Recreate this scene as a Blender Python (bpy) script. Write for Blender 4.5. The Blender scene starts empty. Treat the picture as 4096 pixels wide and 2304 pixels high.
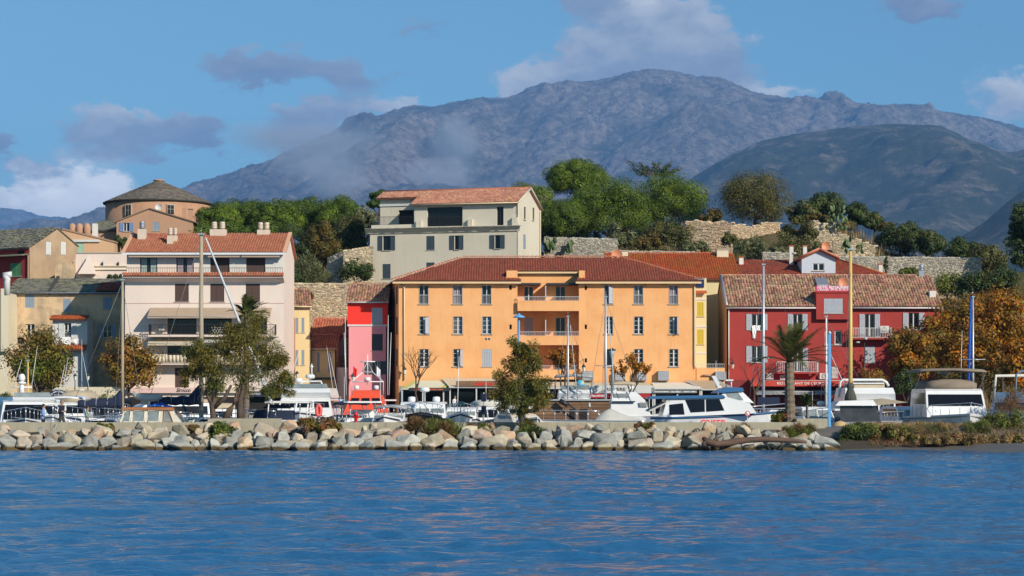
import bpy, bmesh, math, random
import numpy as np
from mathutils import Vector, Matrix, Quaternion

# ------------------------------------------------------------------ camera, sky, sun, exposure
F, CX, HY, CH = 8250.0, 2048.0, 1575.0, 3.0      # focal length, centre column, horizon row (4096 px wide frame), eye height
scn = bpy.context.scene
C = scn.collection
cam = bpy.data.cameras.new('camera')
cam_ob = bpy.data.objects.new('camera', cam)
C.objects.link(cam_ob)
cam_ob.location = (0, 0, CH)
cam_ob.rotation_euler = (math.radians(90), 0, 0)
cam.sensor_width = 36.0
cam.lens = 36.0 * F / 4096.0
cam.shift_y = (HY - 1152.0) / 4096.0
cam.clip_start, cam.clip_end = 1.0, 60000.0
scn.camera = cam_ob
scn.render.resolution_x, scn.render.resolution_y = 1024, 576
scn.view_settings.view_transform = 'Standard'
scn.view_settings.look = 'None'
scn.view_settings.exposure = 0.38
scn.view_settings.gamma = 1.0
scn.cycles.use_denoising = True
scn.cycles.max_bounces = 8
scn.cycles.transparent_max_bounces = 12
scn.cycles.volume_bounces = 0
scn.cycles.volume_step_rate = 2.0
scn.cycles.sample_clamp_indirect = 6.0

SUN = Vector((0.92, -1.0, 0.72)).normalized()    # towards the sun
sun_el = math.asin(SUN.z)
sun_az = math.atan2(SUN.x, SUN.y)                # clockwise from +Y

world = bpy.data.worlds.new('World')
scn.world = world
world.use_nodes = True


def build_world():
 nt = world.node_tree
 N, L = nt.nodes, nt.links
 N.clear()
 out = N.new('ShaderNodeOutputWorld')
 sky = N.new('ShaderNodeTexSky')
 sky.sky_type = 'NISHITA'
 sky.sun_disc = False
 sky.sun_elevation = sun_el
 sky.sun_rotation = sun_az
 sky.altitude = 0
 sky.air_density = 0.85
 sky.dust_density = 0.0
 sky.ozone_density = 1.5
 bg = N.new('ShaderNodeBackground')
 bg.inputs['Strength'].default_value = 0.090
 tint = N.new('ShaderNodeMixRGB'); tint.blend_type = 'MULTIPLY'; tint.inputs[0].default_value = 1.0
 tint.inputs[2].default_value = (0.65, 0.97, 1.0, 1)      # clear maritime air
 L.new(sky.outputs[0], tint.inputs[1]); L.new(tint.outputs[0], bg.inputs['Color'])
 tc = N.new('ShaderNodeTexCoord')
 sep = N.new('ShaderNodeSeparateXYZ')
 L.new(tc.outputs['Generated'], sep.inputs[0])

 def math_(op, a, b=None, clamp=False):
  n = N.new('ShaderNodeMath'); n.operation = op; n.use_clamp = clamp
  for i, v in enumerate((a, b)):
   if v is None: continue
   if isinstance(v, (int, float)): n.inputs[i].default_value = v
   else: L.new(v, n.inputs[i])
  return n.outputs[0]
 X, Y, Z = sep.outputs
 # cloud noise on the dome
 mp = N.new('ShaderNodeMapping')
 mp.inputs['Scale'].default_value = (1, 1, 1.9)
 L.new(tc.outputs['Generated'], mp.inputs[0])
 def noise(scale, detail, rough, w):
  n = N.new('ShaderNodeTexNoise'); n.noise_dimensions = '4D'
  n.inputs['Scale'].default_value = scale; n.inputs['Detail'].default_value = detail
  n.inputs['Roughness'].default_value = rough; n.inputs['W'].default_value = w
  L.new(mp.outputs[0], n.inputs['Vector'])
  return n.outputs[0]
 n1 = noise(34, 10, 0.60, 3.1)
 n2 = noise(70, 6, 0.6, 1.7)
 n3 = noise(9, 3, 0.5, 7.3)
 # cloud banks, by compass direction: centre (x/y, z/y), half sizes, weight, brightness
 banks = [(470, 525, 310, 125, 1.05, .60), (1040, 260, 330, 95, 1.0, .25), (330, 800, 310, 130, 1.25, 1.75),
             (2560, 200, 360, 180, 1.0, .62), (2440, 330, 360, 140, .9, .35), (2120, 340, 170, 85, .95, 1.0),
             (780, 525, 140, 65, .9, .2), (1230, 545, 230, 80, .8, .3), (3690, 25, 260, 85, .95, .15),
             (4040, 390, 240, 150, 1.0, .9), (2370, 0, 120, 80, .9, .15), (-10, 560, 80, 80, .9, .3),
             (2900, 240, 150, 190, .75, .6), (2640, 60, 220, 80, .85, .6), (3080, 380, 260, 60, .7, .9),
             (1700, 120, 170, 60, .65, .2), (1400, 330, 150, 85, .6, .25), (1250, 455, 210, 55, .75, .45),
             (1580, 430, 150, 70, .9, .9), (120, 670, 130, 60, .5, .4), (10, 790, 150, 60, .85, 1.4),
             (1700, 290, 220, 45, .5, .3)]
 front = math_('GREATER_THAN', Y, 0.2)
 ysafe = math_('MAXIMUM', Y, 0.2)
 U = math_('DIVIDE', X, ysafe)
 V = math_('DIVIDE', Z, ysafe)
 # billowing outlines: the banks are sampled through turbulence
 wu = math_('ADD', math_('MULTIPLY', math_('SUBTRACT', noise(44, 9, 0.66, 11.0), 0.5), 0.050), math_('MULTIPLY', math_('SUBTRACT', n2, 0.5), 0.022))
 wv = math_('ADD', math_('MULTIPLY', math_('SUBTRACT', noise(44, 9, 0.66, 23.0), 0.5), 0.036), math_('MULTIPLY', math_('SUBTRACT', noise(70, 6, 0.6, 5.0), 0.5), 0.016))
 U = math_('ADD', U, wu); V = math_('ADD', V, wv)
 tot = None; bri = None
 for (px, py, rx, ry, w, b) in banks:
  cu, cv = (px - CX) / F, (HY - py) / F
  du = math_('DIVIDE', math_('SUBTRACT', U, cu), rx / F)
  dv = math_('DIVIDE', math_('SUBTRACT', V, cv), ry / F)
  r2 = math_('ADD', math_('MULTIPLY', du, du), math_('MULTIPLY', dv, dv))
  g = math_('MULTIPLY', math_('EXPONENT', math_('MULTIPLY', r2, -1.1)), w)
  # upper edge of a bank is sunlit, its underside grey
  gb = math_('MULTIPLY', g, math_('ADD', math_('MULTIPLY', dv, 0.30), b))
  tot = g if tot is None else math_('ADD', tot, g)
  bri = gb if bri is None else math_('ADD', bri, gb)
 tot = math_('MULTIPLY', tot, front)
 bri = math_('DIVIDE', bri, math_('MAXIMUM', tot, 0.05))
 # scattered small clouds everywhere else on the dome
 wide = math_('MULTIPLY', math_('SUBTRACT', n3, 0.58, True), math_('SUBTRACT', 1.0, front))
 dens = math_('ADD', math_('MULTIPLY', tot, 0.62), math_('MULTIPLY', wide, 2.0))
 nn = math_('ADD', math_('MULTIPLY', math_('SUBTRACT', n1, 0.5), 1.25), math_('MULTIPLY', math_('SUBTRACT', n2, 0.5), 0.35))
 dn = math_('MULTIPLY', nn, math_('ADD', 0.12, math_('MINIMUM', dens, 1.0)))
 d = math_('ADD', math_('MULTIPLY', dens, 1.1), math_('MULTIPLY', dn, 1.1))
 mr = N.new('ShaderNodeMapRange'); mr.interpolation_type = 'SMOOTHSTEP'
 mr.inputs['From Min'].default_value = 0.27; mr.inputs['From Max'].default_value = 0.54
 mr.inputs['To Max'].default_value = 0.92
 L.new(d, mr.inputs['Value'])
 cr = N.new('ShaderNodeValToRGB')
 cr.color_ramp.elements[0].position = 0.0
 cr.color_ramp.elements[0].color = (0.165, 0.205, 0.315, 1)
 cr.color_ramp.elements[1].position = 1.0
 cr.color_ramp.elements[1].color = (1.7, 1.65, 1.55, 1)
 e = cr.color_ramp.elements.new(0.25); e.color = (0.30, 0.335, 0.41, 1)
 e = cr.color_ramp.elements.new(0.5); e.color = (0.64, 0.65, 0.66, 1)
 L.new(math_('MULTIPLY', math_('ADD', bri, math_('MULTIPLY', nn, 0.9)), 0.5), cr.inputs[0])
 bgc = N.new('ShaderNodeBackground')
 L.new(cr.outputs[0], bgc.inputs['Color'])
 bgc.inputs['Strength'].default_value = 1.0
 mix = N.new('ShaderNodeMixShader')
 L.new(mr.outputs[0], mix.inputs[0]); L.new(bg.outputs[0], mix.inputs[1]); L.new(bgc.outputs[0], mix.inputs[2])
 L.new(mix.outputs[0], out.inputs['Surface'])


build_world()
world.cycles.sampling_method = 'MANUAL'
world.cycles.sample_map_resolution = 256
sl = bpy.data.lights.new('sun', 'SUN')
sl.energy = 5.0
sl.angle = math.radians(0.5)
sl.color = (1.0, 0.915, 0.78)
sun_ob = bpy.data.objects.new('sun', sl)
C.objects.link(sun_ob)
sun_ob.rotation_euler = SUN.to_track_quat('Z', 'Y').to_euler()
sun_ob.location = SUN * 50

# ------------------------------------------------------------------ helpers
rng = random.Random(7)
R = math.radians


def pos(px, py, Y):
 """the point of the place that stands Y metres away in that direction"""
 return Vector(((px - CX) * Y / F, Y, CH - (py - HY) * Y / F))


def PX(px, Y): return (px - CX) * Y / F
def PZ(py, Y): return CH - (py - HY) * Y / F


def tag(o, label=None, cat=None, group=None, kind=None):
 if label: o['label'] = label
 if cat: o['category'] = cat
 if group: o['group'] = group
 if kind: o['kind'] = kind
 return o


def thing(name, label, cat, loc=(0, 0, 0), rz=0.0, group=None):
 o = bpy.data.objects.new(name, None)
 C.objects.link(o)
 o.location = loc
 o.rotation_euler = (0, 0, rz)
 o.empty_display_size = 0.3
 return tag(o, label, cat, group)


def put(name, me, parent=None, loc=None, rz=None):
 o = bpy.data.objects.new(name, me)
 C.objects.link(o)
 if parent is not None: o.parent = parent
 if loc is not None: o.location = loc
 if rz is not None: o.rotation_euler = (0, 0, rz)
 return o


class MB:
 """collects shapes; build() links them as one mesh object"""
 def __init__(s):
  s.v, s.f, s.sm = [], [], []

 def add(s, vs, fs, smooth=False):
  b = len(s.v)
  s.v.extend([tuple(v) for v in vs])
  for f in fs:
   s.f.append([b + i for i in f]); s.sm.append(smooth)
  return s

 def box(s, x0, x1, y0, y1, z0, z1):
  return s.add([(x0, y0, z0), (x1, y0, z0), (x1, y1, z0), (x0, y1, z0), (x0, y0, z1), (x1, y0, z1), (x1, y1, z1), (x0, y1, z1)],
                     [(0, 3, 2, 1), (4, 5, 6, 7), (0, 1, 5, 4), (1, 2, 6, 5), (2, 3, 7, 6), (3, 0, 4, 7)])

 def mbox(s, m, sx, sy, sz):
  """box of half sizes about the origin of matrix m"""
  vs = [m @ Vector((x * sx, y * sy, z * sz)) for z in (-1, 1) for x, y in ((-1, -1), (1, -1), (1, 1), (-1, 1))]
  return s.add(vs, [(0, 3, 2, 1), (4, 5, 6, 7), (0, 1, 5, 4), (1, 2, 6, 5), (2, 3, 7, 6), (3, 0, 4, 7)])

 def prism(s, poly, a, b, axis='y'):
  """polygon (u,w) swept along an axis from a to b: axis y -> (u,w)=(x,z); x -> (y,z); z -> (x,y)"""
  def P(u, w, t):
   return {'y': (u, t, w), 'x': (t, u, w), 'z': (u, w, t)}[axis]
  n = len(poly)
  vs = [P(u, w, a) for u, w in poly] + [P(u, w, b) for u, w in poly]
  fs = [tuple(range(n)), tuple(range(2 * n - 1, n - 1, -1))] + [(i, i + n, (i + 1) % n + n, (i + 1) % n) for i in range(n)]
  return s.add(vs, fs)

 def tube(s, pts, rad, n=6, caps=True, smooth=True):
  pts = [Vector(p) for p in pts]
  if not hasattr(rad, '__len__'): rad = [rad] * len(pts)
  vs, fs = [], []
  for i, p in enumerate(pts):
   t = (pts[min(i + 1, len(pts) - 1)] - pts[max(i - 1, 0)])
   t = t.normalized() if t.length > 1e-9 else Vector((0, 0, 1))
   a = t.cross(Vector((0, 0, 1)) if abs(t.z) < 0.9 else Vector((1, 0, 0))).normalized()
   b = t.cross(a)
   for k in range(n):
    w = 2 * math.pi * k / n
    vs.append(p + (a * math.cos(w) + b * math.sin(w)) * rad[i])
  for i in range(len(pts) - 1):
   for k in range(n):
    fs.append((i * n + k, i * n + (k + 1) % n, (i + 1) * n + (k + 1) % n, (i + 1) * n + k))
  if caps:
   fs.append(tuple(range(n))[::-1]); fs.append(tuple((len(pts) - 1) * n + k for k in range(n)))
  return s.add(vs, fs, smooth)

 def lathe(s, c, prof, n=10, sx=1.0, sy=1.0, smooth=True):
  vs, fs = [], []
  for r, z in prof:
   for k in range(n):
    w = 2 * math.pi * k / n
    vs.append((c[0] + r * sx * math.cos(w), c[1] + r * sy * math.sin(w), c[2] + z))
  for i in range(len(prof) - 1):
   for k in range(n):
    fs.append((i * n + k, i * n + (k + 1) % n, (i + 1) * n + (k + 1) % n, (i + 1) * n + k))
  fs.append(tuple(range(n))[::-1]); fs.append(tuple((len(prof) - 1) * n + k for k in range(n)))
  return s.add(vs, fs, smooth)

 def ball(s, c, r, sx=1, sy=1, sz=1, n=10, m=6):
  prof = [(r * max(1e-3, math.sin(math.pi * i / m)), -r * sz * math.cos(math.pi * i / m)) for i in range(m + 1)]
  return s.lathe(c, prof, n, sx, sy)

 def loft(s, rings, smooth=True, closed=True, caps=True):
  n = len(rings[0]); vs = [p for r in rings for p in r]; fs = []
  for i in range(len(rings) - 1):
   for k in range(n if closed else n - 1):
    fs.append((i * n + k, i * n + (k + 1) % n, (i + 1) * n + (k + 1) % n, (i + 1) * n + k))
  if caps and closed:
   fs.append(tuple(range(n))[::-1]); fs.append(tuple((len(rings) - 1) * n + k for k in range(n)))
  return s.add(vs, fs, smooth)

 def mesh(s, name, m=None):
  me = bpy.data.meshes.new(name)
  me.from_pydata(s.v, [], s.f)
  if any(s.sm):
   me.polygons.foreach_set('use_smooth', s.sm)
  if m is not None: me.materials.append(m)
  bm = bmesh.new(); bm.from_mesh(me)
  bmesh.ops.recalc_face_normals(bm, faces=bm.faces)
  bm.to_mesh(me); bm.free()
  return me

 def build(s, name, m, parent=None, loc=None, rz=None):
  return put(name, s.mesh(name, m), parent, loc, rz)


def np_mesh(name, verts, faces, m=None, smooth=False):
 """verts (n,3), faces (k,3|4) numpy"""
 me = bpy.data.meshes.new(name)
 k = faces.shape[1]
 me.vertices.add(len(verts)); me.vertices.foreach_set('co', np.ascontiguousarray(verts, dtype=np.float32).ravel())
 me.loops.add(faces.size); me.loops.foreach_set('vertex_index', np.ascontiguousarray(faces, dtype=np.int32).ravel())
 me.polygons.add(len(faces))
 me.polygons.foreach_set('loop_start', np.arange(0, faces.size, k, dtype=np.int32))
 me.polygons.foreach_set('use_smooth', np.full(len(faces), smooth))
 me.update(calc_edges=True)
 if m is not None: me.materials.append(m)
 return me


def grid_faces(nx, ny):
 i = np.arange(nx - 1)[None, :] + np.arange(ny - 1)[:, None] * nx
 i = i.ravel()
 return np.stack([i, i + 1, i + nx + 1, i + nx], 1)


# ------------------------------------------------------------------ procedural materials
MATS = {}


def principled(name):
 m = bpy.data.materials.new(name); m.use_nodes = True
 nt = m.node_tree
 return m, nt, nt.nodes['Principled BSDF']


def setin(b, k, v):
 if k in b.inputs: b.inputs[k].default_value = v


def mat(name, col, rough=0.6, col2=None, scale=3.0, amt=0.5, bump=0.0, bscale=20.0, metal=0.0, spec=0.5, island=0.0, hue=0.0,
  stretch=(1, 1, 1), detail=5.0, trans=0.0, ior=1.45, alpha=1.0, sheen=0.0, lo=0.35, hi=0.65, coat=0.0):
 """colour with a noise mix towards col2, per-piece value / hue shift and fine relief"""
 if name in MATS: return MATS[name]
 m, nt, b = principled(name)
 N, L = nt.nodes, nt.links
 tc = N.new('ShaderNodeTexCoord')
 mp = N.new('ShaderNodeMapping'); mp.inputs['Scale'].default_value = stretch
 L.new(tc.outputs['Object'], mp.inputs[0])
 src = None
 rgb = N.new('ShaderNodeRGB'); rgb.outputs[0].default_value = (*col, 1); src = rgb.outputs[0]
 if col2 is not None:
  n = N.new('ShaderNodeTexNoise'); n.inputs['Scale'].default_value = scale; n.inputs['Detail'].default_value = detail
  n.inputs['Roughness'].default_value = 0.6
  L.new(mp.outputs[0], n.inputs['Vector'])
  r = N.new('ShaderNodeMapRange'); r.inputs['From Min'].default_value = lo; r.inputs['From Max'].default_value = hi
  r.inputs['To Max'].default_value = amt
  L.new(n.outputs[0], r.inputs['Value'])
  mx = N.new('ShaderNodeMixRGB'); mx.inputs[2].default_value = (*col2, 1)
  L.new(r.outputs[0], mx.inputs[0]); L.new(src, mx.inputs[1]); src = mx.outputs[0]
 if island or hue:
  g = N.new('ShaderNodeNewGeometry'); oi = N.new('ShaderNodeObjectInfo')
  a = N.new('ShaderNodeMath'); a.operation = 'ADD'
  L.new(g.outputs['Random Per Island'], a.inputs[0]); L.new(oi.outputs['Random'], a.inputs[1])
  fr = N.new('ShaderNodeMath'); fr.operation = 'FRACT'; L.new(a.outputs[0], fr.inputs[0])
  hsv = N.new('ShaderNodeHueSaturation')
  v = N.new('ShaderNodeMapRange'); v.inputs['To Min'].default_value = 1 - island; v.inputs['To Max'].default_value = 1 + island
  L.new(fr.outputs[0], v.inputs['Value']); L.new(v.outputs[0], hsv.inputs['Value'])
  if hue:
   f2 = N.new('ShaderNodeMath'); f2.operation = 'MULTIPLY'; f2.inputs[1].default_value = 7.31; L.new(fr.outputs[0], f2.inputs[0])
   f3 = N.new('ShaderNodeMath'); f3.operation = 'FRACT'; L.new(f2.outputs[0], f3.inputs[0])
   h = N.new('ShaderNodeMapRange'); h.inputs['To Min'].default_value = 0.5 - hue; h.inputs['To Max'].default_value = 0.5 + hue
   L.new(f3.outputs[0], h.inputs['Value']); L.new(h.outputs[0], hsv.inputs['Hue'])
  L.new(src, hsv.inputs['Color']); src = hsv.outputs[0]
 L.new(src, b.inputs['Base Color'])
 if bump:
  n2 = N.new('ShaderNodeTexNoise'); n2.inputs['Scale'].default_value = bscale; n2.inputs['Detail'].default_value = 4
  L.new(mp.outputs[0], n2.inputs['Vector'])
  bp = N.new('ShaderNodeBump'); bp.inputs['Strength'].default_value = bump; bp.inputs['Distance'].default_value = 0.05
  L.new(n2.outputs[0], bp.inputs['Height']); L.new(bp.outputs[0], b.inputs['Normal'])
 b.inputs['Roughness'].default_value = rough
 b.inputs['Metallic'].default_value = metal
 setin(b, 'Specular IOR Level', spec); setin(b, 'IOR', ior); setin(b, 'Transmission Weight', trans); setin(b, 'Coat Weight', coat)
 MATS[name] = m
 return m


def leaf_mat(name, col, col2, var=0.35, hue=0.02, trans=0.25, scale=0.6, rough=0.55):
 """foliage: two leaf colours in clumps, every leaf a little different, some light through the blade"""
 if name in MATS: return MATS[name]
 m = mat(name, col, rough, col2, scale, 1.0, island=var, hue=hue, spec=0.25, lo=0.4, hi=0.6, detail=3)
 nt = m.node_tree; N, L = nt.nodes, nt.links
 b = N['Principled BSDF']; out = N['Material Output']
 src = b.inputs['Base Color'].links[0].from_socket
 t = N.new('ShaderNodeBsdfTranslucent'); L.new(src, t.inputs[0])
 mx = N.new('ShaderNodeMixShader'); mx.inputs[0].default_value = trans
 L.new(b.outputs[0], mx.inputs[1]); L.new(t.outputs[0], mx.inputs[2]); L.new(mx.outputs[0], out.inputs['Surface'])
 return m


def plaster(name, col, stain=None, amt=0.35, scale=0.5, streak=0.25):
 """painted render: broad patchy fading, vertical rain streaks, fine trowel relief"""
 if name in MATS: return MATS[name]
 m, nt, b = principled(name)
 N, L = nt.nodes, nt.links
 tc = N.new('ShaderNodeTexCoord')
 def nz(sc, st, det=6):
  mp = N.new('ShaderNodeMapping'); mp.inputs['Scale'].default_value = st; L.new(tc.outputs['Object'], mp.inputs[0])
  n = N.new('ShaderNodeTexNoise'); n.inputs['Scale'].default_value = sc; n.inputs['Detail'].default_value = det
  n.inputs['Roughness'].default_value = 0.62; L.new(mp.outputs[0], n.inputs['Vector']); return n.outputs[0]
 def rng_(s, a, bb, t):
  r = N.new('ShaderNodeMapRange'); r.inputs['From Min'].default_value = a; r.inputs['From Max'].default_value = bb
  r.inputs['To Max'].default_value = t; L.new(s, r.inputs['Value']); return r.outputs[0]
 st = stain or tuple(c * 0.72 for c in col)
 m1 = N.new('ShaderNodeMixRGB'); m1.inputs[1].default_value = (*col, 1); m1.inputs[2].default_value = (*st, 1)
 L.new(rng_(nz(scale, (1, 1, 1)), 0.42, 0.68, amt), m1.inputs[0])
 m2 = N.new('ShaderNodeMixRGB'); m2.inputs[2].default_value = (*[c * 0.6 for c in st], 1)
 L.new(m1.outputs[0], m2.inputs[1]); L.new(rng_(nz(1.6, (2.2, 2.2, 0.16)), 0.55, 0.8, streak), m2.inputs[0])
 L.new(m2.outputs[0], b.inputs['Base Color'])
 bp = N.new('ShaderNodeBump'); bp.inputs['Strength'].default_value = 0.12; bp.inputs['Distance'].default_value = 0.04
 L.new(nz(9, (1, 1, 1), 3), bp.inputs['Height']); L.new(bp.outputs[0], b.inputs['Normal'])
 b.inputs['Roughness'].default_value = 0.88; setin(b, 'Specular IOR Level', 0.2)
 MATS[name] = m
 return m


# ------------------------------------------------------------------ numpy noise
def perlin2(x, y, seed=0):
 r = np.random.RandomState(seed)
 p = np.concatenate([r.permutation(256)] * 3)
 ang = r.rand(256) * 2 * np.pi
 gx, gy = np.cos(ang), np.sin(ang)
 xi, yi = np.floor(x).astype(int), np.floor(y).astype(int)
 xf, yf = x - xi, y - yi
 u, v = xf * xf * xf * (xf * (xf * 6 - 15) + 10), yf * yf * yf * (yf * (yf * 6 - 15) + 10)
 def g(ix, iy, fx, fy):
  h = p[(p[ix & 255] + iy) & 255]
  return gx[h] * fx + gy[h] * fy
 a = g(xi, yi, xf, yf); b = g(xi + 1, yi, xf - 1, yf)
 c = g(xi, yi + 1, xf, yf - 1); d = g(xi + 1, yi + 1, xf - 1, yf - 1)
 return (a + u * (b - a)) * (1 - v) + (c + u * (d - c)) * v


def fbm(x, y, oct=5, seed=0, ridged=False, gain=0.5):
 t = 0; a = 1.0; s = 0.0
 for o in range(oct):
  n = perlin2(x * 2 ** o, y * 2 ** o, seed + o)
  if ridged: n = 1 - 2.2 * np.abs(n)
  t = t + a * n; s += a; a *= gain
 return t / s
# ------------------------------------------------------------------ mountains
def polyline(pts):
 a = np.array(pts, float) * 1.59006
 return a[:, 0], a[:, 1]


def mountain(name, pts, Yr, depth, back, matl, xpad, amp, freq, nx, ny, seed, sharp=1.25, rag=1.0):
 px, py = polyline(pts)
 K = 2.0                      # the massif stands about 14 km off
 Yr, depth, back, xpad, amp, freq, rag = Yr * K, depth * K, back * K, xpad * K, amp * K, freq / K, rag * K
 X = (px - CX) * Yr / F
 Z = CH + (HY - py) * Yr / F
 X = np.concatenate([[X[0] - xpad], X, [X[-1] + xpad]])
 Z = np.concatenate([[Z[0] * 0.35], Z, [Z[-1] * 0.5]])
 xs = np.linspace(X[0], X[-1], nx)
 H = np.interp(xs, X, Z)
 t = np.concatenate([np.linspace(1, 0, ny) ** 1.35, -np.linspace(0.12, 1, 8)])
 XX, TT = np.meshgrid(xs, t)
 HH = np.broadcast_to(H[None, :], XX.shape)
 YY = Yr - np.where(TT > 0, TT * depth, TT * back)
 at = np.abs(TT)
 # spurs run down the slope at a slant
 wx = XX + 0.35 * (Yr - YY) + 90 * K * fbm(XX / 900 / K, YY / 900 / K, 3, seed + 40)
 n = fbm(wx * freq, YY * freq * 0.6, 3, seed, True, 0.50) + .42 * fbm(wx * freq * 5, YY * freq * 4, 6, seed + 3, False, .62)
 n2 = fbm(XX * freq * 0.8, YY * freq * 0.8, 6, seed + 11, False, .6)
 cover = np.clip(at * 7, 0.0, 1) * (1 - at) ** 0.25
 h = HH * (1 - at) ** sharp + amp * cover * (n * 1.0 - 0.45) + amp * 1.1 * cover * n2
 h += rag * fbm(XX * .02 / K, YY * .02 / K, 4, seed + 5, True) * (1 - at)
 h = np.where(at > 0.985, -60, h)
 V = np.stack([XX.ravel(), YY.ravel(), h.ravel()], 1)
 me = np_mesh(name, V, grid_faces(nx, len(t)), matl, True)
 return tag(put(name, me), kind='structure')


def rock_land(name, rock, rock2, green, gamt, scale, lo=0.45, hi=0.6):
 m, nt, b = principled(name)
 N, L = nt.nodes, nt.links
 tc = N.new('ShaderNodeTexCoord')
 def nz(sc, det, rough=0.65):
  n = N.new('ShaderNodeTexNoise'); n.inputs['Scale'].default_value = sc; n.inputs['Detail'].default_value = det
  n.inputs['Roughness'].default_value = rough; L.new(tc.outputs['Object'], n.inputs['Vector']); return n.outputs[0]
 def rr(s, a, bb, t=1.0):
  r = N.new('ShaderNodeMapRange'); r.inputs['From Min'].default_value = a; r.inputs['From Max'].default_value = bb
  r.inputs['To Max'].default_value = t; L.new(s, r.inputs['Value']); return r.outputs[0]
 m1 = N.new('ShaderNodeMixRGB'); m1.inputs[1].default_value = (*rock, 1); m1.inputs[2].default_value = (*rock2, 1)
 L.new(rr(nz(scale * 9, 9, 0.8), 0.40, 0.6), m1.inputs[0])
 m2 = N.new('ShaderNodeMixRGB'); m2.inputs[2].default_value = (*green, 1)
 L.new(m1.outputs[0], m2.inputs[1]); L.new(rr(nz(scale, 9, 0.7), lo, hi, gamt), m2.inputs[0])
 L.new(m2.outputs[0], b.inputs['Base Color'])
 bp = N.new('ShaderNodeBump'); bp.inputs['Strength'].default_value = 0.85; bp.inputs['Distance'].default_value = 0.128 / scale
 L.new(nz(scale * 9, 9, 0.72), bp.inputs['Height']); L.new(bp.outputs[0], b.inputs['Normal'])
 b.inputs['Roughness'].default_value = 0.95; setin(b, 'Specular IOR Level', 0.1)
 return m


M_main = rock_land('bare_granite', (0.29, 0.25, 0.215), (0.095, 0.083, 0.075), (0.045, 0.052, 0.032), 0.8, 0.002, 0.50, 0.62)
M_hill = rock_land('maquis_slope', (0.26, 0.215, 0.16), (0.15, 0.125, 0.095), (0.040, 0.048, 0.022), 1.0, 0.0065, 0.32, 0.50)
mountain('mountain', [(380, 540), (490, 485), (500, 478), (515, 474), (560, 460), (640, 425), (700, 405), (760, 385), (860, 352), (880, 342), (905, 322), (940, 305),
                      (990, 283), (1040, 272), (1100, 275), (1150, 262), (1210, 253), (1280, 252), (1330, 228), (1370, 215), (1395, 222), (1420, 217), (1500, 211),
                      (1560, 195), (1620, 188), (1660, 185), (1700, 188), (1760, 199), (1810, 202), (1850, 218), (1890, 238), (1940, 245), (2000, 259),
                      (2040, 258), (2068, 252), (2073, 240), (2095, 236), (2120, 240), (2126, 253), (2160, 268), (2220, 273), (2270, 267), (2330, 284),
                      (2400, 292), (2480, 305), (2576, 328), (2700, 350)], 7000, 3300, 2500, M_main, 1500, 190, 0.0011, 900, 300, 3, 1.15, 14)
mountain('near_hill', [(1640, 520), (1750, 445), (1800, 415), (1850, 386), (1920, 357), (2000, 341), (2080, 331), (2150, 321), (2230, 316), (2300, 315),
                       (2370, 320), (2390, 331), (2430, 350), (2480, 370), (2530, 387), (2580, 378), (2680, 360)], 4200, 1800, 1200, M_hill, 900, 75, 0.0022, 480, 180, 21, 0.95, 4)
mountain('valley_spur', [(2330, 680), (2400, 612), (2430, 592), (2480, 560), (2540, 507), (2576, 481), (2680, 420)], 2300, 700, 700, M_hill, 500, 12, 0.004, 160, 70, 33, 1.0, 2)
mountain('far_ridge', [(-250, 500), (-90, 520), (0, 527), (60, 533), (100, 547), (130, 550), (165, 549), (180, 558), (210, 549), (245, 545), (300, 548), (420, 556), (520, 566), (640, 600)],
         10500, 2500, 1500, M_main, 1200, 60, 0.0016, 240, 80, 51, 1.1, 12)

# ------------------------------------------------------------------ the ground: shore, town shelf, hill behind, plain to the mountains
M_ground = rock_land('dry_ground', (0.22, 0.17, 0.10), (0.16, 0.12, 0.075), (0.085, 0.085, 0.030), 0.9, 0.09)
def ground_z(x, y):
 k = [(0, -1.5), (112.0, -1.5), (113.6, -0.9), (181, -0.9), (182, 1.0), (206, 1.1), (214, 9.0), (219, 11.5), (236, 14.6), (252, 17.0), (257.5, 19.3), (261.5, 24.0), (285, 25.0), (310, 22), (380, 8), (600, 2), (3000, 2), (28000, 2)]
 ks = np.array(k)
 z = np.interp(y, ks[:, 0], ks[:, 1])
 side = np.interp(x, [-400, -120, -60, -30, 0, 14, 20, 43, 48, 60, 120, 400], [0.4, 0.75, 0.82, 0.9, 0.86, 0.9, 1.0, 1.0, 0.86, 0.78, 0.5, 0.3])
 return np.where((y > 206) & (y < 700), 1.1 + (z - 1.1) * side, z)


def build_ground():
 xs = np.concatenate([[-18000, -9000, -5000, -2500, -1200, -600, -350, -200], np.linspace(-130, 130, 105), [200, 350, 600, 1200, 2500, 5000, 9000, 18000]])
 ys = np.concatenate([[100, 111], np.linspace(112, 114, 4), [150, 181, 182, 200, 206], np.linspace(207, 320, 70), [380, 480, 600, 1000, 2000, 3500, 7000, 12500, 25000]])
 XX, YY = np.meshgrid(xs, ys)
 Z = ground_z(XX, YY)
 Z = Z + np.where((YY > 207) & (YY < 500), 0.35 * fbm(XX / 7, YY / 7, 4, 9), 0)
 me = np_mesh('ground', np.stack([XX.ravel(), YY.ravel(), Z.ravel()], 1), grid_faces(len(xs), len(ys)), M_ground, True)
 tag(put('ground', me), kind='structure')


build_ground()


def gz(x, y): return float(ground_z(np.array(float(x)), np.array(float(y))))


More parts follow.
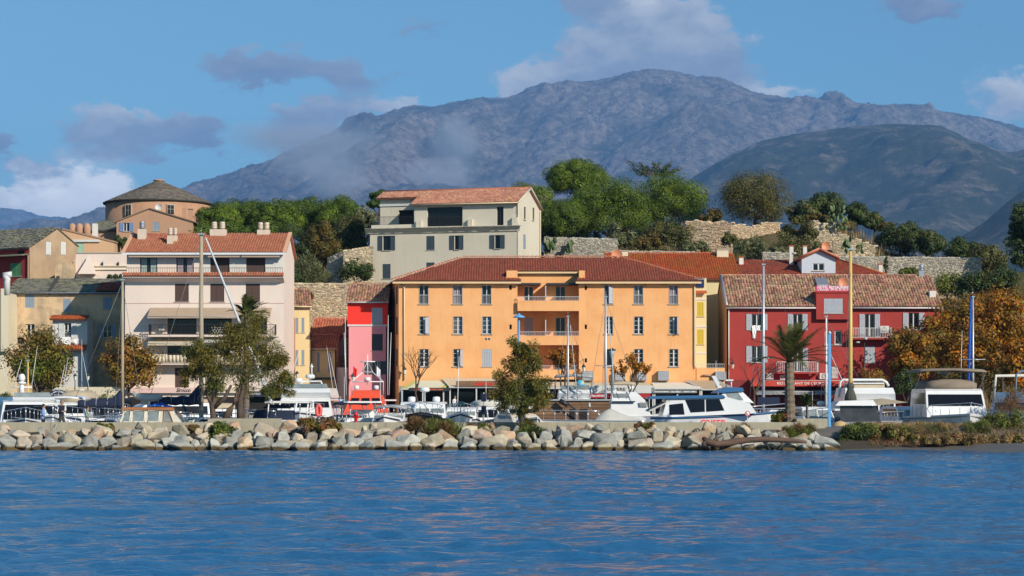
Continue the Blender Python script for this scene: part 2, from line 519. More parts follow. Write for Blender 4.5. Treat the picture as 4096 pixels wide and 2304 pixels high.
# ------------------------------------------------------------------ the sea
def water_material():
 m, nt, b = principled('sea_water')
 N, L = nt.nodes, nt.links
 b.inputs['Base Color'].default_value = (0.016, 0.110, 0.250, 1)
 b.inputs['Roughness'].default_value = 0.09
 setin(b, 'IOR', 1.333)
 tc = N.new('ShaderNodeTexCoord')
 mp = N.new('ShaderNodeMapping'); mp.inputs['Scale'].default_value = (0.5, 1.0, 1); L.new(tc.outputs['Object'], mp.inputs[0])
 hs = None
 for sc, a in ((1.6, 0.9), (4.2, 0.55), (11, 0.25)):
  n = N.new('ShaderNodeTexNoise'); n.inputs['Scale'].default_value = sc; n.inputs['Detail'].default_value = 3
  L.new(mp.outputs[0], n.inputs['Vector'])
  k = N.new('ShaderNodeMath'); k.operation = 'MULTIPLY'; k.inputs[1].default_value = a; L.new(n.outputs[0], k.inputs[0])
  if hs is None: hs = k.outputs[0]
  else:
   s = N.new('ShaderNodeMath'); s.operation = 'ADD'; L.new(hs, s.inputs[0]); L.new(k.outputs[0], s.inputs[1]); hs = s.outputs[0]
 bp = N.new('ShaderNodeBump'); bp.inputs['Strength'].default_value = 1.0; bp.inputs['Distance'].default_value = 0.12
 L.new(hs, bp.inputs['Height']); L.new(bp.outputs[0], b.inputs['Normal'])
 return m


def build_sea():
 xs = np.concatenate([[-9000, -3000, -900, -300, -110, -60], np.linspace(-36, 36, 420), [60, 110, 300, 900, 3000, 9000]])
 yd = [24.0]
 while yd[-1] < 113: yd.append(yd[-1] + 0.085 + 0.0022 * (yd[-1] - 24))
 ys = np.concatenate([[-2000, -500, -120, -20, 5, 16], yd, [125, 150, 181.2]])
 XX, YY = np.meshgrid(xs, ys)
 r = np.random.RandomState(5)
 Z = np.zeros_like(XX)
 for i in range(60):
  lam = 0.4 * (3.2 / 0.4) ** r.rand()
  th = r.normal(1.45, 0.6)
  k = 2 * np.pi / lam
  a = 0.0075 * lam ** 0.70 * (0.5 + r.rand()) * 0.80
  ph = k * (np.cos(th) * XX + np.sin(th) * YY) + r.rand() * 6.28
  Z += a * np.sin(ph + 0.6 * perlin2(XX / (4 * lam), YY / (4 * lam), i))
 # gusts: ripples stronger in some streaks than others
 g = 0.62 + 0.75 * fbm(XX / 26, YY / 9, 4, 77)
 Z *= np.clip(g, 0.25, 1.5)
 # two low boat-wake swells crossing the bay at a slant
 for y0, sl_, amp, w in ((57.0, 0.42, 0.26, 1.7), (78.0, 0.5, 0.22, 2.2), (40.0, 0.2, 0.06, 1.2), (66.0, 0.45, 0.06, 1.3)):
  d = (YY - y0 - sl_ * XX - 1.2 * perlin2(XX / 14, YY * 0 + y0, 8))
  Z += amp * np.exp(-(d / w) ** 2) * (0.6 + 0.5 * perlin2(XX / 17, XX * 0 + y0, 3))
 edge = np.clip((36 - np.abs(XX)) / 6, 0, 1) * np.clip((YY - 24) / 4, 0, 1) * np.clip((113.2 - YY) / 6, 0.15, 1) * (YY < 120)
 Z *= edge
 me = np_mesh('water', np.stack([XX.ravel(), YY.ravel(), Z.ravel()], 1), grid_faces(len(xs), len(ys)), water_material(), True)
 tag(put('water', me), kind='structure')


build_sea()


# ------------------------------------------------------------------ the air
def build_haze():
 m = bpy.data.materials.new('haze'); m.use_nodes = True
 nt = m.node_tree; nt.nodes.clear()
 o = nt.nodes.new('ShaderNodeOutputMaterial'); v = nt.nodes.new('ShaderNodeVolumePrincipled')
 v.inputs['Color'].default_value = (0.19, 0.46, 0.98, 1)
 v.inputs['Density'].default_value = 6.2e-5
 v.inputs['Anisotropy'].default_value = 0.0
 nt.links.new(v.outputs[0], o.inputs['Volume'])
 ob = MB().box(-18500, 18500, -5000, 25500, -3.0, 2260).build('haze', m)
 tag(ob, 'thin blue sea haze filling the bay and valley', 'haze', kind='stuff')


build_haze()


def build_mist():
 """thin cloud caught on the mountain flank"""
 m = bpy.data.materials.new('mist'); m.use_nodes = True
 nt = m.node_tree; N, L = nt.nodes, nt.links; N.clear()
 o = N.new('ShaderNodeOutputMaterial'); v = N.new('ShaderNodeVolumePrincipled')
 v.inputs['Color'].default_value = (0.80, 0.86, 0.95, 1); v.inputs['Anisotropy'].default_value = 0.0
 tc = N.new('ShaderNodeTexCoord'); g = N.new('ShaderNodeVectorMath'); g.operation = 'LENGTH'; L.new(tc.outputs['Object'], g.inputs[0])
 f = N.new('ShaderNodeMapRange'); f.inputs['From Min'].default_value = 1.0; f.inputs['From Max'].default_value = 0.25; L.new(g.outputs['Value'], f.inputs['Value'])
 n = N.new('ShaderNodeTexNoise'); n.inputs['Scale'].default_value = 2.6; n.inputs['Detail'].default_value = 4; n.inputs['Roughness'].default_value = .6
 geo = N.new('ShaderNodeObjectInfo'); ad = N.new('ShaderNodeVectorMath'); ad.operation = 'ADD'; L.new(tc.outputs['Object'], ad.inputs[0]); L.new(geo.outputs['Location'], ad.inputs[1])
 L.new(ad.outputs[0], n.inputs['Vector'])
 s = N.new('ShaderNodeMath'); s.operation = 'MULTIPLY_ADD'; s.inputs[1].default_value = 1.5; s.inputs[2].default_value = -1.05; L.new(n.outputs[0], s.inputs[0])
 a = N.new('ShaderNodeMath'); a.operation = 'ADD'; L.new(s.outputs[0], a.inputs[0]); L.new(f.outputs[0], a.inputs[1])
 d = N.new('ShaderNodeMath'); d.operation = 'MULTIPLY'; d.use_clamp = False; d.inputs[1].default_value = 0.0036
 mx = N.new('ShaderNodeMath'); mx.operation = 'MAXIMUM'; mx.inputs[1].default_value = 0.0; L.new(a.outputs[0], mx.inputs[0]); L.new(mx.outputs[0], d.inputs[0])
 L.new(d.outputs[0], v.inputs['Density']); L.new(v.outputs[0], o.inputs['Volume'])
 q = MB().ball((0, 0, 0), 1.0, n=16, m=10).mesh('mist', m)
 for i, (px, py, rx, rz, Y) in enumerate(((1300, 600, 330, 130, 11800), (1820, 590, 120, 150, 12000), (1330, 700, 180, 110, 10800), (1760, 700, 170, 80, 11200), (1120, 545, 260, 70, 12200))):
  p = pos(px, py, Y); o = put('mist', q); o.location = p; o.scale = (rx * Y / F * 1.25, 520, rz * Y / F * 1.25)
  tag(o, ('broad wisp of mist on the left mountain flank', 'upright wisp of mist on the middle mountain flank', 'low patch of mist above the umbrella pines', 'low patch of mist above the villa roof', 'thin veil of mist at the left end of the ridge')[i], 'mist', kind='stuff')


build_mist()
# ------------------------------------------------------------------ kit: pieces, roofs, walls, windows
def pieces(name, V, Fc, mats, matl, parent, limit=300, smooth=False):
 """alike pieces: the first `limit` as objects that share a mesh, the rest joined as one part"""
 V = np.asarray(V, float); Fc = np.asarray(Fc, int)
 mats = np.asarray(mats, float)
 if len(mats) == 0: return
 me = np_mesh(name, V, Fc, matl, smooth)
 for m in mats[:limit]:
  o = bpy.data.objects.new(name, me)
  C.objects.link(o); o.parent = parent
  o.matrix_local = Matrix(m.tolist())
 rest = mats[limit:]
 if len(rest):
  vh = np.concatenate([V, np.ones((len(V), 1))], 1)
  W = np.einsum('nij,kj->nki', rest, vh)[:, :, :3].reshape(-1, 3)
  FF = (Fc[None] + (np.arange(len(rest)) * len(V))[:, None, None]).reshape(-1, Fc.shape[1])
  o = put(name + '_field', np_mesh(name + '_field', W, FF, matl, smooth), parent)
  o['kind'] = 'stuff'


def barrel(pw, cl):
 """clay barrel tile: half pipe, wide lower end"""
 n, V, Fq = 5, [], []
 for (y, r, lift) in ((-0.02, 0.52, 0.045), (cl * 1.12, 0.42, 0.0)):
  for k in range(n):
   a = math.pi * k / (n - 1)
   V.append((-math.cos(a) * pw * r, y, math.sin(a) * pw * r * 0.8 + lift))
 for k in range(n - 1): Fq.append((k, k + 1, n + k + 1, n + k))
 for k in range(1, n - 2):   # closed lower mouth
  pass
 Fq.append((0, 4, 3, 1)); Fq.append((1, 3, 2, 2))
 return V, [f for f in Fq if len(set(f)) == 4]


def slab(w, l, t):
 V = [(-w / 2, 0, 0), (w / 2, 0, 0), (w / 2, l, 0), (-w / 2, l, 0), (-w * .48, 0, t), (w * .48, -0.01, t * 1.1), (w * .5, l, t * .4), (-w * .5, l, t * .5)]
 return V, [(4, 5, 6, 7), (0, 1, 5, 4), (1, 2, 6, 5), (3, 0, 4, 7)]


def cover(roof, O, U, Vd, lu, lv, matl, pw=0.24, cl=0.34, inside=None, limit=300, kind='tile', jit=0.02, name=None, seed=1):
 """lays tiles over a roof plane: O eave corner, U along the eave, Vd up the slope"""
 O, U, Vd = Vector(O), Vector(U).normalized(), Vector(Vd).normalized()
 Nn = U.cross(Vd).normalized()
 if Nn.z < 0: Nn = -Nn
 r = random.Random(seed)
 ms = []
 nu, nv = int(lu / pw), int(math.ceil(lv / cl))
 for j in range(nv):
  for i in range(nu):
   u, v = (i + 0.5) * lu / nu, j * cl
   if kind == 'slate': u += (0.5 if j % 2 else 0) * pw * 0.9
   if v + cl * 0.6 > lv or (inside and not inside(u, v + cl * 0.5)): continue
   sc = 1 + r.uniform(-jit, jit) * 2
   if kind == 'slate': sc *= r.uniform(0.75, 1.3)
   p = O + U * (u + r.uniform(-jit, jit) * pw) + Vd * (v + r.uniform(-jit, jit) * cl) + Nn * r.uniform(0, jit * 0.4)
   tw = r.uniform(-jit, jit) * 1.5
   u2 = (U + Vd * tw).normalized(); v2 = (Vd - U * tw).normalized()
   ms.append([[u2.x * sc, v2.x, Nn.x, p.x], [u2.y * sc, v2.y, Nn.y, p.y], [u2.z * sc, v2.z, Nn.z, p.z], [0, 0, 0, 1]])
 V, Fc = barrel(pw, cl) if kind == 'tile' else slab(pw * 1.05, cl * 1.4, 0.05)
 pieces(name or ('roof_tile' if kind == 'tile' else 'roof_slate'), V, Fc, ms, matl, roof, limit)


def stones(parent, O, U, lu, lv, matl, size=0.26, limit=300, depth=0.06, inside=None, seed=3, name='wall_stone', rough=0.35, flat=0.62):
 """rubble masonry on a wall face: O lower corner, U along the wall, up is Z"""
 O, U = Vector(O), Vector(U).normalized()
 Nn = Vector((U.y, -U.x, 0)).normalized()     # out of the wall, towards the viewer when U runs to the right
 r = random.Random(seed)
 V = [(-.5, 0, -.5), (.5, 0, -.5), (.5, 0, .5), (-.5, 0, .5), (-.38, -1, -.34), (.36, -.9, -.38), (.40, -1, .33), (-.34, -.85, .37)]
 Fc = [(4, 5, 6, 7), (0, 1, 5, 4), (1, 2, 6, 5), (2, 3, 7, 6), (3, 0, 4, 7)]
 ms = []; z = 0.0
 while z < lv:
  h = size * flat * r.uniform(0.55, 1.5); u = -r.uniform(0, size)
  while u < lu:
   w = size * r.uniform(0.55, 1.6); cu, cz = u + w / 2, z + h / 2 + r.uniform(-.35, .35) * h
   u += w
   if cu < 0 or cu > lu or cz > lv - h * .3 or (inside and not inside(cu, cz)): continue
   tw = r.uniform(-rough, rough) * 0.7; fl = -1 if r.random() < 0.5 else 1
   p = O + U * cu + Vector((0, 0, cz))
   ux = (U + Vector((0, 0, tw))) * w * 0.97 * fl; uz = (Vector((0, 0, 1)) - U * tw) * h * 0.95 * (-1 if r.random() < 0.5 else 1)
   un = -Nn * depth * r.uniform(0.4, 1.4)
   ms.append([[ux.x, un.x, uz.x, p.x], [ux.y, un.y, uz.y, p.y], [ux.z, un.z, uz.z, p.z], [0, 0, 0, 1]])
  z += h
 r.shuffle(ms)
 pieces(name, V, Fc, ms, matl, parent, limit)


GLASS = mat('window_glass', (0.008, 0.010, 0.013), 0.06, spec=0.35)
WHITE_FRAME = mat('white_joinery', (0.62, 0.63, 0.64), 0.5, (0.5, 0.5, 0.5), 4, 0.4)
GREY_FRAME = mat('grey_joinery', (0.36, 0.38, 0.42), 0.55, (0.28, 0.29, 0.32), 4, 0.5)
STONE_SILL = mat('stone_sill', (0.42, 0.37, 0.31), 0.8, (0.3, 0.26, 0.22), 6, 0.5)
DARK_METAL = mat('dark_ironwork', (0.025, 0.022, 0.022), 0.5)
PALE_METAL = mat('pale_painted_metal', (0.50, 0.50, 0.50), 0.45, (0.4, 0.4, 0.4), 5, 0.4)
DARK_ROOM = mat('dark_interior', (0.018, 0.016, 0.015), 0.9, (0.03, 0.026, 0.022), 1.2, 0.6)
CACHE = {}


def cached(key, fn):
 key = tuple(round(k, 3) if isinstance(k, float) else k for k in key)
 if key not in CACHE: CACHE[key] = fn()
 return CACHE[key]


def shutter_mesh(w, h, matl):
 def mk():
  b = MB()
  b.box(0, w, -.02, .02, 0, 0.07); b.box(0, w, -.02, .02, h - .07, h)
  b.box(0, .06, -.021, .021, .07, h - .07); b.box(w - .06, w, -.021, .021, .07, h - .07)
  b.box(.06, w - .06, -.018, .018, h * .52, h * .52 + .07)
  n = max(4, int((h - .14) / 0.11)); s = (h - .14) / n
  for i in range(n):
   z = .07 + i * s
   b.add([(.06, -.012, z), (w - .06, -.012, z), (w - .06, .010, z + s * .95), (.06, .010, z + s * .95)], [(0, 1, 2, 3)])
  return b.mesh('shutter', matl)
 return cached(('shutter', w, h, matl.name), mk)


def board_shutter_mesh(w, h, matl):
 def mk():
  b = MB(); n = max(2, int(w / 0.16))
  for i in range(n): b.box(w * i / n + .006, w * (i + 1) / n - .006, -.018, .018, 0, h)
  b.box(.01, w - .01, -.030, -.017, h * .15, h * .15 + .08); b.box(.01, w - .01, -.030, -.017, h * .8, h * .8 + .08)
  return b.mesh('shutter', matl)
 return cached(('bshutter', w, h, matl.name), mk)


def rail_mesh(l, h, matl, step=0.12, r=0.012, top=0.022):
 def mk():
  b = MB(); n = max(2, int(l / step))
  for i in range(n + 1):
   x = l * i / n; b.box(x - r, x + r, -r, r, 0.05, h - top)
  b.box(-r, l + r, -top, top, h - top * 2, h); b.box(-r, l + r, -r, r, 0.03, 0.03 + 2 * r)
  return b.mesh('railing', matl)
 return cached(('rail', l, h, matl.name, step), mk)


class House:
 """a building in its own frame: local x along the front, y into the building, z up from its base"""
 def __init__(s, name, label, px, Y, rz=0.0, zb=1.0, cat='building', group=None):
  s.Y0, s.X0, s.rz, s.zb = Y, PX(px, Y), math.radians(rz), zb
  s.c, s.s = math.cos(s.rz), math.sin(s.rz)
  s.o = tag(thing(name, label, cat, (s.X0, Y, zb), s.rz, group), kind='thing')
  s.holes = {}

 def x(s, px, d=0.0):
  k = (px - CX) / F
  return (k * (s.Y0 + s.c * d) - s.X0 + s.s * d) / (s.c - k * s.s)

 def z(s, py, x=0.0, d=0.0): return CH - (py - HY) * (s.Y0 + s.s * x + s.c * d) / F - s.zb

 def rect(s, px0, px1, py0, py1, d=0.0):
  x0, x1 = s.x(px0, d), s.x(px1, d); m = (x0 + x1) / 2
  return x0, x1, s.z(py1, m, d), s.z(py0, m, d)

 def box(s, name, m, x0, x1, y0, y1, z0, z1, parent=None):
  return MB().box(x0, x1, y0, y1, z0, z1).build(name, m, parent or s.o)

 def grid_wall(s, b, x0, x1, z0, z1, d=0.0, rev=0.22, holes=None):
  hs = s.holes.get(round(d, 2), []) if holes is None else holes
  hs = [h for h in hs if h[1] > x0 and h[0] < x1]
  xs = sorted({x0, x1, *[min(max(v, x0), x1) for h in hs for v in h[:2]]})
  zs = sorted({z0, z1, *[min(max(v, z0), z1) for h in hs for v in h[2:]]})
  for i in range(len(xs) - 1):
   for j in range(len(zs) - 1):
    cx, cz = (xs[i] + xs[i + 1]) / 2, (zs[j] + zs[j + 1]) / 2
    if any(h[0] < cx < h[1] and h[2] < cz < h[3] for h in hs): continue
    b.add([(xs[i], d, zs[j]), (xs[i + 1], d, zs[j]), (xs[i + 1], d, zs[j + 1]), (xs[i], d, zs[j + 1])], [(0, 1, 2, 3)])
  for (a, c, e, f) in hs:
   e_, f_ = max(e, z0), min(f, z1)
   y = d + rev
   b.add([(a, d, e_), (c, d, e_), (c, d, f_), (a, d, f_), (a, y, e_), (c, y, e_), (c, y, f_), (a, y, f_)],
                  [(0, 4, 5, 1), (1, 5, 6, 2), (2, 6, 7, 3), (3, 7, 4, 0)])
  return b

 def win(s, px0, px1, py0, py1, style='panes', d=0.0, cols=2, rows=4, frame=None, shut=None, sill=True, rail=None, inner=None,
   rev=0.22, shw=None, board=False, glass=None, fr=0.05, curtain=None, sides=(1, 1)):
  x0, x1, z0, z1 = s.rect(px0, px1, py0, py1, d)
  return s.win_at(x0, x1, z0, z1, style, d, cols, rows, frame, shut, sill, rail, inner, rev, shw, board, glass, fr, curtain, sides)

 def win_at(s, x0, x1, z0, z1, style='panes', d=0.0, cols=2, rows=4, frame=None, shut=None, sill=True, rail=None, inner=None,
               rev=0.22, shw=None, board=False, glass=None, fr=0.05, curtain=None, sides=(1, 1)):
  s.holes.setdefault(round(d, 2), []).append((x0, x1, z0, z1))
  w, h = x1 - x0, z1 - z0
  frame = frame or WHITE_FRAME
  glass = glass or GLASS
  yf = d + rev
  nm = 'door' if style == 'door' else 'window'
  smk = board_shutter_mesh if board else shutter_mesh
  def fmesh():
   b = MB(); t = fr
   b.box(0, w, -.03, .03, 0, t); b.box(0, w, -.03, .03, h - t, h); b.box(0, t, -.03, .03, t, h - t); b.box(w - t, w, -.03, .03, t, h - t)
   for i in range(1, cols):
    x = w * i / cols; tt = t * (1.0 if cols == 2 else .7); b.box(x - tt, x + tt, -.035, .035, t, h - t)
   for j in range(1, rows):
    z = h * j / rows; b.box(t, w - t, -.022, .022, z - .016, z + .016)
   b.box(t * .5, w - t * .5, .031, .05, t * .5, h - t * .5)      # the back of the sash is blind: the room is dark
   return b.mesh('window', frame)
  closed = style == 'closed'
  if closed:
   fo = put(nm, cached(('reveal', w, h, frame.name), lambda: MB().box(0, w, .0, .03, 0, h).mesh('window', DARK_ROOM)), s.o, (x0, yf - .02, z0))
   sm = smk(w / 2 - .005, h, shut)
   for k in range(2): put('shutter', sm, fo, (k * w / 2 + .0025, -rev + .05, 0))
  elif style == 'roller':
   def mk():
    b = MB(); n = int(h / .09)
    for i in range(n): b.add([(0, -.012, h * i / n), (w, -.012, h * i / n), (w, .01, h * (i + .93) / n), (0, .01, h * (i + .93) / n)], [(0, 1, 2, 3)])
    b.box(0, w, .012, .03, 0, h)
    return b.mesh('roller_shutter', shut)
   fo = put('roller_shutter', cached(('roller', w, h, shut.name), mk), s.o, (x0, yf - .08, z0))
  elif style == 'open_dark':
   fo = put(nm, cached(('void', w, h), lambda: MB().box(0, w, 0, .03, 0, h).mesh('window', DARK_ROOM)), s.o, (x0, d + rev - .01, z0))
  else:
   fo = put(nm, cached(('frame', w, h, cols, rows, frame.name, fr), fmesh), s.o, (x0, yf - .06, z0))
   pw_, ph_ = w / cols, h / rows
   pm = cached(('pane', pw_, ph_, glass.name), lambda: MB().box(.02, pw_ - .02, -.006, .006, .012, ph_ - .012).mesh('pane', glass))
   for i in range(cols):
    for j in range(rows): put('pane', pm, fo, (i * pw_, .018, j * ph_))
   if curtain is not None:
    b = MB(); n = 9
    for a0, a1 in ((.06, .40), (.60, .94)):
     for i in range(n):
      u0, u1 = a0 + (a1 - a0) * i / n, a0 + (a1 - a0) * (i + 1) / n
      b.add([(w * u0, -.0 - .03 * (i % 2), .05), (w * u1, -.03 * ((i + 1) % 2), .05), (w * u1, -.03 * ((i + 1) % 2), h - .05), (w * u0, -.03 * (i % 2), h - .05)], [(0, 1, 2, 3)])
    b.build('curtain', curtain, fo, (0, -.01, 0))
  if style == 'open' and shut is not None:
   lw = shw or w / 2
   sm = smk(lw, h, shut)
   if sides[0]: put('shutter', sm, fo, (-lw - .02, -rev + .06 - .05, 0))
   if sides[1]: put('shutter', sm, fo, (w + .02, -rev + .06 - .05, 0))
  if inner is not None:      # leaves folded into the reveal
   il = cached(('leaf', h, rev, inner.name), lambda: MB().box(-.02, .02, 0, rev * .8, 0, h).mesh('shutter', inner))
   put('shutter', il, fo, (.03, -rev + .03, 0)); put('shutter', il, fo, (w - .03, -rev + .03, 0))
  if sill:
   sm = cached(('sill', w), lambda: MB().box(-.09, w + .09, -.10, .2, -.07, 0).mesh('sill', STONE_SILL))
   put('sill', sm, fo, (0, -rev + .06, 0))
  if rail is not None:
   put('railing', rail_mesh(w - .06, 0.85 if h > 1.5 else .5, rail, 0.13), fo, (.03, -rev + .10, .03))
  return fo

 def gutter(s, x0, x1, y, z, m, r=0.07, parent=None):
  b = MB().tube([(x0, y, z), (x1, y, z)], r, 6)
  return b.build('gutter', m, parent or s.o)

 def pipe(s, pts, m, r=0.05):
  return MB().tube(pts, r, 6).build('downpipe', m, s.o)


def lettering(text, parent, loc, size, matl, rz=0.0, align='CENTER', shear=0.0, rx=90, width=None, bold=0.0):
 cu = bpy.data.curves.new('lettering', 'FONT')
 cu.body = text; cu.size = size; cu.align_x = align; cu.align_y = 'CENTER'; cu.extrude = 0.008; cu.shear = shear; cu.offset = bold
 cu.resolution_u = 2
 tmp = bpy.data.objects.new('lettering', cu); C.objects.link(tmp)
 bpy.context.view_layer.update()
 me = bpy.data.meshes.new_from_object(tmp.evaluated_get(bpy.context.evaluated_depsgraph_get()))
 C.objects.unlink(tmp); bpy.data.objects.remove(tmp)
 me.name = 'lettering'; me.materials.clear(); me.materials.append(matl)
 o = put('lettering', me, parent, loc)
 o.rotation_euler = (math.radians(rx), 0, rz)
 if width:
  xs = [v.co.x for v in me.vertices]
  if xs: o.scale.x = width / (max(xs) - min(xs))
 return o


def chimney(h, px0, px1, py0, py1, d, m, dep=0.6, pots=0, cap=None, name='chimney', parent=None, pot_m=None):
 x0, x1, z0, z1 = h.rect(px0, px1, py0, py1, d)
 b = MB().box(x0, x1, d, d + dep, z0 - 1.2, z1)
 o = b.build(name, m, parent or h.o)
 if cap is not None:
  MB().box(x0 - .06, x1 + .06, d - .06, d + dep + .06, z1 + .001, z1 + .10).build('cap', cap, o)
 for k in range(pots):
  cx = x0 + (x1 - x0) * (k + .5) / pots
  p = MB(); r = min(.27, (x1 - x0) / pots * .42)
  p.lathe((cx, d + dep / 2, z1), [(r * .8, 0), (r * .8, .12)] + [q for i in range(4) for q in ((r, .12 + i * .14), (r, .2 + i * .14), (r * .85, .21 + i * .14), (r * .85, .25 + i * .14))] + [(r * .9, .72), (.02, .74)], 10)
  p.build('flue_pot', pot_m or m, o)
 return o
# ------------------------------------------------------------------ building materials
ORANGE = plaster('orange_render', (0.82, 0.43, 0.185), (0.74, 0.33, 0.12), 0.75, 0.45, 0.42)
PINKWHITE = plaster('pale_pink_render', (0.74, 0.62, 0.53), (0.67, 0.54, 0.46), 0.5, 0.3, 0.18)
CREAM = plaster('cream_render', (0.62, 0.565, 0.45), (0.51, 0.465, 0.37), 0.6, 0.25, 0.4)
REDW = plaster('brick_red_render', (0.38, 0.052, 0.043), (0.29, 0.042, 0.036), 0.6, 0.4, 0.4)
TANW = plaster('tan_render', (0.42, 0.30, 0.19), (0.30, 0.21, 0.14), 0.8, 0.45, 0.4)
OCHRE = plaster('ochre_pink_render', (0.46, 0.27, 0.17), (0.38, 0.23, 0.15), 0.7, 0.3, 0.35)
PEACH = plaster('peach_render', (0.58, 0.37, 0.22), (0.52, 0.32, 0.19), 0.6, 0.4, 0.3)
OLDW = plaster('weathered_render', (0.66, 0.47, 0.28), (0.20, 0.175, 0.14), 1.0, 0.42, 0.7)
YELLOW = plaster('pale_yellow_render', (0.72, 0.56, 0.30), (0.62, 0.47, 0.25), 0.5, 0.4, 0.2)
LEMON = plaster('lemon_render', (0.70, 0.60, 0.34), None, 0.3, 0.4, 0.15)
PINK = plaster('rose_render', (0.80, 0.31, 0.33), (0.72, 0.26, 0.28), 0.4, 0.4, 0.12)
SCARLET = plaster('scarlet_render', (0.80, 0.045, 0.03), (0.70, 0.04, 0.03), 0.4, 0.4, 0.1)
WHITEW = plaster('white_render', (0.66, 0.64, 0.60), (0.55, 0.52, 0.47), 0.6, 0.4, 0.3)
BLUEW = plaster('pale_blue_render', (0.52, 0.56, 0.62), (0.46, 0.50, 0.56), 0.5, 0.5, 0.3)
CREAMW = plaster('ivory_render', (0.66, 0.58, 0.42), (0.58, 0.50, 0.36), 0.5, 0.4, 0.25)
STONEW = mat('mortar', (0.36, 0.29, 0.19), 0.95, (0.25, 0.20, 0.14), 2.0, 0.8, bump=0.3, bscale=6)
RUBBLE = mat('rubble_stone', (0.60, 0.47, 0.29), 0.9, (0.46, 0.38, 0.27), 0.35, 0.9, island=0.35, hue=0.012, bump=0.3, bscale=9)
RUBBLE2 = mat('grey_rubble_stone', (0.44, 0.39, 0.31), 0.9, (0.31, 0.29, 0.25), 0.35, 0.9, island=0.38, hue=0.012, bump=0.3, bscale=9)
RUBBLE3 = mat('rust_rubble_stone', (0.58, 0.38, 0.21), 0.9, (0.50, 0.40, 0.28), 0.3, 0.9, island=0.3, hue=0.015, bump=0.3, bscale=9)
TILE_BROWN = mat('brown_red_tile', (0.34, 0.095, 0.052), 0.75, (0.27, 0.08, 0.05), 0.5, 0.6, island=0.16, hue=0.008)
TILE_ORANGE = mat('terracotta_tile', (0.46, 0.175, 0.095), 0.8, (0.56, 0.27, 0.17), 0.7, 0.6, island=0.14, hue=0.010, lo=0.5, hi=0.72)
TILE_OLD = mat('old_mixed_tile', (0.40, 0.21, 0.13), 0.9, (0.50, 0.34, 0.22), 0.6, 0.7, island=0.42, hue=0.035)
TILE_PALE = mat('pale_pink_tile', (0.55, 0.25, 0.16), 0.85, (0.60, 0.36, 0.25), 0.8, 0.7, island=0.32, hue=0.02)
TILE_RED = mat('bright_red_tile', (0.48, 0.095, 0.030), 0.8, (0.38, 0.13, 0.025), 0.25, 0.9, island=0.16, hue=0.012)
TILE_RED2 = mat('faded_red_tile', (0.40, 0.085, 0.045), 0.85, (0.30, 0.10, 0.06), 0.4, 0.9, island=0.22, hue=0.012)
TILE_ORANGERED = mat('orange_red_tile', (0.55, 0.175, 0.095), 0.85, (0.46, 0.16, 0.10), 0.6, 0.7, island=0.25, hue=0.012)  # clay colour of its own, more orange than the faded red
ROOF_BASE = mat('tile_bedding', (0.16, 0.055, 0.035), 0.95, (0.10, 0.045, 0.03), 3, 0.6)
SLATE = mat('lichen_slate', (0.155, 0.150, 0.125), 0.85, (0.20, 0.19, 0.10), 0.5, 0.7, island=0.40, hue=0.02)
SLATE_BASE = mat('slate_bed', (0.055, 0.055, 0.048), 0.95)
GUTTER = mat('cream_gutter', (0.66, 0.54, 0.34), 0.5)
WGUTTER = mat('white_gutter', (0.66, 0.66, 0.66), 0.45)
ZINC = mat('zinc', (0.36, 0.38, 0.41), 0.4, (0.28, 0.30, 0.33), 3, 0.5, metal=0.5)
SH_GREY = mat('grey_shutter_paint', (0.40, 0.42, 0.46), 0.6, (0.33, 0.35, 0.38), 3, 0.5)
SH_BLUEGREY = mat('blue_grey_shutter_paint', (0.25, 0.31, 0.38), 0.65, (0.20, 0.26, 0.33), 3, 0.6)
SH_SLATE = mat('slate_shutter_paint', (0.040, 0.060, 0.080), 0.6, (0.055, 0.075, 0.095), 3, 0.5)
SH_CHAR = mat('charcoal_shutter_paint', (0.055, 0.060, 0.066), 0.6)
SH_BROWN = mat('brown_shutter_paint', (0.075, 0.040, 0.030), 0.6, (0.095, 0.055, 0.038), 3, 0.6)
SH_GREEN = mat('green_shutter_paint', (0.10, 0.27, 0.11), 0.6, (0.13, 0.30, 0.14), 3, 0.5)
SH_MINT = mat('mint_shutter_paint', (0.30, 0.48, 0.36), 0.6)
SH_BLUE = mat('blue_shutter_paint', (0.13, 0.22, 0.42), 0.6, (0.2, 0.28, 0.45), 3, 0.5)
SH_WHITE = mat('white_shutter_paint', (0.60, 0.60, 0.58), 0.6, (0.5, 0.5, 0.48), 3, 0.5)
SH_YELLOW = mat('mustard_shutter_paint', (0.52, 0.40, 0.035), 0.6)
AWN_TAN = mat('tan_awning_cloth', (0.42, 0.31, 0.22), 0.9, (0.36, 0.27, 0.19), 2, 0.6)
AWN_WHITE = mat('white_awning_cloth', (0.72, 0.68, 0.58), 0.9, (0.62, 0.58, 0.5), 2, 0.5)
AWN_RED = mat('red_awning_cloth', (0.55, 0.060, 0.035), 0.85, (0.48, 0.05, 0.03), 2, 0.5)
AWN_GREY = mat('grey_awning_cloth', (0.23, 0.24, 0.25), 0.85, (0.19, 0.20, 0.21), 2, 0.5)
SIGN_DARK = mat('charcoal_sign', (0.030, 0.034, 0.038), 0.5)
TXT_WHITE = mat('white_letters', (0.85, 0.85, 0.83), 0.5)
TXT_RED = mat('red_letters', (0.85, 0.02, 0.015), 0.4)
TXT_DARK = mat('black_letters', (0.02, 0.02, 0.02), 0.5)
TXT_ORANGE = mat('orange_letters', (0.85, 0.16, 0.05), 0.5)
CURT_G = mat('grey_green_curtain', (0.30, 0.38, 0.36), 0.9)
CURT_P = mat('mauve_curtain', (0.34, 0.28, 0.31), 0.9)
AC_WHITE = mat('ac_casing', (0.68, 0.66, 0.60), 0.5)
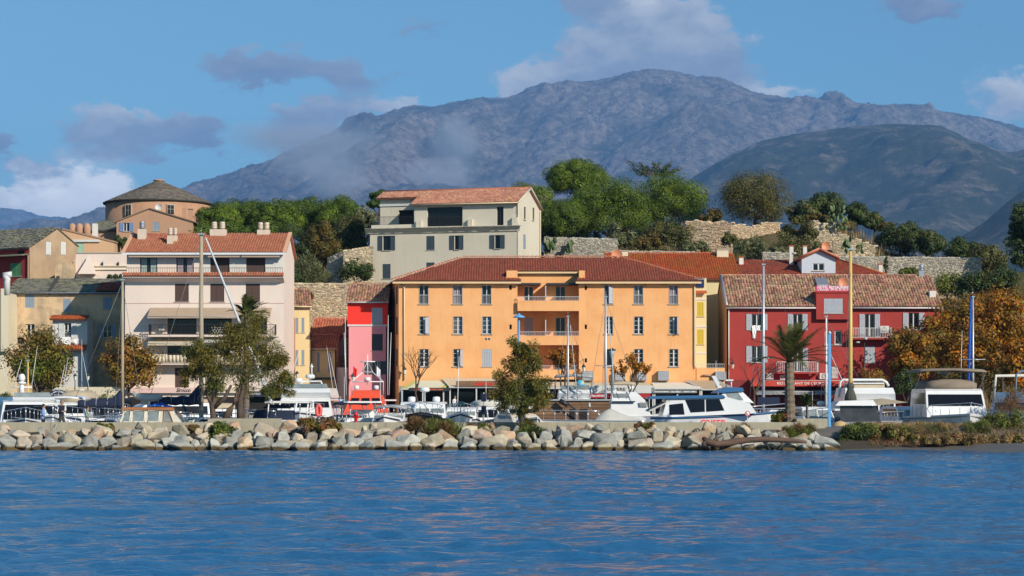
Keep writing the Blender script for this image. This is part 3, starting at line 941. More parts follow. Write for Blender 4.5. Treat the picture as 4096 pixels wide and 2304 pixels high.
WOODB = mat('weathered_boards', (0.24, 0.125, 0.060), 0.75, (0.13, 0.075, 0.045), 2.5, 0.9, island=0.25, stretch=(0.3, 1, 3))


def quad(b, *p): return b.add(p, [tuple(range(len(p)))])


def slope(h, name, pts, thick, m, parent=None):
 """a roof plane with thickness from its outline (in order)"""
 b = MB(); n = len(pts)
 lo = [(p[0], p[1], p[2] - thick) for p in pts]
 b.add(list(pts) + lo, [tuple(range(n)), tuple(range(2 * n - 1, n - 1, -1))] + [(i, i + n, (i + 1) % n + n, (i + 1) % n) for i in range(n)])
 return b.build(name, m, parent or h.o)


def gable_house(h, x0, x1, D, ze, zr, wm, tm, base=None, ovf=0.35, ovs=0.15, limit=300, pw=0.24, cl=0.34, kind='tile', gut=None, rx0=None, rx1=None,
    side_m=None, verge=None, seed=1, jit=0.02, ridge_tiles=True, zr1=None):
 """ridge along the front; front wall gets the window holes"""
 b = MB(); h.grid_wall(b, x0, x1, 0, ze)
 b.build('wall', wm, h.o)
 rb = MB(); quad(rb, (x0, D, 0), (x0, D, ze), (x1, D, ze), (x1, D, 0)); rb.build('rear_wall', wm, h.o)
 for xx in (x0, x1):
  g = MB(); e = .0
  g.prism([(0, 0), (D, 0), (D, ze), (D / 2, zr - .08), (0, ze)], xx - (.0 if xx == x0 else .12), xx + (.12 if xx == x0 else 0), 'x')
  g.build('side_wall', side_m or wm, h.o)
 base = base or ROOF_BASE
 k = (zr - ze) / (D / 2)
 a0, a1 = x0 - ovs, x1 + ovs
 fe = (a0, -ovf, ze - k * ovf + .06)
 roof = slope(h, 'roof', [fe, (a1, -ovf, fe[2]), (a1, D / 2, zr + .06), (a0, D / 2, zr + .06)], .12, base)
 slope(h, 'rear_roof', [(a0, D / 2 + .004, zr + .055), (a1, D / 2 + .004, zr + .055), (a1, D + ovf, fe[2]), (a0, D + ovf, fe[2])], .12, TILE_RED2 if kind == 'tile' else SLATE)
 L = math.hypot(D / 2 + ovf, zr + .06 - fe[2])
 cover(roof, fe, (1, 0, 0), (0, D / 2 + ovf, zr + .06 - fe[2]), a1 - a0, L, tm, pw, cl, None, limit, kind, jit, seed=seed)
 if ridge_tiles and kind == 'tile':
  V, Fc = barrel(pw * 1.15, .42)
  n = int((a1 - a0) / .42)
  ms = [[[0, 1, 0, a0 + i * .42], [1, 0, 0, D / 2], [0, 0, 1, zr + .10], [0, 0, 0, 1]] for i in range(n)]
  pieces('ridge_tile', V, Fc, ms, tm, roof, 80)
 if gut is not None: h.gutter(a0, a1, -ovf - .05, fe[2] - .03, gut)
 if verge is not None:
  for xx in (a0, a1):
   MB().tube([(xx, -ovf, fe[2] + .03), (xx, D / 2, zr + .1)], .10, 6).build('verge', verge, h.o)
 return roof


def railing(h, x0, x1, d, z, hgt, m, step=0.12, parent=None):
 return put('railing', rail_mesh(x1 - x0, hgt, m, step), parent or h.o, (x0, d, z))


def ac_unit(h, px0, px1, py0, py1, d=0.0, dep=0.35, lattice=False):
 x0, x1, z0, z1 = h.rect(px0, px1, py0, py1, d)
 o = MB().box(x0, x1, d - dep - .03, d - .03, z0, z1).build('lattice_box' if lattice else 'air_conditioner', AC_WHITE if not lattice else SH_GREY, h.o)
 y = d - dep - .03
 if lattice:
  b = MB(); r = random.Random(int(px0))
  w, hh = x1 - x0, z1 - z0
  for i in range(6):
   for j in range(6):
    u, v = x0 + w * (i + .5) / 6, z0 + hh * (j + .5) / 6
    a = r.choice((-1, 1)) * .7
    b.mbox(Matrix.Translation((u, y - .012, v)) @ Matrix.Rotation(a, 4, 'Y'), w / 17, .01, hh / 60)
  b.build('lattice_bars', SIGN_DARK, o)['kind'] = 'stuff'
 else:
  cx, cz, r = x0 + (x1 - x0) * .42, (z0 + z1) / 2, min(x1 - x0, z1 - z0) * .40
  b = MB()
  for k in range(3):
   rr = r * (1 - .3 * k)
   b.tube([(cx + rr * math.cos(t * .5236), y - .012, cz + rr * math.sin(t * .5236)) for t in range(13)], .012, 4, False)
  b.build('fan_grille', mat('fan_grille', (.12, .12, .12), .6), o)
 return o


def awning(h, px0, px1, pt, pb, out, m, d=0.0, stripes=None, val=0.18, name='awning', frame=None, px0b=None, px1b=None):
 """cloth awning: fixed at row pt on the wall, front bar at row pb, `out` metres in front"""
 x0, x1 = h.x(px0, d), h.x(px1, d)
 zt = h.z(pt, (x0 + x1) / 2, d); zb_ = h.z(pb, (x0 + x1) / 2, d - out)
 b = MB(); n = 14
 for i in range(n):
  a, c = x0 + (x1 - x0) * i / n, x0 + (x1 - x0) * (i + 1) / n
  quad(b, (a, d - .03, zt), (c, d - .03, zt), (c, d - out, zb_ + val), (a, d - out, zb_ + val))
  s = .025 * math.sin(i * 2.1)
  quad(b, (a, d - out - .002, zb_ + val), (c, d - out - .002, zb_ + val), (c, d - out + s, zb_), (a, d - out + .025 * math.sin(i * 2.1 - 2.1), zb_))
 o = b.build(name, m, h.o)
 MB().tube([(x0, d - out, zb_ + val), (x1, d - out, zb_ + val)], .03, 6).build('front_bar', PALE_METAL, o)
 MB().tube([(x0 + .1, d - .05, zt - .35), (x0 + .1, d - out + .03, zb_ + val - .02)], .02, 5).build('arm', PALE_METAL, o)
 MB().tube([(x1 - .1, d - .05, zt - .35), (x1 - .1, d - out + .03, zb_ + val - .02)], .02, 5).build('arm', PALE_METAL, o)
 return o


def dish(h, px, py, d, m, r=0.38):
 x = h.x(px, d); z = h.z(py, x, d)
 b = MB(); rings = []
 for k in range(5):
  rr = r * k / 4; y = -.16 * (1 - (k / 4) ** 2)
  rings.append([(x + max(rr, .01) * math.cos(t * math.pi / 6), d - y - .1, z + max(rr, .01) * math.sin(t * math.pi / 6)) for t in range(12)])
 b.loft(rings, True, True, False)
 o = b.build('satellite_dish', m, h.o)
 MB().tube([(x, d + .1, z), (x, d + .25, z - .9)], .03, 5).build('mount', PALE_METAL, o)
 MB().tube([(x, d, z - r), (x, d - .45, z - .05)], .015, 4).build('feed_arm', PALE_METAL, o)


# ------------------------------------------------------------------ the big orange apartment block
def orange_block():
 h = House('apartment_block', 'long orange apartment block with hipped brown tile roof and recessed balconies', 1595, 196.0, 0, 1.05)
 xl, xa, xb, xr = 0.0, h.x(2070), h.x(2316), h.x(2783)
 D, RD = 12.0, 2.6
 ze = h.z(1124)
 cols = [(1676, 1714.5), (1811, 1850), (1927.5, 1966)]
 colr = [(2417, 2452), (2535, 2573), (2675.5, 2713)]
 GL2 = mat('curtained_glass', (0.10, 0.10, 0.095), 0.15); GL3 = mat('bluish_glass', (0.035, 0.05, 0.07), 0.05)  # pane base colour varies by window
 gl = [GLASS, GL3, GLASS, GLASS, GL2, GL3, GLASS, GL2, GL3, GLASS, GLASS, GL3]
 for i, (a, c) in enumerate(cols + colr):
  h.win(a, c, 1141.5, 1216, 'panes', cols=2, rows=1, frame=WHITE_FRAME, rail=PALE_METAL, inner=SH_GREY, fr=.035, glass=gl[i], rev=.30, curtain=CURT_P if i in (1, 5) else None)
 for i, (a, c) in enumerate(cols + colr): h.win(a + 1, c + 1, 1266, 1336, 'panes', cols=2, rows=4, inner=SH_GREY, fr=.06, glass=gl[6 + i], rev=.26)
 for i, (a, c) in enumerate(cols + colr):
  if i == 2: h.win(a + 1, c + 1, 1396, 1466.5, 'closed', shut=SH_GREY, board=True)
  elif i == 3: h.win(a + 1, c + 1, 1396, 1466.5, 'panes', cols=1, rows=1, inner=SH_GREY)
  else: h.win(a + 1, c + 1, 1396, 1466.5, 'panes', cols=2, rows=4, inner=SH_GREY, fr=.06)
 # a few leaves stand half open
 for (px, py0, py1, a) in ((2452, 1141.5, 1216, -25), (1717, 1267, 1336, -35), (1851, 1396, 1466, -60), (2714, 1266, 1336, -70)):
  z0, z1 = h.z(py1), h.z(py0); put('shutter', shutter_mesh(.42, round(z1 - z0 - .1, 2), SH_GREY), h.o, (h.x(px) - .42 * math.cos(R(a)) - .02, -.03 + .42 * math.sin(R(a)), z0 + .05), R(-a))
 for (a, c, y0, y1) in ((2037, 2047, 1141, 1159), (2038, 2047, 1298, 1317), (2339, 2348, 1143, 1160), (2339, 2348, 1298, 1316), (2339, 2348, 1433, 1450)):
  h.win(a, c, y0, y1, 'open_dark', sill=False, rev=.3)
 for i in range(2):
  h.box('shop_wall', mat('shop_wall_paint', (0.34, 0.33, 0.30), .8, (0.2, 0.19, 0.18), 1, .6), (xl, xb)[i] + .05, (xa, xr)[i] - .05, -.02, -.004, 0, h.z(1545))
 # recess windows
 rd = RD
 h.win(2096, 2133, 1146, 1206, 'panes', rd, cols=2, rows=1, frame=WHITE_FRAME, sill=False, rev=.15)
 h.win(2223, 2261, 1146, 1206, 'panes', rd, cols=2, rows=1, frame=GREY_FRAME, sill=False, rev=.15)
 h.win(2097, 2133, 1270, 1347, 'closed', rd, shut=SH_GREY, sill=False, rev=.12)
 h.win(2223, 2261, 1270, 1347, 'panes', rd, cols=2, rows=1, frame=GREY_FRAME, sill=False, rev=.15)
 h.win(2110, 2146, 1398, 1480, 'panes', rd, cols=2, rows=4, frame=GREY_FRAME, sill=False, rev=.15)
 h.win(2224, 2262, 1398, 1480, 'panes', rd, cols=2, rows=4, frame=GREY_FRAME, sill=False, rev=.15)
 zc = h.z(1077, 0, RD)
 b = MB()
 h.grid_wall(b, xl, xa, 0, ze); h.grid_wall(b, xb, xr, 0, ze)
 h.grid_wall(b, xa, xb, 0, zc, RD, .15)
 for x in (xa, xb): quad(b, (x, 0, 0), (x, RD, 0), (x, RD, zc), (x, 0, ze))
 xbk = PX(1550, 196 + D) - h.X0
 quad(b, (xr, 0, 0), (xr, D, 0), (xr, D, ze), (xr, 0, ze)); quad(b, (xbk, D, 0), (xr, D, 0), (xr, D, ze), (xbk, D, ze))
 b.build('wall', ORANGE, h.o)
 s = MB(); quad(s, (xl, 0, 0), (xbk, D, 0), (xbk, D, ze), (xl, 0, ze)); s.build('side_wall', ORANGE, h.o)
 # slim shutters along the narrow street side
 side = Vector((xbk - xl, D, 0)); sd = side.normalized(); ang = math.atan2(sd.y, sd.x)
 for (py0, py1) in ((1146, 1216), (1268, 1338), (1396, 1466)):
  for t in (.13, .38, .66, .86):
   p = Vector((xl, 0, 0)) + side * t
   z0, z1 = h.z(py1, p.x, p.y), h.z(py0, p.x, p.y)
   m = shutter_mesh(.95, round(z1 - z0, 2), SH_CHAR)
   o = put('side_shutter', m, h.o, p - sd * .45 + Vector((sd.y, -sd.x, 0)) * -.03 + Vector((0, 0, z0)), ang)
 # roof: hipped, with the notch over the recess
 of = .55
 zr = h.z(1031, 0, D / 2)
 k = (zr - ze) / (D / 2 + of)
 ex0, ex1 = xl - .55, xr + .5
 rx0, rx1 = h.x(1852, D / 2), h.x(2481, D / 2)
 e = Vector((ex0, -of, ze)); L = math.hypot(D / 2 + of, zr - ze)
 nu = (L, )
 n0, n1 = h.x(2026, 1.0), h.x(2338, 1.0)       # notch, upper rows
 m0, m1 = h.x(2084, -.4), h.x(2303, -.4)       # notch, lowest rows
 vn = (RD - .35 + of) / (D / 2 + of) * L; vlow = .62
 yv = lambda v: -of + v / L * (D / 2 + of)
 zv = lambda v: ze + v / L * (zr - ze)
 P = lambda x, v, dz=0: (x, yv(v), zv(v) + dz)
 roof = slope(h, 'roof', [P(ex0, 0), P(m0, 0), P(m0, vlow), P(n0, vlow), P(n0, vn), P(n1, vn), P(n1, vlow), P(m1, vlow), P(m1, 0), P(ex1, 0), P(rx1, L), P(rx0, L)], .14, ROOF_BASE)
 exb = xbk - .5
 slope(h, 'hip_roof', [(exb, D + of, ze), (ex0, -of, ze), (rx0, D / 2, zr)], .1, TILE_BROWN)
 slope(h, 'hip_roof', [(ex1, -of, ze), (ex1, D + of, ze), (rx1, D / 2, zr)], .1, TILE_BROWN)
 slope(h, 'rear_roof', [(ex1, D + of, ze), (exb, D + of, ze), (rx0, D / 2 + .003, zr - .003), (rx1, D / 2 + .003, zr - .003)], .1, TILE_BROWN)
 def inside(u, v):
  x = ex0 + u
  if x < ex0 + (rx0 - ex0) * v / L + .05 or x > ex1 - (ex1 - rx1) * v / L - .05: return False
  if v < vlow: return x < m0 or x > m1
  if v < vn: return x < n0 or x > n1
  return True
 cover(roof, P(ex0, 0), (1, 0, 0), (0, D / 2 + of, zr - ze), ex1 - ex0, L, TILE_BROWN, .245, .36, inside, 300)
 V, Fc = barrel(.26, .42)
 ms = []
 RT = mat('ridge_tile_clay', (0.48, 0.18, 0.10), .8, island=.15)
 for (A, B) in (((rx0, D / 2, zr), (rx1, D / 2, zr)), ((ex0, -of, ze + .02), (rx0, D / 2, zr)), ((ex1, -of, ze + .02), (rx1, D / 2, zr))):
  A, B = Vector(A), Vector(B); dv = (B - A).normalized(); u = dv.cross(Vector((0, 0, 1))).normalized(); nn = u.cross(dv)
  for i in range(int((B - A).length / .42)):
   p = A + dv * i * .42 + nn * .08
   ms.append([[u.x, dv.x, nn.x, p.x], [u.y, dv.y, nn.y, p.y], [u.z, dv.z, nn.z, p.z], [0, 0, 0, 1]])
 pieces('ridge_tile', V, Fc, ms, RT, roof, 200)
 for (a, c) in ((n0, xa), (xb, n1)): h.box('upper_wall', ORANGE, a, c, yv(vlow) + .03, RD, ze - .2, zv(vn) - .12)
 # soffit, gutters, pipes
 fas = mat('cream_fascia', (0.70, 0.52, 0.28), .6)
 for (a, c) in ((ex0, m0), (m1, ex1)):
  h.box('fascia', fas, a, c, -of - .04, -of + .03, ze - .27, ze - .10)
  h.box('soffit', ORANGE, a + .05, c, -of + .035, -.003, ze - .22, ze - .16)
  n = int((c - a) / 1.9)
  for i in range(n): h.box('rafter_end', SH_BROWN, a + .8 + i * 1.9, a + .95 + i * 1.9, -of + .04, -.01, ze - .34, ze - .225)
 h.box('fascia', fas, n0, n1, yv(vn) - .06, yv(vn) + .02, zv(vn) - .26, zv(vn) - .10)
 h.box('soffit', ORANGE, n0, n1, yv(vn) + .03, RD - .003, zv(vn) - .24, zv(vn) - .19)
 pipe_m = GUTTER
 xp = h.x(1617); h.pipe([(xp - .5, -.10, ze - .35), (xp, -.12, ze - .5), (xp, -.12, h.z(1520))], pipe_m, .06)
 xp = h.x(2778); h.pipe([(xp, -.12, ze - .2), (xp, -.12, h.z(1462)), (xp + .15, -.2, h.z(1470))], pipe_m, .07)
 # balconies in the recess
 for i, (ry0, ry1, fy1) in enumerate(((1187, 1204, 1245), (1327, 1344, 1381), (1462, 1479, 1518))):
  z0, z1, zf = h.z(ry1, 0, .3), h.z(ry0, 0, .3), h.z(fy1, 0, .3)
  yb = -.45 if i < 2 else .2
  bal = MB().box(xa + .01, xb - .01, yb, yb + .15, zf, z0).box(xa + .01, xb - .01, yb + .151, RD - .01, zf + .05, zf + .25).build('balcony', ORANGE, h.o)
  put('railing', rail_mesh(xb - xa - .1, z1 - z0, PALE_METAL, .14), bal, (xa + .05, yb + .07, z0))
  if i < 2:
   xd = h.x(2182, 1.0)
   MB().box(xd - .04, xd + .04, yb + .16, RD - .02, zf + .26, zf + 2.4).build('partition', SH_WHITE, bal)
 for (a, c) in ((2072, 2163), (2186, 2312)):
  x0, x1 = h.x(a, 1.2), h.x(c, 1.2); z = h.z(1136, x0, 1.2)
  h.box('awning_cassette', SIGN_DARK, x0, x1, 1.1, RD - .02, z - .08, z + .10)
 for px in (1946, 1958):
  x, z = h.x(px), h.z(1355)
  b = MB().tube([(x, -.04, z), (x, .05, z)], .12, 12); o = b.build('wall_vent', PALE_METAL, h.o)
  MB().tube([(x, -.045, z), (x, -.03, z)], .08, 12).build('vent_grille', SIGN_DARK, o)
 for (a, c) in ((2329, 2372), (2459, 2500), (2543, 2585), (2631, 2674)): ac_unit(h, a, c, 1484, 1522, 0, .6, True)
 dish(h, 2468, 1020, 6.0, mat('dish_orange', (.62, .26, .13), .6), .55)
 x = h.x(1617); wall_lantern(h, 1618, 1452, 1492, -.6); wall_lantern(h, 2335, 1437, 1482, -.6)
 return h


LANT_GLASS = mat('lantern_glass', (0.60, 0.60, 0.52), 0.3)


def lantern_parts(parent, x, y, z, s=1.0):
 b = MB().lathe((x, y, z), [(.10 * s, 0), (.19 * s, .42 * s), (.19 * s, .44 * s)], 4, smooth=False); b.build('lantern_glass', LANT_GLASS, parent)
 b = MB().lathe((x, y, z + .445 * s), [(.23 * s, 0), (.17 * s, .14 * s), (.07 * s, .24 * s), (.03 * s, .34 * s)], 8)
 b.lathe((x, y, z - .05 * s), [(.03 * s, -.02), (.10 * s, .045 * s)], 8)
 b.build('lantern_cap', SIGN_DARK, parent)


def wall_lantern(h, px, py0, py1, d):
 x = h.x(px, d); z0, z1 = h.z(py1, x, d), h.z(py0, x, d)
 o = MB().tube([(x, -.01, z1), (x, d, z1 + .05)], .025, 5).tube([(x, -.01, z1 - .5), (x, d * .6, z1 + .02)], .015, 5).tube([(x, d, z1 + .05), (x, d, z0 + .5)], .012, 5).build('lantern_bracket', SIGN_DARK, h.o)
 lantern_parts(o, x, d, z0 - .1, .95)


orange = orange_block()


# ------------------------------------------------------------------ the red hotel
def hotel():
 h = House('hotel', 'dark red hotel with mottled old tile roof and pale grey shutters', 2907, 198.0, 0, 1.05)
 x1 = h.x(3764); D = 10.5
 ze, zr = h.z(1222), h.z(1107, 0, D / 2)
 for (g0, g1, sw) in ((3006.5, 3048, 20.5), (3172, 3208.5, 21)):
  h.win(g0, g1, 1256, 1321, 'open', cols=2, rows=1, shut=SH_GREY, board=True, shw=.5, fr=.05)
 h.win(3299.5, 3328.5, 1322, 1379, 'panes', cols=1, rows=1, fr=.1)
 h.win(3338.5, 3368, 1322, 1379, 'panes', cols=1, rows=1, fr=.1)
 h.win(3459, 3498, 1256, 1349, 'open', cols=2, rows=1, shut=SH_GREY, board=True, shw=.5, sill=False)
 h.win(3634, 3675, 1251, 1319, 'open', cols=2, rows=1, shut=SH_GREY, board=True, shw=.52)
 h.win(3006.5, 3048, 1384, 1450, 'open', cols=2, rows=1, shut=SH_GREY, board=True, shw=.5)
 h.win(3172, 3210, 1392, 1486, 'open', cols=2, rows=1, shut=SH_GREY, board=True, shw=.5, sill=False)
 h.win(3461, 3500, 1385, 1450, 'closed', shut=SH_GREY, board=True)
 h.win(3634, 3672, 1385, 1450, 'closed', shut=SH_GREY, board=True)
 h.box('ground_floor', mat('dark_red_band', (.20, .03, .028), .85), .02, x1 - .02, -.016, -.004, 0, h.z(1520))
 roof = gable_house(h, 0, x1, D, ze, zr, REDW, TILE_OLD, side_m=OCHRE, pw=.27, cl=.40, jit=.05, ovs=.1, seed=5, limit=300)
 zg = ze - .26; h.gutter(-.1, h.x(3262) - .02, -.40, zg, WGUTTER); h.gutter(h.x(3402), x1 + .1, -.40, zg, WGUTTER)
 # street side of the hotel is bare ochre render with a lead verge
 MB().tube([(-.05, -.3, ze), (-.05, D / 2, zr + .15)], .16, 5).build('verge', ZINC, h.o)
 h.pipe([(.18, -.1, ze - .15), (.18, -.1, h.z(1518))], WGUTTER, .06)
 # parapet tower with the sign
 a, c = h.x(3262), h.x(3400); zt = h.z(1172)
 t = House.__new__(House); t.__dict__.update(h.__dict__); t.holes = {}
 t.win(3296, 3371, 1194, 1253, 'closed', d=-.46, shut=SH_GREY, board=True, rev=.16)
 b = MB(); t.grid_wall(b, a, c, ze - 1.35, zt, -.46, .16)
 quad(b, (a, -.46, ze - 1.35), (a, 3.2, ze - 1.35), (a, 3.2, zt), (a, -.46, zt)); quad(b, (c, -.46, ze - 1.35), (c, 3.2, ze - 1.35), (c, 3.2, zt), (c, -.46, zt))
 quad(b, (a, -.46, zt), (c, -.46, zt), (c, 3.2, zt), (a, 3.2, zt))
 tower = b.build('parapet_tower', REDW, h.o)
 MB().box(a - .08, c + .08, -.56, 3.25, zt + .003, zt + .16).build('cornice', REDW, tower)
 z0, z1 = h.z(1168), h.z(1144)
 sg = MB().box(a, c + .05, -.50, -.42, zt + .165, z1).build('hotel_sign', mat('magenta_sign', (.62, .05, .14), .6, (.66, .10, .20), 3, .6), h.o)
 zh = (z1 - zt - .165)
 lettering('HOTEL RESTAURANT', sg, ((a + c) / 2, -.515, zt + .165 + zh * .70), .36, TXT_WHITE, width=(c - a) * .93, bold=.008)
 lettering("L'Europe  04 95 35 32 91", sg, ((a + c) / 2, -.515, zt + .165 + zh * .26), .26, TXT_WHITE, width=(c - a) * .90, bold=.004)
 # balconies
 for (p0, p1, y0, y1, ln) in ((3407, 3569, 1311, 1352, 1), (3109, 3274, 1446, 1489, 0)):
  x0, xx, z0, z1 = h.rect(p0, p1, y0, y1, -.9)
  bal = MB().box(x0, xx, -1.0, -.005, z0 - .14, z0).build('balcony', REDW, h.o)
  put('railing', rail_mesh(xx - x0, z1 - z0, SH_WHITE, .16, .018), bal, (x0, -.95, z0))
  for xe in (x0, xx): put('railing', rail_mesh(.9, z1 - z0, SH_WHITE, .18, .018), bal, (xe, -.95, z0), R(90))
 ac_unit(h, 3519, 3553, 1304, 1331, -.2, .3)
 for (p0, p1, y0, y1) in ((3064, 3092, 1494, 1517), (3119, 3142, 1500, 1519), (3277, 3312, 1493, 1516)): ac_unit(h, p0, p1, y0, y1)
 x0, xx, z0, z1 = h.rect(3326, 3351, 1466, 1513)
 g = MB(); n = 9
 for i in range(n): g.box(x0, xx, -.06, -.02, z0 + (z1 - z0) * i / n, z0 + (z1 - z0) * (i + .7) / n)
 g.build('vent_grille', SH_WHITE, h.o)
 # roof furniture
 k = (zr - ze) / (D / 2)
 x0, xx = h.x(3264, 3.6), h.x(3311, 3.6)
 zs = ze + k * 3.4
 sk = MB().add([(x0, 2.9, zs - .15), (xx, 2.9, zs - .15), (xx, 4.5, zs + k * 1.6 - .35), (x0, 4.5, zs + k * 1.6 - .35), (x0, 2.9, zs + .22), (xx, 2.9, zs + .22), (xx, 4.5, zs + k * 1.6), (x0, 4.5, zs + k * 1.6)],
                  [(4, 5, 6, 7), (0, 1, 5, 4), (1, 2, 6, 5), (3, 0, 4, 7), (2, 3, 7, 6)]).build('skylight', ZINC, h.o)
 for px, py in ((3086, 1122), (3158, 1122), (3415, 1118)):
  x = h.x(px, 3.7); y = 3.7; z = ze + k * y
  o = MB().box(x - .3, x + .3, y - .3, y + .3, z - .2, z + .24).build('roof_vent', mat('tile_vent', (.25, .17, .10), .8), h.o)
 dish(h, 3373, 1130, 2.6, mat('dish_orange', (.62, .26, .13), .6), .48)
 chimney(h, 3719, 3744, 1163, 1192, 1.2, WHITEW, .7, name='chimney')
 o = chimney(h, 3676, 3696, 1082, 1098, 5.0, ZINC, .5, name='metal_flue')
 x = h.x(3686, 5.2); z = h.z(1082, x, 5.2)
 MB().lathe((x, 5.25, z), [(.3, 0), (.3, .1), (.18, .12), (.22, .5), (.1, .62), (.02, .65)], 10).build('flue_cowl', ZINC, o)
 wall_lantern(h, 2930, 1432, 1470, -.6); wall_lantern(h, 3240, 1480, 1500, -.6)
 # white shirt drying under the window
 cl = MB(); x0 = h.x(3006); z = h.z(1312)
 r = random.Random(4); N = 6
 for i in range(N):
  for j in range(N):
   f = lambda a, b_: (x0 + .05 + a * .8 / N - .1 * (b_ / N) * (a / N - .5), -.14 - .05 * math.sin(a * 2 + b_), z + .25 - b_ * .95 / N * (1.3 if a < 3 else .5))
   quad(cl, f(i, j), f(i + 1, j), f(i + 1, j + 1), f(i, j + 1))
 tag(cl.build('hanging_laundry', TXT_WHITE, None, h.o.location), 'white laundry hanging from a hotel window', 'laundry')
 # awnings of the restaurant
 aw = awning(h, 2992, 3400, 1520, 1545, 2.6, AWN_RED, val=.55)
 lettering("RESTAURANT DE L'EUROPE", aw, (h.x(3212, -2.7), -2.66, h.z(1534, 0, -2.7) - .0), .34, TXT_WHITE, width=h.x(3316, -2.7) - h.x(3108, -2.7))
 b = awning(h, 3008, 3232, 1557, 1579, 3.6, AWN_GREY, val=.30)
 lettering('Chez Pascal', b, (h.x(3145, -3.7), -3.66, h.z(1573, 0, -3.7)), .34, SH_WHITE, width=2.3)
 b = awning(h, 3238, 3330, 1557, 1579, 3.6, AWN_GREY, val=.30)
 return h


red_hotel = hotel()


# ------------------------------------------------------------------ low annex between them, with its terrace
def annex():
 h = House('terrace_annex', 'low orange terrace annex between the orange block and the hotel', 2785, 196.3, 0, 1.05)
 x1 = h.x(2902); z = h.z(1472)
 MB().box(.02, x1 - .05, 0, 2.4, 0, z).build('wall', ORANGE, h.o)
 railing(h, .05, x1 - .1, .1, z + .003, h.z(1455) - z, PALE_METAL, .16)
 ac_unit(h, 2860, 2902, 1486, 1520, 0, .6, True)
 MB().tube([(h.x(2808), -.12, h.z(1502)), (h.x(2858), -.12, h.z(1502))], .08, 8).build('pipe', OCHRE, h.o)
 h2 = House('yellow_house', 'narrow lemon house with mustard shutters behind the terrace', 2776, 198.85, 0, 1.05)
 xa, xb = h2.x(2776), h2.x(2826)
 ze = h2.z(1112)
 h2.win(2787, 2814, 1209, 1266, 'closed', shut=SH_YELLOW); h2.win(2787, 2814, 1318, 1378, 'closed', shut=SH_YELLOW)
 b = MB(); h2.grid_wall(b, xa, xb, 0, ze); quad(b, (xb, 0, 0), (xb, 5, 0), (xb, 5, ze), (xb, 0, ze)); quad(b, (xa, 0, ze), (xb, 0, ze), (xb, 5, ze), (xa, 5, ze)); b.build('wall', LEMON, h2.o)
 for py in (1195, 1305, 1410): MB().box(xa, xb, -.05, -.004, h2.z(py) - .12, h2.z(py) + .05).build('string_course', WHITEW, h2.o)
 rf = slope(h2, 'pent_roof', [(xa, -.5, h2.z(1172)), (xb, -.5, h2.z(1172)), (xb, .0, h2.z(1162)), (xa, .0, h2.z(1162))], .06, TILE_RED)
 b = MB().box(h2.x(2785), h2.x(2816), -.12, -.02, h2.z(1150), h2.z(1118)).build('roof_window', mat('blue_glass', (.012, .022, .085), .1), h2.o)
 MB().box(h2.x(2783), h2.x(2818), -.16, -.122, h2.z(1119), h2.z(1112)).build('frame', ZINC, b)


annex()


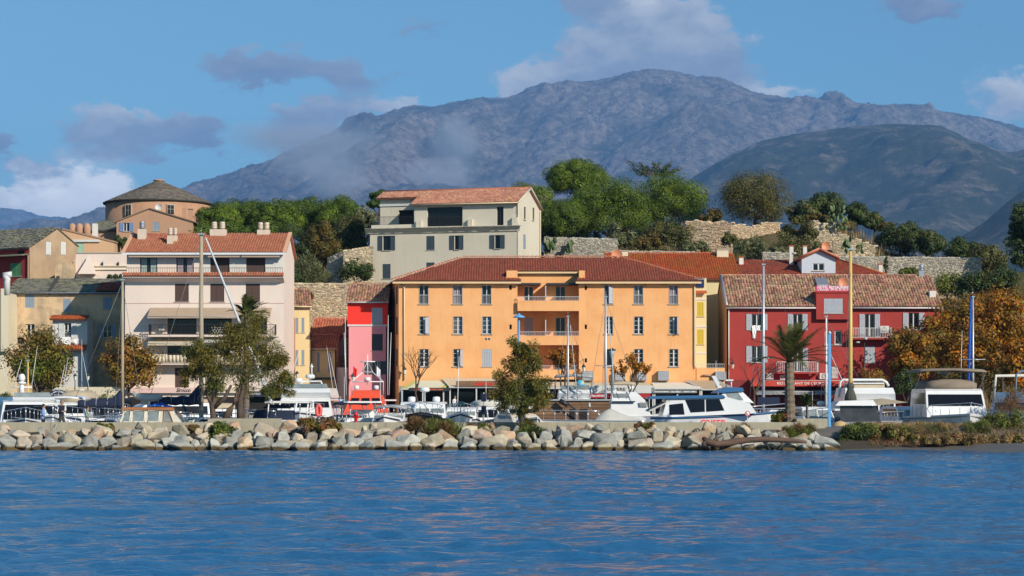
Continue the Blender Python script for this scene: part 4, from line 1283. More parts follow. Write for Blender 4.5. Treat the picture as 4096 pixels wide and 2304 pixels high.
# ------------------------------------------------------------------ red roofs behind
def back_roofs():
 h = House('red_roofed_house', 'house with a wide bright red tiled roof behind the orange block', 2430, 206.0, 0, 1.05)
 x1 = h.x(2958); D = 12
 zr, ze = h.z(1018, 0, 6), h.z(1112)
 roof = gable_house(h, 0, x1, D, ze, zr, LEMON, TILE_RED, limit=300, pw=.24, cl=.30, ovs=.05, seed=8)
 chimney(h, 2472, 2512, 1005, 1029, 5.2, CREAMW, .8, cap=STONE_SILL); chimney(h, 2868, 2914, 1000, 1030, 5.0, CREAMW, .9, cap=STONE_SILL)
 h = House('dormer_house', 'house with faded red roof and a pale blue gabled dormer', 2962, 207.0, 0, 1.05)
 x1 = h.x(3566); D = 12
 ze, zr = h.z(1112), h.z(1040, 0, 6)
 b = MB().box(0, x1, 0, D, 0, ze).build('wall', WHITEW, h.o)
 rx0, rx1 = h.x(2944, 6), h.x(3345, 6)
 L = math.hypot(6.3, zr - ze)
 roof = slope(h, 'roof', [(-.2, -.3, ze), (x1 + .2, -.3, ze), (rx1, 6, zr), (rx0, 6, zr)], .1, ROOF_BASE)
 slope(h, 'hip_roof', [(x1 + .2, -.3, ze), (x1 + .2, D + .3, ze), (rx1, 6, zr)], .1, TILE_RED2)
 slope(h, 'rear_roof', [(x1 + .2, D + .3, ze), (-.2, D + .3, ze), (rx0, 6.01, zr), (rx1, 6.01, zr)], .1, TILE_RED2)
 def ins(u, v):
  x = -.2 + u; return x > -.2 + (rx0 + .2) * v / L and x < x1 + .2 - (x1 + .2 - rx1) * v / L
 cover(roof, (-.2, -.3, ze), (1, 0, 0), (0, 6.3, zr - ze), x1 + .4, L, TILE_RED2, .24, .30, ins, 300, seed=9)
 MB().tube([(x1 + .2, -.3, ze + .08), (rx1, 6, zr + .1)], .13, 6).build('hip_ridge', TILE_RED, h.o)
 # dormer
 a, c, zb_, zt = h.rect(3207, 3342, 1028, 1092, .9)
 za = h.z(1000, 0, .9); mid = (a + c) / 2
 t = House.__new__(House); t.__dict__.update(h.__dict__); t.holes = {}
 t.win(3251, 3297, 1053, 1083, 'panes', d=.9, cols=2, rows=1, fr=.07, rev=.15)
 b = MB(); t.grid_wall(b, a, c, zb_ - .6, zt, .9, .15)
 b.add([(a, .9, zt), (c, .9, zt), (mid, .9, za)], [(0, 1, 2)])
 for xx in (a, c): quad(b, (xx, .9, zb_ - .6), (xx, 5.5, zb_ - .6), (xx, 5.5, zt), (xx, .9, zt))
 dm = b.build('dormer', BLUEW, h.o)
 for s_, xe in ((-1, a - .35), (1, c + .35)):
  zz = zt - .35 * (za - zt) / (mid - a)
  o = slope(h, 'dormer_roof', [(xe, .55, zz), (mid, .55, za + .06), (mid, 5.8, za + .06), (xe, 5.8, zz)], .14, TILE_RED)
  MB().tube([(xe, .52, zz + .05), (mid, .52, za + .12)], .12, 6).build('verge', TILE_ORANGE, o)
 for (p0, p1, y0, y1, d) in ((3158, 3174, 985, 1031, 4.0), (3213, 3228, 985, 1010, 3.0), (2957, 2974, 1030, 1062, 4.0), (3515, 3530, 1058, 1090, 4.0)):
  chimney(h, p0, p1, y0, y1, d, WHITEW, .45, cap=TILE_RED)
 dish(h, 3303, 985, 3.5, mat('dish_orange', (.62, .26, .13), .6), .45)


back_roofs()


# ------------------------------------------------------------------ the cream villa on the slope
def villa():
 h = House('villa', 'tall cream villa with dark shutters and pale tile roof on the slope', 1480, 228.0, -15, 9.0)
 x1 = h.x(2068); D = 10.0
 zc = h.z(930, x1 / 2); zt = h.z(909, x1 / 2)
 for (p0, p1, y0, y1, st) in ((1531, 1562, 943, 1001, 'open'), (1705, 1738, 944, 1000, 'closed'), (1818, 1835, 942, 998, 'open'), (1979, 2000, 940, 994, 'open'),
                                 (1530, 1562, 1056, 1115, 'closed'), (1705, 1738, 1050, 1108, 'closed'), (1860, 1893, 1050, 1106, 'closed')):
  h.win(p0, p1, y0, y1, st, shut=SH_SLATE, cols=1, rows=1, frame=DARK_ROOM, shw=.52, rev=.28)
 b = MB(); h.grid_wall(b, 0, x1, -3, zc); quad(b, (0, 0, -3), (0, D, -3), (0, D, zc), (0, 0, zc)); quad(b, (0, D, -3), (x1, D, -3), (x1, D, zc), (0, D, zc))
 quad(b, (x1, 0, -3), (x1, D, -3), (x1, D, zc), (x1, 0, zc)); quad(b, (0, 0, zc), (x1, 0, zc), (x1, D, zc), (0, D, zc))
 b.build('wall', CREAM, h.o)
 # moulded cornice with a slab course
 co = MB().prism([(.0, zc + .0), (-.12, zc + .0), (-.18, zc + .18), (-.42, zc + .42), (-.42, zc + .5), (0, zc + .5)], -.45, x1 + .35, 'x').build('cornice', CREAM, h.o)
 r = random.Random(2)
 V = [(-.5, -.62, 0), (.5, -.62, 0), (.5, .1, 0), (-.5, .1, 0), (-.48, -.6, .05), (.48, -.63, .06), (.5, .1, .05), (-.5, .1, .05)]
 ms = []; x = -.4
 while x < x1 + .3:
  w = r.uniform(.3, .6); ms.append([[w, 0, 0, x + w / 2], [0, r.uniform(.9, 1.05), 0, 0], [0, 0, 1, zc + .505 + r.uniform(0, .02)], [0, 0, 0, 1]]); x += w
 pieces('coping_slab', V, [(4, 5, 6, 7), (0, 1, 5, 4), (1, 2, 6, 5), (3, 0, 4, 7)], ms, STONE_SILL, co, 100)
 # upper storey: main block forward, terrace bay set back on the left
 zu = zc + .55
 xm = h.x(1657, .15); zem = h.z(812, (xm + x1) / 2, .15)
 t = House.__new__(House); t.__dict__.update(h.__dict__); t.holes = {}
 t.win(1709, 1850, 828, 905, 'panes', d=.15, cols=3, rows=1, frame=DARK_METAL, sill=False, rev=.35, fr=.03)
 t.win(1987, 2014, 827, 901, 'panes', d=.15, cols=2, rows=1, frame=DARK_METAL, sill=False, rev=.3, fr=.03)
 b = MB(); t.grid_wall(b, xm, x1, zu, zem, .15, .3)
 quad(b, (xm, .15, zu), (xm, 3, zu), (xm, 3, zem), (xm, .15, zem))
 quad(b, (xm, D, zu), (x1, D, zu), (x1, D, zem), (xm, D, zem))
 b.build('wall', CREAM, h.o)
 rd = 3.0; xl = h.x(1521, rd); zel = h.z(787, xl, rd)
 t2 = House.__new__(House); t2.__dict__.update(h.__dict__); t2.holes = {}
 t2.win(1594, 1655, 840, 904, 'open_dark', d=rd, sill=False, rev=.4)
 b = MB(); t2.grid_wall(b, xl, xm + .1, zu, zel, rd, .4); quad(b, (xl, rd, zu), (xl, D, zu), (xl, D, zel), (xl, rd, zel)); b.build('wall', CREAM, h.o)
 MB().box(xl - .02, xm, rd - .12, rd - .005, h.z(822, xl, rd) - .12, h.z(822, xl, rd) + .12).build('awning_cassette', SH_WHITE, h.o)
 z0 = h.z(902, xl, .6)
 MB().box(.1, xm - .02, .15, .45, zu, z0).build('parapet', CREAM, h.o)
 railing(h, h.x(1489, .3), xm - .05, .3, z0, h.z(868, xl, .3) - z0, DARK_METAL, .14)
 xa, xb = h.x(1709, .2), h.x(1850, .2); railing(h, xa + .05, xb - .05, .22, h.z(905, xa, .2), 1.0, DARK_METAL, .13)
 for (p0, p1, y0, y1) in ((1664, 1686, 882, 913), (1871, 1889, 876, 909), (2048, 2068, 868, 905)):
  a, c, e, f = h.rect(p0, p1, y0, y1, -.2); h.box('chimney_breast', CREAM, a, c, -.25, .145, e - .1, f)
 # gable roof over the main block
 zr = h.z(757, x1, D / 2)
 mid = D / 2
 g = MB().prism([(0.15, zc - .02), (D, zc - .02), (D, zem), (mid, zr - .1), (.15, zem)], x1 - .2, x1 + .002, 'x').build('gable_wall', CREAM, h.o)
 k = (zr - zem) / (mid - .15); of = .45
 fe = (xm - .3, .15 - of, zem - k * of + .1)
 roof = slope(h, 'roof', [fe, (x1 + .25, fe[1], fe[2]), (x1 + .25, mid, zr + .1), (xl - .3, mid, zr + .1), (xl - .3, rd - .5, zem + k * (rd - .65) + .1), (xm - .3, rd - .5, zem + k * (rd - .65) + .1)], .12, ROOF_BASE)
 slope(h, 'rear_roof', [(xl - .3, mid + .004, zr + .1), (x1 + .25, mid + .004, zr + .1), (x1 + .25, D + of, zem - k * of + .1), (xl - .3, D + of, zem - k * of + .1)], .12, TILE_PALE)
 L = math.hypot(mid - fe[1], zr + .1 - fe[2]); lx = x1 + .55 - xl
 vcut = L * (rd - .5 - fe[1]) / (mid - fe[1])
 cover(roof, (xl - .3, fe[1], fe[2]), (1, 0, 0), (0, mid - fe[1], zr + .1 - fe[2]), lx, L, TILE_PALE, .24, .33, lambda u, v: v > vcut or u > xm - xl, 300, seed=12, jit=.04)
 MB().tube([(xl - .3, mid, zr + .16), (x1 + .25, mid, zr + .16)], .13, 6).build('ridge', TILE_RED2, h.o)
 h.gutter(fe[0], x1 + .3, fe[1] - .05, fe[2] - .06, GUTTER)
 for s_ in (0, 1): MB().tube([(x1 + .28, fe[1] if s_ == 0 else D + of, fe[2]), (x1 + .28, mid, zr + .12)], .10, 6).build('verge', CREAM, h.o)
 h.pipe([(x1 + .06, -.05, fe[2] - .1), (x1 + .1, .1, zem - .4), (x1 + .1, .1, zc + 1.0), (x1 + .3, -.1, zc + .5), (x1 + .12, -.03, zc - .4), (x1 + .12, -.03, -3)], CREAM, .06)
 h.pipe([(x1 + .1, D + .1, zem), (x1 + .1, D - .1, zem - .4), (x1 + .1, D - .1, -3)], CREAMW, .08)
 # gable windows
 for (yy, w, za, zb_, m) in ((3.1, .8, 828, 877, 0), (6.9, .8, 831, 880, 0), (3.1, .8, 938, 995, 1)):
  z1_, z0_ = h.z(za, x1, yy), h.z(zb_, x1, yy)
  if m: put('shutter', shutter_mesh(.8, round(z1_ - z0_, 2), SH_BLUEGREY), h.o, (x1 + .03, yy - .4, z0_), R(90))
  else:
   o = MB().box(x1 + .003, x1 + .012, yy - w / 2, yy + w / 2, z0_, z1_).build('window', DARK_ROOM, h.o)
   f = MB().box(x1 + .003, x1 + .09, yy - w / 2 - .06, yy - w / 2, z0_, z1_).box(x1 + .003, x1 + .09, yy + w / 2, yy + w / 2 + .06, z0_, z1_).box(x1 + .003, x1 + .09, yy - w / 2 - .06, yy + w / 2 + .06, z1_, z1_ + .06).box(x1 + .003, x1 + .14, yy - w / 2 - .1, yy + w / 2 + .1, z0_ - .08, z0_)
   f.build('surround', CREAM, o)


villa()


# ------------------------------------------------------------------ the pale apartment house with awnings
def pale_house():
 h = House('apartment_house', 'five storey pale pink apartment house with tan awnings and terracotta roof', 500, 192.0, 0, 1.05)
 x1 = h.x(1136); D = 9.0
 zsl = h.z(1108)      # tile band below the top storey
 for (a, c) in ((699.5, 755), (841, 897), (983, 1040)): h.win(a, c, 1135, 1207, 'closed', shut=SH_BROWN, rev=.12)
 for (a, c) in ((669, 786), (813, 927), (1010, 1068)): h.win(a, c, 1262, 1336, 'panes', cols=3 if c - a > 80 else 1, rows=1, frame=SH_BROWN, sill=False, rev=.35, fr=.04)
 for (a, c) in ((669, 760), (800, 920), (1000, 1068)): h.win(a, c, 1380, 1447, 'panes', cols=3 if c - a > 80 else 1, rows=1, frame=SH_BROWN, sill=False, rev=.35, fr=.04)
 h.win(699, 755, 1471, 1551, 'roller', shut=SH_BROWN, sill=False)
 b = MB(); h.grid_wall(b, 0, x1, 0, zsl, rev=.3)
 quad(b, (0, 0, 0), (0, D, 0), (0, D, zsl), (0, 0, zsl)); quad(b, (0, D, 0), (x1, D, 0), (x1, D, zsl), (0, D, zsl)); quad(b, (0, 0, zsl), (x1, 0, zsl), (x1, D, zsl), (0, D, zsl))
 quad(b, (x1, 0, 0), (x1, D, 0), (x1, D, zsl), (x1, 0, zsl))
 b.build('wall', PINKWHITE, h.o)
 h.box('string_course', mat('pink_line', (.55, .36, .30), .8), 0, x1, -.03, -.004, h.z(1213) - .03, h.z(1213) + .03)
 # overhanging terrace slab edged with tiles
 of = .95
 zsb = zsl + .02
 sl_ = MB().prism([(0, zsb - .55), (-of, zsb - .12), (-of, zsb + .0), (0, zsb + .02)], -.12, x1 + .05, 'x').build('terrace_slab', PINKWHITE, h.o)
 zt = h.z(1096)
 band = slope(h, 'tile_band', [(-.15, -of - .06, zsb + .02), (x1 + .05, -of - .06, zsb + .02), (x1 + .05, -of + .5, zsb + .34), (-.15, -of + .5, zsb + .34)], .06, ROOF_BASE)
 cover(band, (-.15, -of - .06, zsb + .02), (1, 0, 0), (0, .56, .32), x1 + .2, .66, TILE_ORANGE, .235, .32, None, 130, seed=14)
 # top storey set back
 dt = .35
 t = House.__new__(House); t.__dict__.update(h.__dict__); t.holes = {}
 t.win(560, 629, 1031, 1096, 'panes', d=dt, cols=2, rows=1, frame=DARK_METAL, sill=False, rev=.2, fr=.03, curtain=CURT_G)
 t.win(705, 775, 1031, 1096, 'panes', d=dt, cols=2, rows=1, frame=DARK_METAL, sill=False, rev=.2, fr=.03, curtain=CURT_P)
 t.win(841, 918, 1031, 1096, 'roller', d=dt, shut=SH_BROWN, sill=False); t.win(984.5, 1061, 1031, 1096, 'roller', d=dt, shut=SH_BROWN, sill=False)
 ze = h.z(1012)
 xmid = h.x(815, dt)
 b = MB(); t.grid_wall(b, .1, xmid, zsl, ze, dt, .2); b.build('wall', PINKWHITE, h.o)
 b = MB(); t.grid_wall(b, xmid, x1 - .1, zsl, ze, dt, .2); b.build('wall', WHITEW, h.o)
 railing(h, .2, x1 - .1, -of + .62, zsb + .15, h.z(1070, 0, -.5) - zsb - .15, DARK_METAL, .22)
 # roof
 Dr = D; zr = h.z(934, 0, Dr / 2)
 for xx, w in ((.1, .12), (x1 - .12, .12)):
  MB().prism([(dt + .01, zsl), (Dr, zsl), (Dr, ze), (Dr / 2, zr - .1), (dt + .01, ze)], xx, xx + w, 'x').build('side_wall', PINKWHITE, h.o)
 ovf = .55; k = (zr - ze) / (Dr / 2); fe = (-.2, -ovf, ze - k * ovf * .0 + .02)
 a1 = x1 + .25
 roof = slope(h, 'roof', [fe, (a1, fe[1], fe[2]), (a1, Dr / 2, zr), (-.2, Dr / 2, zr)], .12, ROOF_BASE)
 slope(h, 'rear_roof', [(-.2, Dr / 2 + .004, zr), (a1, Dr / 2 + .004, zr), (a1, Dr + .3, ze), (-.2, Dr + .3, ze)], .12, TILE_ORANGE)
 L = math.hypot(Dr / 2 + ovf, zr - fe[2])
 cover(roof, (fe[0] + .35, fe[1], fe[2]), (1, 0, 0), (0, Dr / 2 + ovf, zr - fe[2]), a1 - fe[0] - .7, L, TILE_ORANGE, .235, .34, None, 300, seed=15)
 vm = mat('peach_verge', (.66, .36, .22), .8)
 for xx in (fe[0] + .15, a1 - .15):
  MB().add([(xx - .17, fe[1] - .01, fe[2] + .01), (xx + .17, fe[1] - .01, fe[2] + .01), (xx + .17, Dr / 2, zr + .02), (xx - .17, Dr / 2, zr + .02), (xx - .17, fe[1] - .01, fe[2] + .13), (xx + .17, fe[1] - .01, fe[2] + .13), (xx + .17, Dr / 2, zr + .14), (xx - .17, Dr / 2, zr + .14)],
                 [(4, 5, 6, 7), (0, 1, 5, 4), (1, 2, 6, 5), (3, 0, 4, 7), (2, 3, 7, 6)]).build('verge', vm, h.o)
 h.box('fascia', WGUTTER, fe[0], a1, fe[1] - .08, fe[1] - .012, fe[2] - .22, fe[2] - .02)
 for (p0, p1) in ((515, 798), (832, 960), (966, 1120)):
  a, c = h.x(p0, -.4), h.x(p1, -.4); z = h.z(1024, 0, -.4)
  h.box('awning_cassette', AWN_TAN, a, c, -.5, -.30, z - .12, z + .06)
 cw = mat('chimney_render', (.62, .52, .42), .85, (.5, .42, .33), 2, .6)
 chimney(h, 550, 582, 916, 953, 2.6, cw, .7, 1, pot_m=ZINC); chimney(h, 668, 690, 942, 983, 1.4, cw, .6, 1); chimney(h, 690, 708, 942, 975, 2.2, cw, .6, 1)
 chimney(h, 839, 904, 917, 940, 3.6, cw, .7, 2, pot_m=cw); chimney(h, 1028, 1078, 919, 938, 3.9, cw, .7, 2, pot_m=cw)
 x = h.x(936, 3); MB().box(x - .25, x + .25, 2.7, 3.3, zr - 1.1, zr - .68).build('skylight', GLASS, h.o)
 # middle balconies and awnings
 for i, (p0, p1, y0, y1, out) in enumerate(((595, 1099, 1297, 1340, 1.25), (600, 1100, 1418, 1452, 1.25))):
  a, c, z0, z1 = h.rect(p0, p1, y0, y1, -out)
  bal = MB().box(a, c, -out, -.005, z0 - .16, z0).build('balcony', PINKWHITE, h.o)
  if i == 0:
   put('railing', rail_mesh(c - a, z1 - z0, DARK_METAL, .13), bal, (a, -out + .05, z0))
   for xe in (a, c): put('railing', rail_mesh(out - .1, z1 - z0, DARK_METAL, .16), bal, (xe, -out + .05, z0), R(90))
   ch = MB()      # folding chair frames and table on the balcony
   for q in range(4):
    xq = h.x(846 + q * 10, -.7); ch.tube([(xq, -.7, z0 + .02), (xq + .4, -.7, z0 + .75)], .02, 5).tube([(xq + .4, -.7, z0 + .02), (xq, -.7, z0 + .75)], .02, 5)
   tag(ch.build('folding_chair', SH_WHITE, None, h.o.location), 'white folded chairs on the pale apartment house balcony', 'chair')
  else:
   b = MB(); n = 34; w = (c - a) / n
   for q in range(n):
    b.tube([(a + w * (q + .5), -out + .02, z0 + .05), (a + w * (q + .5), -out + .02, z1 - .05)], w * .46, 7)
   b.build('curved_panel_front', mat('cream_panel', (.60, .52, .38), .6), bal)
   put('railing', rail_mesh(c - a, z1 - z0 + .1, DARK_METAL, .8), bal, (a, -out - .1, z0))
 awning(h, 602, 1088, 1231, 1273, 1.7, AWN_TAN); awning(h, 598, 787, 1352, 1382, 1.1, mat('beige_stripe_awning', (.50, .42, .30), .9)); awning(h, 812, 924, 1352, 1370, 1.2, AWN_WHITE)
 ac_unit(h, 637, 660, 1299, 1324, -.1, .3)
 # shopfront strip
 z0, z1 = h.z(1572, 0, -.3), h.z(1550, 0, -.3)
 sg = MB().box(.3, h.x(800), -.35, -.02, z0, z1).build('shop_fascia', mat('pink_fascia', (.70, .50, .46), .7), h.o)
 lettering('Sirocco', sg, (h.x(733, -.4), -.37, (z0 + z1) / 2), .5, TXT_DARK, width=1.35, shear=.3, bold=.01)
 sg = MB().box(h.x(806), h.x(985), -.35, -.02, z0, z1).build('shop_fascia', CREAMW, h.o)
 lettering('Cola De', sg, (h.x(868, -.4), -.37, (z0 + z1) / 2), .44, TXT_DARK, width=2.0, bold=.006)
 sg = MB().box(h.x(988), x1, -.8, -.02, z0 - .35, z1 - .35).build('shop_awning', mat('navy_awning', (.02, .03, .06), .8), h.o)
 lettering('PHARMACIE DE', sg, (h.x(1028, -.85), -.83, (z0 + z1) / 2 - .35), .3, TXT_WHITE, width=1.75, shear=.2)
 h.box('shop_window', DARK_ROOM, .4, x1 - .3, -.03, -.005, 0, z0 - .36)


pale_house()


# ------------------------------------------------------------------ houses between the pale house and the orange block
def middle_houses():
 h = House('rose_house', 'narrow house painted scarlet above and rose pink below', 1390, 199.0, 0, 1.05)
 x1 = h.x(1549); ze, zr = h.z(1205), h.z(1140, 0, 4)
 h.win(1486, 1530, 1231, 1294, 'closed', shut=SH_GREY, board=True, rev=.3); h.win(1487, 1531, 1336, 1402, 'closed', shut=SH_CHAR, rev=.14)
 h.win(1500, 1520, 1445, 1497, 'open', cols=2, rows=3, shut=SH_CHAR, shw=.95)
 gable_house(h, 0, x1, 8, ze, zr, PINK, TILE_OLD, limit=150, pw=.27, cl=.38, jit=.05, gut=WGUTTER, seed=21)
 zb0, zb1 = h.z(1298), h.z(1213)
 t = House.__new__(House); t.__dict__.update(h.__dict__)
 b = MB(); t.grid_wall(b, -.001, x1 + .001, zb0, zb1, -.012, .02, holes=h.holes.get(0.0)); b.build('scarlet_band', SCARLET, h.o)
 h.box('string_course', SH_WHITE, 0, x1, -.06, -.013, h.z(1305), zb0); h.box('cornice', SH_WHITE, 0, x1, -.10, -.013, zb1, h.z(1204))
 wall_lantern(h, 1412, 1493, 1520, -.6)
 h = House('ivory_house', 'ivory house with pale shutters in the alley beside the pale apartment house', 1152, 203.0, 8, 1.05)
 x1 = h.x(1241); ze, zr = h.z(1222), h.z(1160, 0, 4)
 for (a, c) in ((1182, 1193), (1206, 1217)):
  h.win(a, c, 1271, 1330, 'closed', shut=SH_BLUEGREY); h.win(a, c, 1400, 1460, 'closed', shut=SH_BLUEGREY)
 gable_house(h, 0, x1, 8, ze, zr, YELLOW, TILE_OLD, limit=120, seed=22, gut=GUTTER)
 h.pipe([(h.x(1179), -.1, ze - 1.2), (h.x(1179), -.1, 0)], TILE_ORANGE, .06)
 h = House('alley_house', 'low yellow house with an old tile roof deep in the alley', 1241, 204.5, 0, 1.05)
 x1 = h.x(1345); ze, zr = h.z(1392), h.z(1345, 0, 3)
 h.win(1313, 1326, 1410, 1486, 'closed', shut=SH_BLUEGREY); h.win(1268, 1279, 1410, 1485, 'closed', shut=SH_BLUEGREY)
 gable_house(h, 0, x1, 6, ze, zr, YELLOW, TILE_ORANGERED, limit=80, seed=23, gut=GUTTER)
 h.box('shop_blind', mat('dark_green_blind', (.02, .05, .045), .8), .3, x1, -1.4, -.01, h.z(1518), h.z(1510))
 h = House('stone_house', 'small rubble stone house with red tile roof above the alley', 1248, 208.0, 0, 1.05)
 x1 = h.x(1400); ze, zr = h.z(1340), h.z(1279, 0, 4)
 h.win(1358, 1377, 1361, 1421, 'closed', shut=SH_GREY, sill=True)
 roof = gable_house(h, 0, x1, 8, ze, zr, STONEW, TILE_ORANGERED, limit=200, seed=24, pw=.26, gut=None)
 xa, xb, za, zb_ = h.holes[0.0][0]
 stones(h.o, (0, -.005, 0), (1, 0, 0), x1, ze - .1, RUBBLE3, .30, 150, inside=lambda u, v: v > 5 and not (xa - .1 < u < xb + .1 and za - .1 < v < zb_ + .1))
 b = MB().box(h.x(1342, -3), h.x(1395, -3), -3.2, -3.0, 0, h.z(1470, 0, -3)).build('terrace_wall', WHITEW, h.o)
 railing(h, h.x(1342, -3), h.x(1395, -3), -3.1, h.z(1470, 0, -3), .5, DARK_METAL)


middle_houses()


# ------------------------------------------------------------------ the old town on the left
def old_town():
 h = House('slate_house', 'old mottled stucco house with a mossy slate roof and faded blue shutters', 38, 201.0, 0, 1.05)
 x1 = h.x(505); ze, zr = h.z(1168), h.z(1118, 0, 3.6)
 h.win(100, 138, 1176, 1231, 'closed', shut=SH_BLUEGREY, board=True, sill=False, rev=.1); h.win(252, 283, 1195, 1246, 'closed', shut=SH_BLUEGREY, board=True, rev=.1)
 h.win(412, 448, 1190, 1237, 'closed', shut=SH_BLUEGREY, board=True, rev=.1)
 h.win(107, 138, 1296, 1345, 'panes', cols=2, rows=2); h.win(412, 446, 1300, 1350, 'open', cols=2, rows=2, shut=SH_BLUEGREY, shw=.4)
 h.win(60, 95, 1350, 1375, 'open_dark', sill=True); h.win(120, 150, 1480, 1530, 'open_dark')
 gable_house(h, 0, x1, 7.2, ze, zr, OLDW, SLATE, SLATE_BASE, limit=200, kind='slate', pw=.34, cl=.26, jit=.12, gut=ZINC, seed=31)
 xs = h.x(200)
 MB().prism([(-.3, ze + .1), (3.6, zr + .35), (3.6, zr - .2), (-.3, ze - .3)], xs - .15, xs + .15, 'x').build('roof_divider', SLATE_BASE, h.o)
 # tile corner at the right end of the roof
 a, c = h.x(388), h.x(470)
 rf = slope(h, 'lean_to_roof', [(a, -.5, ze + .15), (c, -.5, ze + .15), (c, 2.4, ze + 1.05), (a, 2.4, ze + 1.05)], .1, ROOF_BASE)
 cover(rf, (a, -.5, ze + .16), (1, 0, 0), (0, 2.9, .9), c - a, 3.03, TILE_RED2, .24, .36, None, 100, seed=33)
 h2 = House('white_wing', 'whitewashed wing with small tile roofs and hanging laundry on the slate house', 210, 198.2, 0, 1.05)
 xw = h2.x(349); zt = h2.z(1276)
 h2.win(257, 285, 1291, 1352, 'open', cols=2, rows=2, shut=SH_WHITE, shw=.5, rail=SH_WHITE); h2.win(258, 292, 1416, 1454, 'panes', cols=2, rows=2)
 b = MB(); h2.grid_wall(b, 0, xw, 0, zt); quad(b, (0, 0, 0), (0, 2.8, 0), (0, 2.8, zt), (0, 0, zt)); quad(b, (xw, 0, 0), (xw, 2.8, 0), (xw, 2.8, zt), (xw, 0, zt)); b.build('wall', WHITEW, h2.o)
 for py, o_, x0 in ((1278, .45, 0), (1398, .8, 0.2)):
  z = h2.z(py, 0, -o_)
  rf = slope(h2, 'pent_roof', [(x0 - .2, -o_, z), (xw, -o_, z), (xw, .9 if py < 1300 else -.01, z + .5), (x0 - .2, .9 if py < 1300 else -.01, z + .5)], .08, ROOF_BASE)
  cover(rf, (x0 - .2, -o_, z + .01), (1, 0, 0), (0, o_ + (.9 if py < 1300 else 0), .5), xw + .2 - x0, .95 if py < 1300 else .85, TILE_RED, .25, .36, None, 60, seed=34)
 for (p0, p1, y0, y1) in ((249, 283, 1348, 1378), (293, 314, 1354, 1374)):
  a, c, z0, z1 = h2.rect(p0, p1, y0, y1, -.5)
  b = MB(); n = 8
  for i in range(n):
   u0, u1 = a + (c - a) * i / n, a + (c - a) * (i + 1) / n
   quad(b, (u0, -.5 - .05 * math.sin(i), z0 + .1 * math.sin(i * .8)), (u1, -.5 - .05 * math.sin(i + 1), z0 + .1 * math.sin(i * .8 + .8)), (u1, -.5, z1), (u0, -.5, z1))
  tag(b.build('hanging_laundry', TXT_WHITE, None, h2.o.location), 'white sheets hung out on the wing of the slate house' if p0 < 260 else 'small white towel hung beside the sheets', 'laundry')
 h = House('cream_corner_house', 'cream house cut by the frame edge with a white metal flue', -60, 197.5, 0, 1.05)
 x1 = h.x(33); ze = h.z(1172)
 h.box('wall', CREAMW, 0, x1, 0, 8, 0, ze)
 o = h.box('flue_stack', CREAMW, h.x(8), h.x(40), -.5, -.01, 6, ze + .4)
 x = h.x(28, -.3)
 MB().tube([(x, -.3, ze - .2), (x, -.3, h.z(1128)), (x + .05, -.3, h.z(1118)), (x - .2, -.3, h.z(1100))], .30, 10).tube([(x - .35, -.3, h.z(1102)), (x + .45, -.3, h.z(1098))], .28, 10).build('metal_flue', SH_WHITE, o)
 # red house with a bare tan gable
 h = House('crimson_house', 'crimson house with tan gable end, slate roof and green shutters', 118, 216.0, -32, 6.0)
 Wd = 8.2; Dp = 8.0; x0 = -Wd
 ze, zr = h.z(986), h.z(912, 0, 4)
 h.win_at(x0 + 5.4, x0 + 7.0, h.z(1103), h.z(1050), 'closed', shut=SH_GREEN, frame=WHITE_FRAME); h.win_at(x0 + 6.4, x0 + 7.4, h.z(1014), h.z(1001), 'open_dark')
 gable_house(h, x0, 0, Dp, ze, zr, REDW, SLATE, SLATE_BASE, limit=150, kind='slate', pw=.34, cl=.26, jit=.12, side_m=TANW, seed=36)
 h.pipe([(-.1, -.1, ze - .9), (-.1, -.1, 0)], TANW, .06)
 sl_ = slope(h, 'porch_roof', [(x0, -1.1, h.z(1022)), (0, -1.1, h.z(1022)), (0, -.01, h.z(1014)), (x0, -.01, h.z(1014))], .08, SLATE)
 for yy, w in ((2.7, .75), (4.9, .75)):
  z0_, z1_ = h.z(1019, 0, yy), h.z(968, 0, yy)
  put('shutter', board_shutter_mesh(w, round(z1_ - z0_, 2), SH_WHITE), h.o, (.04, yy - w / 2, z0_), R(90))
 h = House('peach_house', 'peach rendered house with sloping parapet and mint shutters', 248, 222.0, 0, 7.0)
 x1 = h.x(456); D = 7
 h.win(292, 336, 972, 1012, 'closed', shut=SH_MINT)
 zl, zr_ = h.z(914), h.z(966)
 b = MB(); h.grid_wall(b, 0, x1, 0, zr_); b.add([(0, 0, zr_), (x1, 0, zr_), (0, 0, zl)], [(0, 1, 2)])
 quad(b, (x1, 0, 0), (x1, D, 0), (x1, D, zr_), (x1, 0, zr_)); b.build('wall', PEACH, h.o)
 xk = -2.2
 b = MB(); quad(b, (0, 0, 0), (xk, D * .8, 0), (xk, D * .8, zl - .1), (0, 0, zl)); b.build('side_wall', OLDW, h.o)
 slope(h, 'roof', [(0, -.1, zl + .05), (x1 + .1, -.1, zr_ + .05), (x1 + .1, D, zr_ + .05), (xk, D, zl + .05)], .16, mat('parapet_cap', (.36, .22, .14), .85))
 h.box('awning_cassette', SH_WHITE, h.x(282), h.x(401), -.22, -.01, h.z(968), h.z(959))
 chimney(h, 369, 388, 894, 942, 3, WHITEW, .6)
 h = House('terrace_building', 'flat pink grey terrace building with wall lamps below the peach house', 302, 214.0, 0, 6.0)
 x1 = h.x(510); zt = h.z(1014)
 h.box('wall', PINKWHITE, 0, x1, 0, 6, 0, zt)
 h.box('coping', STONE_SILL, -.05, x1 + .05, -.08, 6, zt + .003, zt + .12)
 rf = slope(h, 'lean_to_roof', [(.05, -.9, h.z(1045)), (h.x(305 + 1), -.9, h.z(1045)), (h.x(305), -.01, h.z(1020)), (.05, -.01, h.z(1020))], .08, TILE_OLD)
